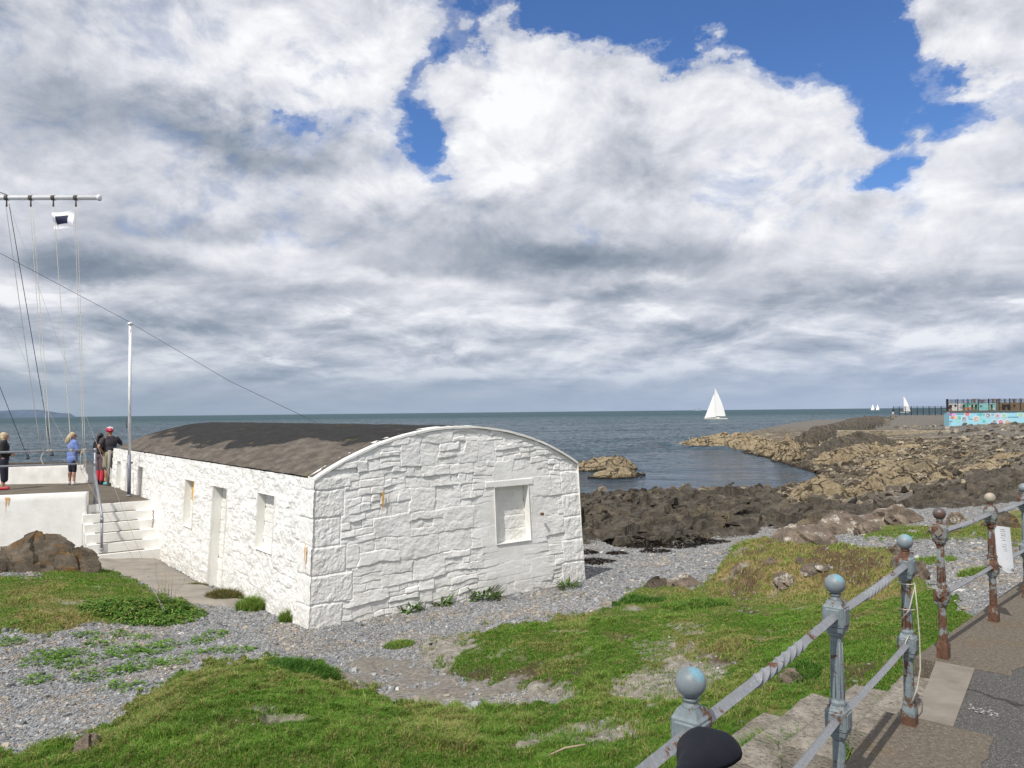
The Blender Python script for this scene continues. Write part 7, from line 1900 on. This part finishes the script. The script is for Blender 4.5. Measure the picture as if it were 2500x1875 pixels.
for i, (px, py, w, h, lab) in enumerate(bl):
    if lab is None: continue
    boulder(lab, px, py, w, h, 'boulder_white' if 'dark' not in lab and 'brown' not in lab else 'boulder_orange' if 'brown' in lab else 'boulder_white', 21 + i * 3, dpt=.8, sink=.2, group='rocks in and around the grassy hummock', rough=.5 if 'smooth' in lab else 1.0)

# ------------------------------------------------------------------ grass, weeds, pebbles
def scatter(n, lo, hi, pw=1.0):
    """random terrain grid indices between distances lo..hi, uniform per ground area"""
    u_ = RNG.random(n); r_ = np.sqrt(lo ** 2 + (hi ** 2 - lo ** 2) * u_ ** pw); a_ = R(-36) + RNG.random(n) * R(72)
    return r_ * np.sin(a_), r_ * np.cos(a_)
def blades(x, y, z, h, w, col, lean, name, lab=None):
    n = len(x); a = RNG.random(n) * 2 * math.pi; dx, dy = np.cos(a), np.sin(a); la = RNG.random(n) * 2 * math.pi
    lx, ly = np.cos(la) * lean * h + .10 * h, np.sin(la) * lean * h
    V = np.zeros((n, 5, 3)); hw = w / 2
    V[:, 0] = np.stack([x - dx * hw, y - dy * hw, z - .01], -1); V[:, 1] = np.stack([x + dx * hw, y + dy * hw, z - .01], -1)
    V[:, 2] = np.stack([x - dx * hw * .8 + lx * .35, y - dy * hw * .8 + ly * .35, z + h * .6], -1); V[:, 3] = np.stack([x + dx * hw * .8 + lx * .35, y + dy * hw * .8 + ly * .35, z + h * .6], -1)
    V[:, 4] = np.stack([x + lx, y + ly, z + h * (1 - .35 * lean)], -1)
    b = np.arange(n)[:, None] * 5
    me = mesh_np(name, V.reshape(-1, 3), np.concatenate([b, b + 1, b + 3, b + 2], 1), np.concatenate([b + 2, b + 3, b + 4], 1), attrs={'col': np.repeat(col, 5, 0)})
    return put(name, me, MAT['blade'])
def samp(F, i, j): return F[i, j]
def grow(n, lo, hi, hmul, name):
    x, y = scatter(n, lo, hi); z, i, j = hgt(T, x, y)
    ok = (T['grass'][i, j] > .35 + .3 * RNG.random(n)) & (T['prom'][i, j] < -.02) & ~T['inside'][i, j]
    p = 1 - 1.0 * T['bare'][i, j] - .88 * T['soil'][i, j]; ok &= RNG.random(n) < p
    stp = np.stack([x - p3[0], y - p3[1]], -1); a_ = stp @ nn; l_ = stp @ ln
    ok &= ~((a_ > 0) & (a_ < 1.3) & (l_ > -.1 - .62 * np.clip(a_ - .3, 0, 9)) & (l_ < 1.28))
    x, y, z, i, j = [q[ok] for q in (x, y, z, i, j)]; n = len(x)
    cl = fbm(x * 1.7, y * 1.7, 501, 4); cl2 = fbm(x * .7, y * .7, 503, 3); cl3 = fbm(x * 6, y * 6, 505, 3)
    px, py = proj(x, y, z)
    lush = sstep(1480, 1800, py) * .5 + sstep(-.1, .4, cl) * .5
    d = np.sqrt(x * x + y * y)
    h = (.014 + .030 * lush + .085 * sstep(.10, .45, cl3) * lush + .03 * sstep(.5, 1, T['dry'][i, j])) * (.6 + .8 * RNG.random(n)) * hmul
    w = (.0035 + .0045 * RNG.random(n)) * np.clip(d / 7, .8, 2.2)
    dr = np.clip(samp(T['dry'], i, j) * .80 + .6 * sstep(.02, .30, cl2 * .6 + cl3 * .5) + .06, 0, 1.1) * (1 - .45 * lush)
    dr = np.where(RNG.random(n) < dr * .8 + .05, 1, 0) * (.5 + .5 * RNG.random(n))
    g0_ = np.array([.055, .145, .015]); g1_ = np.array([.19, .34, .05]); yl_ = np.array([.33, .31, .09]); st_ = np.array([.46, .36, .19])
    q = RNG.random(n)[:, None] * .6 + .4 * sstep(-.3, .4, cl)[:, None]; green = g0_ * (1 - q) + g1_ * q
    k = RNG.random(n)[:, None]; dc = yl_ * (1 - k) + st_ * k
    col = green * (1 - dr[:, None]) + dc * dr[:, None]
    col *= (.75 + .5 * RNG.random(n))[:, None]
    return tag(blades(x, y, z, h, w, col, .75, name), 'short sea turf of green and straw coloured blades', 'grass', kind='stuff')
grow(900000, 3.2, 10.5, 1.0, 'grass_blades')
grow(420000, 10.5, 19.5, 1.15, 'grass_blades')

def tuft(lab, g, n, rad, h, cols, lean=.7, w=.006, name='grass_tuft', cat='grass tuft', group=None):
    r_ = rad * np.sqrt(RNG.random(n)); a = RNG.random(n) * 6.283; x = g[0] + r_ * np.cos(a); y = g[1] + r_ * np.sin(a) * .8
    z, _, _ = hgt(T, x, y); c = np.array(cols); k = RNG.integers(0, len(c), n)
    col = c[k] * (.7 + .6 * RNG.random(n))[:, None]
    hh = h * (.5 + .6 * RNG.random(n)) * (1 - .5 * (r_ / rad) ** 2)
    o = blades(x - g[0], y - g[1], z - g[2], hh, np.full(n, w), col, lean, name); o.location = tuple(g)
    return tag(o, lab, cat, group)
DG = [(.05, .14, .02), (.08, .19, .028), (.14, .26, .05), (.035, .09, .016)]
MG = [(.14, .27, .04), (.21, .34, .06), (.10, .20, .03), (.32, .32, .10)]
BG = [(.10, .14, .03), (.20, .17, .07), (.07, .10, .02), (.28, .22, .10)]
tuft('dark green bushy grass tuft on the near grass bank below the corner of the building', ground_at(T, 735, 1640), 5200, .42, .17, DG, .5)
tuft('tall grass tuft beside the stone steps under the railing', ground_at(T, 1915, 1870), 2600, .36, .26, DG + MG, .8, .007)
tuft('second tall tuft of grass behind the tall one by the stone steps', ground_at(T, 1990, 1800), 1700, .26, .20, DG + MG, .8, .006)
tuft('rough grass tuft at the upper end of the stone steps', ground_at(T, 1935, 1660), 1200, .25, .14, DG, .7)
for lab, aa_, ll_ in (('bright grass tuft growing in the joint of the two upper stone steps', .345, .25), ('short grass in the joint of the lower stone steps', .665, .2), ('grass at the far end of the upper stone steps', .36, .95), ('grass tuft at the near end of the lowest stone step', .98, -.1)):
    q_ = p3 + nn * aa_ + ln * ll_; g_ = np.array([q_[0], q_[1], ZPROM - .13 - aa_ * .42]); n = 420
    dx_ = RNG.normal(0, .11, n); dy_ = RNG.normal(0, .018, n); c_ = np.array(MG + DG)
    o_ = blades(ln[0] * dx_ + nn[0] * dy_, ln[1] * dx_ + nn[1] * dy_, np.zeros(n) - .03, .09 * (.5 + RNG.random(n)), np.full(n, .005), c_[RNG.integers(0, len(c_), n)], .8, 'grass_tuft'); o_.location = tuple(g_); tag(o_, lab, 'grass tuft')
tuft('brown green grass tuft at the foot of the blocked doorway', ground_at(T, 548, 1462), 1500, .33, .26, BG, .5, .010, group=None)
tuft('green grass tuft against the long wall between doorway and corner', ground_at(T, 612, 1488), 1300, .24, .30, MG, .45, .010)
tuft('thin grass tuft against the long wall nearest the corner', ground_at(T, 706, 1516), 650, .17, .26, MG, .5, .009)
tuft('small brown tuft on the path edge left of the blocked doorway', ground_at(T, 480, 1432), 600, .22, .12, BG, .6, .009)
tuft('dark grass tuft at the left corner of the grassy hummock', ground_at(T, 1560, 1470), 2600, .42, .15, DG, .55, .008)
tuft('low green tuft on the middle slope before the hummock', ground_at(T, 1700, 1478), 2600, .5, .13, DG + MG, .55, .008)
tuft('small green tuft where the gravel meets the trodden stone', ground_at(T, 975, 1578), 1300, .22, .10, MG, .6, .006)
tuft('tuft of yellow grass growing on the far gravel by the tan ball post', ground_at(T, 2380, 1405), 900, .22, .16, MG, .6, .008)
tuft('green weeds on the gravel behind the railing at right', ground_at(T, 2270, 1372), 1200, .4, .12, MG, .6, .009)

def leaves(lab, g, n, rad, size, cols, height=.1, name='weed', cat='weed', group=None, up=.3, asp=.35):
    """broad leaves: each a folded lozenge"""
    r_ = rad * RNG.random(n) ** .6; a = RNG.random(n) * 6.283; x = r_ * np.cos(a); y = r_ * np.sin(a)
    zz_, _, _ = hgt(T, g[0] + x, g[1] + y); z = zz_ - g[2] + height * RNG.random(n) * (1 - .6 * (r_ / rad) ** 2)
    la = a + RNG.normal(0, .7, n); L = size * (.5 + .8 * RNG.random(n)); dx, dy = np.cos(la), np.sin(la); tz = up * (RNG.random(n) - .15)
    V = np.zeros((n, 6, 3)); W_ = L * asp
    def P(f, s_, dz): return np.stack([x + dx * L * f - dy * W_ * s_, y + dy * L * f + dx * W_ * s_, z + L * (tz * f - .25 * f * f) + dz], -1)
    V[:, 0] = P(0, 0, 0); V[:, 1] = P(.4, .5, .15 * W_); V[:, 2] = P(.4, 0, 0); V[:, 3] = P(.4, -.5, .15 * W_); V[:, 4] = P(1, 0, 0); V[:, 5] = P(.75, .0, 0)
    b = np.arange(n)[:, None] * 6
    tr = np.concatenate([np.concatenate(q, 1) for q in ((b, b + 2, b + 1), (b, b + 3, b + 2), (b + 1, b + 2, b + 4), (b + 2, b + 3, b + 4))])
    c = np.array(cols); col = c[RNG.integers(0, len(c), n)] * (.65 + .7 * RNG.random(n))[:, None]
    me = mesh_np(name, V.reshape(-1, 3), None, tr, attrs={'col': np.repeat(col, 6, 0)})
    o = put(name, me, MAT['blade']); o.location = tuple(g); return tag(o, lab, cat, group)
# nettle bed at the left
g = ground_at(T, 350, 1500)
for k, (px, py, r_, n) in enumerate(((300, 1485, .62, 2600), (360, 1500, .70, 3200), (420, 1510, .5, 2200))):
    leaves(['left part of the dark green nettle bed by the concrete path', 'middle part of the dark green nettle bed by the concrete path', 'right end of the nettle bed where the guy ropes reach the ground'][k], ground_at(T, px, py), n, r_, .075, DG + MG, .13, 'nettle_patch', 'nettles', 'nettle bed beside the path')
g = ground_at(T, 402, 1478)
P_ = MB(); 
for k in range(5): P_.tube([g + np.array([.05 * k - .1, 0, 0]), g + np.array([.06 * k - .12, .02, .42 + .05 * (k % 3)])], .005, 4)
tn = thing('tall_weed', 'tall thin weed stalks rising from the right end of the nettle bed', 'weed', g); P_.build('stalk', MAT['stick'], tn)
o_ = leaves(None, g + np.array([0, 0, .15]), 160, .17, .06, DG, .42, 'foliage', None); o_.parent = tn; o_.location = (0, 0, .1); 
for kk_ in ('label', 'category'): 
    if kk_ in o_: del o_[kk_]
# docks along the foot of the gable
for px, py, s_, lab in ((1340, 1415, .9, 'large upright dock plant near the right corner of the gable'), (1385, 1447 - 10, .5, 'spreading dock leaves right of the upright dock plant'), (1285, 1432, .55, 'low weed left of the upright dock plant'), (1215, 1440, 1.0, 'broad clump of docks at the middle right of the gable foot'), (1180, 1462, .8, 'drooping dock leaves left of the broad clump'), (1105, 1462, .7, 'upright dock by the middle of the gable foot'), (1080, 1478, .4, 'tiny weed left of the middle dock'), (1030, 1478, .55, 'narrow weed under the rust streak side of the gable'), (1003, 1492, .5, 'reddish low weed left of the narrow one'), (965, 1495, .3, 'smallest weed near the left part of the gable foot')):
    leaves(lab, ground_at(T, px, py), int(200 * s_), .34 * s_, .22 * max(.6, s_), [(.06, .13, .02), (.09, .19, .03), (.13, .24, .05), (.10, .09, .03)], .20 * s_, 'dock_plant', 'weed', 'docks along the foot of the gable', 1.6, .26)
# weeds in the left gravel
wl = [(130, 1600, .9), (100, 1620, .8), (180, 1625, .7), (235, 1650, .9), (215, 1555, .6), (245, 1575, .6), (300, 1590, .8), (340, 1600, .8), (350, 1625, .9), (380, 1590, .7), (400, 1575, .6), (425, 1620, .6), (310, 1640, .6), (515, 1555, .8), (480, 1572, .5), (530, 1590, .5), (580, 1592, .7), (470, 1598, .3), (275, 1680, .3), (320, 1680, .4), (90, 1662, .5), (255, 1605, .5), (60, 1530, .7), (20, 1570, .6), (290, 1550, .4), (170, 1600, .8), (345, 1560, .5)]
for px, py, s_ in wl:
    leaves('low bright green rosette of weeds in the gravel left of the building', ground_at(T, px, py), int(170 * s_), .24 * s_ + .05, .075, [(.12, .24, .03), (.16, .30, .05), (.08, .17, .02)], .06, 'gravel_weed', 'weed', 'weeds growing in the left gravel', .7, .38)
SW = [(.018, .012, .007), (.035, .022, .012), (.010, .008, .006)]
for px, py, r_, n, lab in ((1425, 1350, .30, 260, 'small dark seaweed strand on the gravel beside the building corner'), (1450, 1374, .45, 420, 'long dark seaweed strand on the gravel before the corner shadow'), (1505, 1353, .22, 160, 'little clump of dark seaweed right of the corner strands'), (1600, 1347, .35, 260, 'thin dark seaweed line in the middle of the gravel beach'), (1560, 1334, .7, 900, 'heap of black seaweed at the left foot of the dark rocks'), (1660, 1331, .6, 600, 'black seaweed at the middle foot of the dark rocks'), (1735, 1324, .45, 420, 'black seaweed at the right foot of the dark rocks')):
    leaves(lab, ground_at(T, px, py), n, r_, .14, SW, .07, 'seaweed', 'seaweed', 'seaweed on the gravel beach', .3, .3)
P_ = MB(); a = ground_at(T, 1330, 1862); b_ = ground_at(T, 1430, 1845); a[2] += .03; b_[2] += .07; P_.tube([a, (a + b_) / 2 + np.array([0, 0, .02]), b_], [.006, .008, .007], 6); P_.solo('dry_stick', MAT['stick'], 'thin dry stick lying in the near grass at bottom centre', 'stick')

# slate chips on the gravel
def rubble_field(n, region, smin, smax, cols, name, lab, mat, flat=(.35, .8), lo=16, hi=120, pw=2.5):
    x, y = scatter(n * 12, lo, hi); z, i, j = hgt(T, x, y); ok = region(i, j, x, y)
    x, y, z = [q[ok][:n] for q in (x, y, z)]; n = len(x)
    s_ = smin + (smax - smin) * RNG.random(n) ** pw; a = R(28) + RNG.normal(0, .5, n); fl_ = flat[0] + (flat[1] - flat[0]) * RNG.random(n); el_ = .45 + .45 * RNG.random(n)
    B = np.array([(-1, -.7, -1), (.9, -1, -1), (1, .8, -1), (-.7, 1, -1), (-.6, -.4, 1), (.5, -.6, 1), (.6, .4, 1), (-.4, .6, 1)], float)
    V = B[None] * (1 + .32 * RNG.normal(0, 1, (n, 8, 3)).clip(-1.4, 1.4)); V = V * np.stack([s_, s_ * el_, s_ * fl_], -1)[:, None] * .5
    tx, ty = RNG.normal(.12, .22, n).clip(-.4, .5), RNG.normal(-.1, .22, n).clip(-.45, .4); c_, q_ = np.cos(a)[:, None], np.sin(a)[:, None]
    X = V[..., 0] * c_ - V[..., 1] * q_; Y = V[..., 0] * q_ + V[..., 1] * c_; Z = V[..., 2] + X * tx[:, None] + Y * ty[:, None]
    V = np.stack([X + x[:, None], Y + y[:, None], Z + z[:, None] + (s_ * fl_ * .12)[:, None]], -1)
    b = np.arange(n)[:, None] * 8; fs = [(3, 2, 1, 0), (4, 5, 6, 7), (0, 1, 5, 4), (1, 2, 6, 5), (2, 3, 7, 6), (3, 0, 4, 7)]
    q = np.concatenate([b + np.array(f)[None] for f in fs])
    at = None
    if cols is not None:
        c = np.array(cols); at = {'col': np.repeat(c[RNG.integers(0, len(c), n)] * (.7 + .6 * RNG.random(n))[:, None], 8, 0)}
    tag(put(name, mesh_np(name, V.reshape(-1, 3), q, attrs=at), MAT[mat]), lab, 'rocks', kind='stuff')
rubble_field(1700, lambda i, j, x, y: (T['dk'][i, j] > 2) & ((T['px'][i, j] < 1880) | (RNG.random(len(x)) < .35)), .15, .80, None, 'foreshore_rocks', 'broken dark rocks heaped across the foreshore', 'darkrock', (.22, .5), 16, 70, 3.2)
rubble_field(5200, lambda i, j, x, y: (T['dk'][i, j] < 0) & (T['z'][i, j] > .12) & (T['z'][i, j] < 1.6) & (T['own'][i, j] < 0) & (T['d'][i, j] > 33) & (x > 2), .12, .75, [(.05, .04, .028), (.10, .08, .055), (.17, .14, .095), (.27, .225, .155), (.03, .022, .014), (.07, .056, .04)], 'shore_stones', 'tan and brown stones strewn over the weedy flats right of the bay', 'chip', (.2, .45), 33, 115, 4)

def chips(n, lo, hi, size, name):
    x, y = scatter(n, lo, hi); z, i, j = hgt(T, x, y)
    ok = ((T['grass'][i, j] < .6) | ((T['bare'][i, j] + T['soil'][i, j] > .5) & (RNG.random(n) < .03))) & (T['prom'][i, j] < .0) & ~T['inside'][i, j] & (T['dk'][i, j] < 2)
    rel = np.stack([x - C0[0], y - C0[1]], -1); t_ = rel @ FD; s_ = rel @ SD
    ok &= ~((t_ > -.02) & (t_ < GW) & (s_ > 0) & (s_ < SL)) & ~((s_ > 9) & (t_ < 0))
    x, y, z, i, j = [q[ok] for q in (x, y, z, i, j)]; n = len(x)
    s_ = size * (.45 + 1.0 * RNG.random(n) ** 2.2); a = RNG.random(n) * 6.283; fl_ = .18 + .25 * RNG.random(n); el_ = .5 + .4 * RNG.random(n)
    B = np.array([(-1, -.7, -1), (.9, -1, -1), (1, .8, -1), (-.7, 1, -1), (-.8, -.6, 1), (.7, -.8, 1), (.8, .6, 1), (-.6, .8, 1)], float)
    V = B[None] * (1 + .25 * RNG.normal(0, 1, (n, 8, 3)).clip(-1, 1)); V = V * np.stack([s_, s_ * el_, s_ * fl_], -1)[:, None] * .5
    tx, ty = RNG.normal(0, .22, n), RNG.normal(0, .22, n)
    c_, q_ = np.cos(a)[:, None], np.sin(a)[:, None]
    X = V[..., 0] * c_ - V[..., 1] * q_; Y = V[..., 0] * q_ + V[..., 1] * c_; Z = V[..., 2] + X * tx[:, None] + Y * ty[:, None]
    V = np.stack([X + x[:, None], Y + y[:, None], Z + z[:, None] + (s_ * fl_ * .25)[:, None]], -1)
    b = np.arange(n)[:, None] * 8; fs = [(3, 2, 1, 0), (4, 5, 6, 7), (0, 1, 5, 4), (1, 2, 6, 5), (2, 3, 7, 6), (3, 0, 4, 7)]
    q = np.concatenate([b + np.array(f)[None] for f in fs])
    g_ = RNG.random(n); base = np.stack([.115 + .20 * g_, .119 + .204 * g_, .124 + .21 * g_], -1)
    wm = fbm(x * .8, y * .8, 601, 3) > .12; tnc = RNG.random(n) < np.where(wm, .5, .12); base[tnc] *= np.array([1.25, 1.05, .82])
    wh_ = RNG.random(n) < .03; base[wh_] = np.array([.5, .48, .44])
    me = mesh_np(name, V.reshape(-1, 3), q, attrs={'col': np.repeat(base, 8, 0)})
    tag(put(name, me, MAT['chip']), 'blue grey slate chips covering the beach', 'gravel', kind='stuff')
chips(240000, 5, 13, .028, 'slate_chips')
chips(200000, 12, 27, .038, 'slate_chips')
chips(9000, 5, 20, .075, 'slate_pieces')
rubble_field(420, lambda i, j, x, y: (T['own'][i, j] < 0) & (T['z'][i, j] > 1.2) & (x > 30), .25, 1.3, [(.10, .085, .065), (.20, .17, .13), (.30, .26, .20), (.07, .06, .05)], 'plateau_stones', 'scattered stones on the grey gravel bank below the lido', 'chip', (.25, .5), 100, 160, 3)
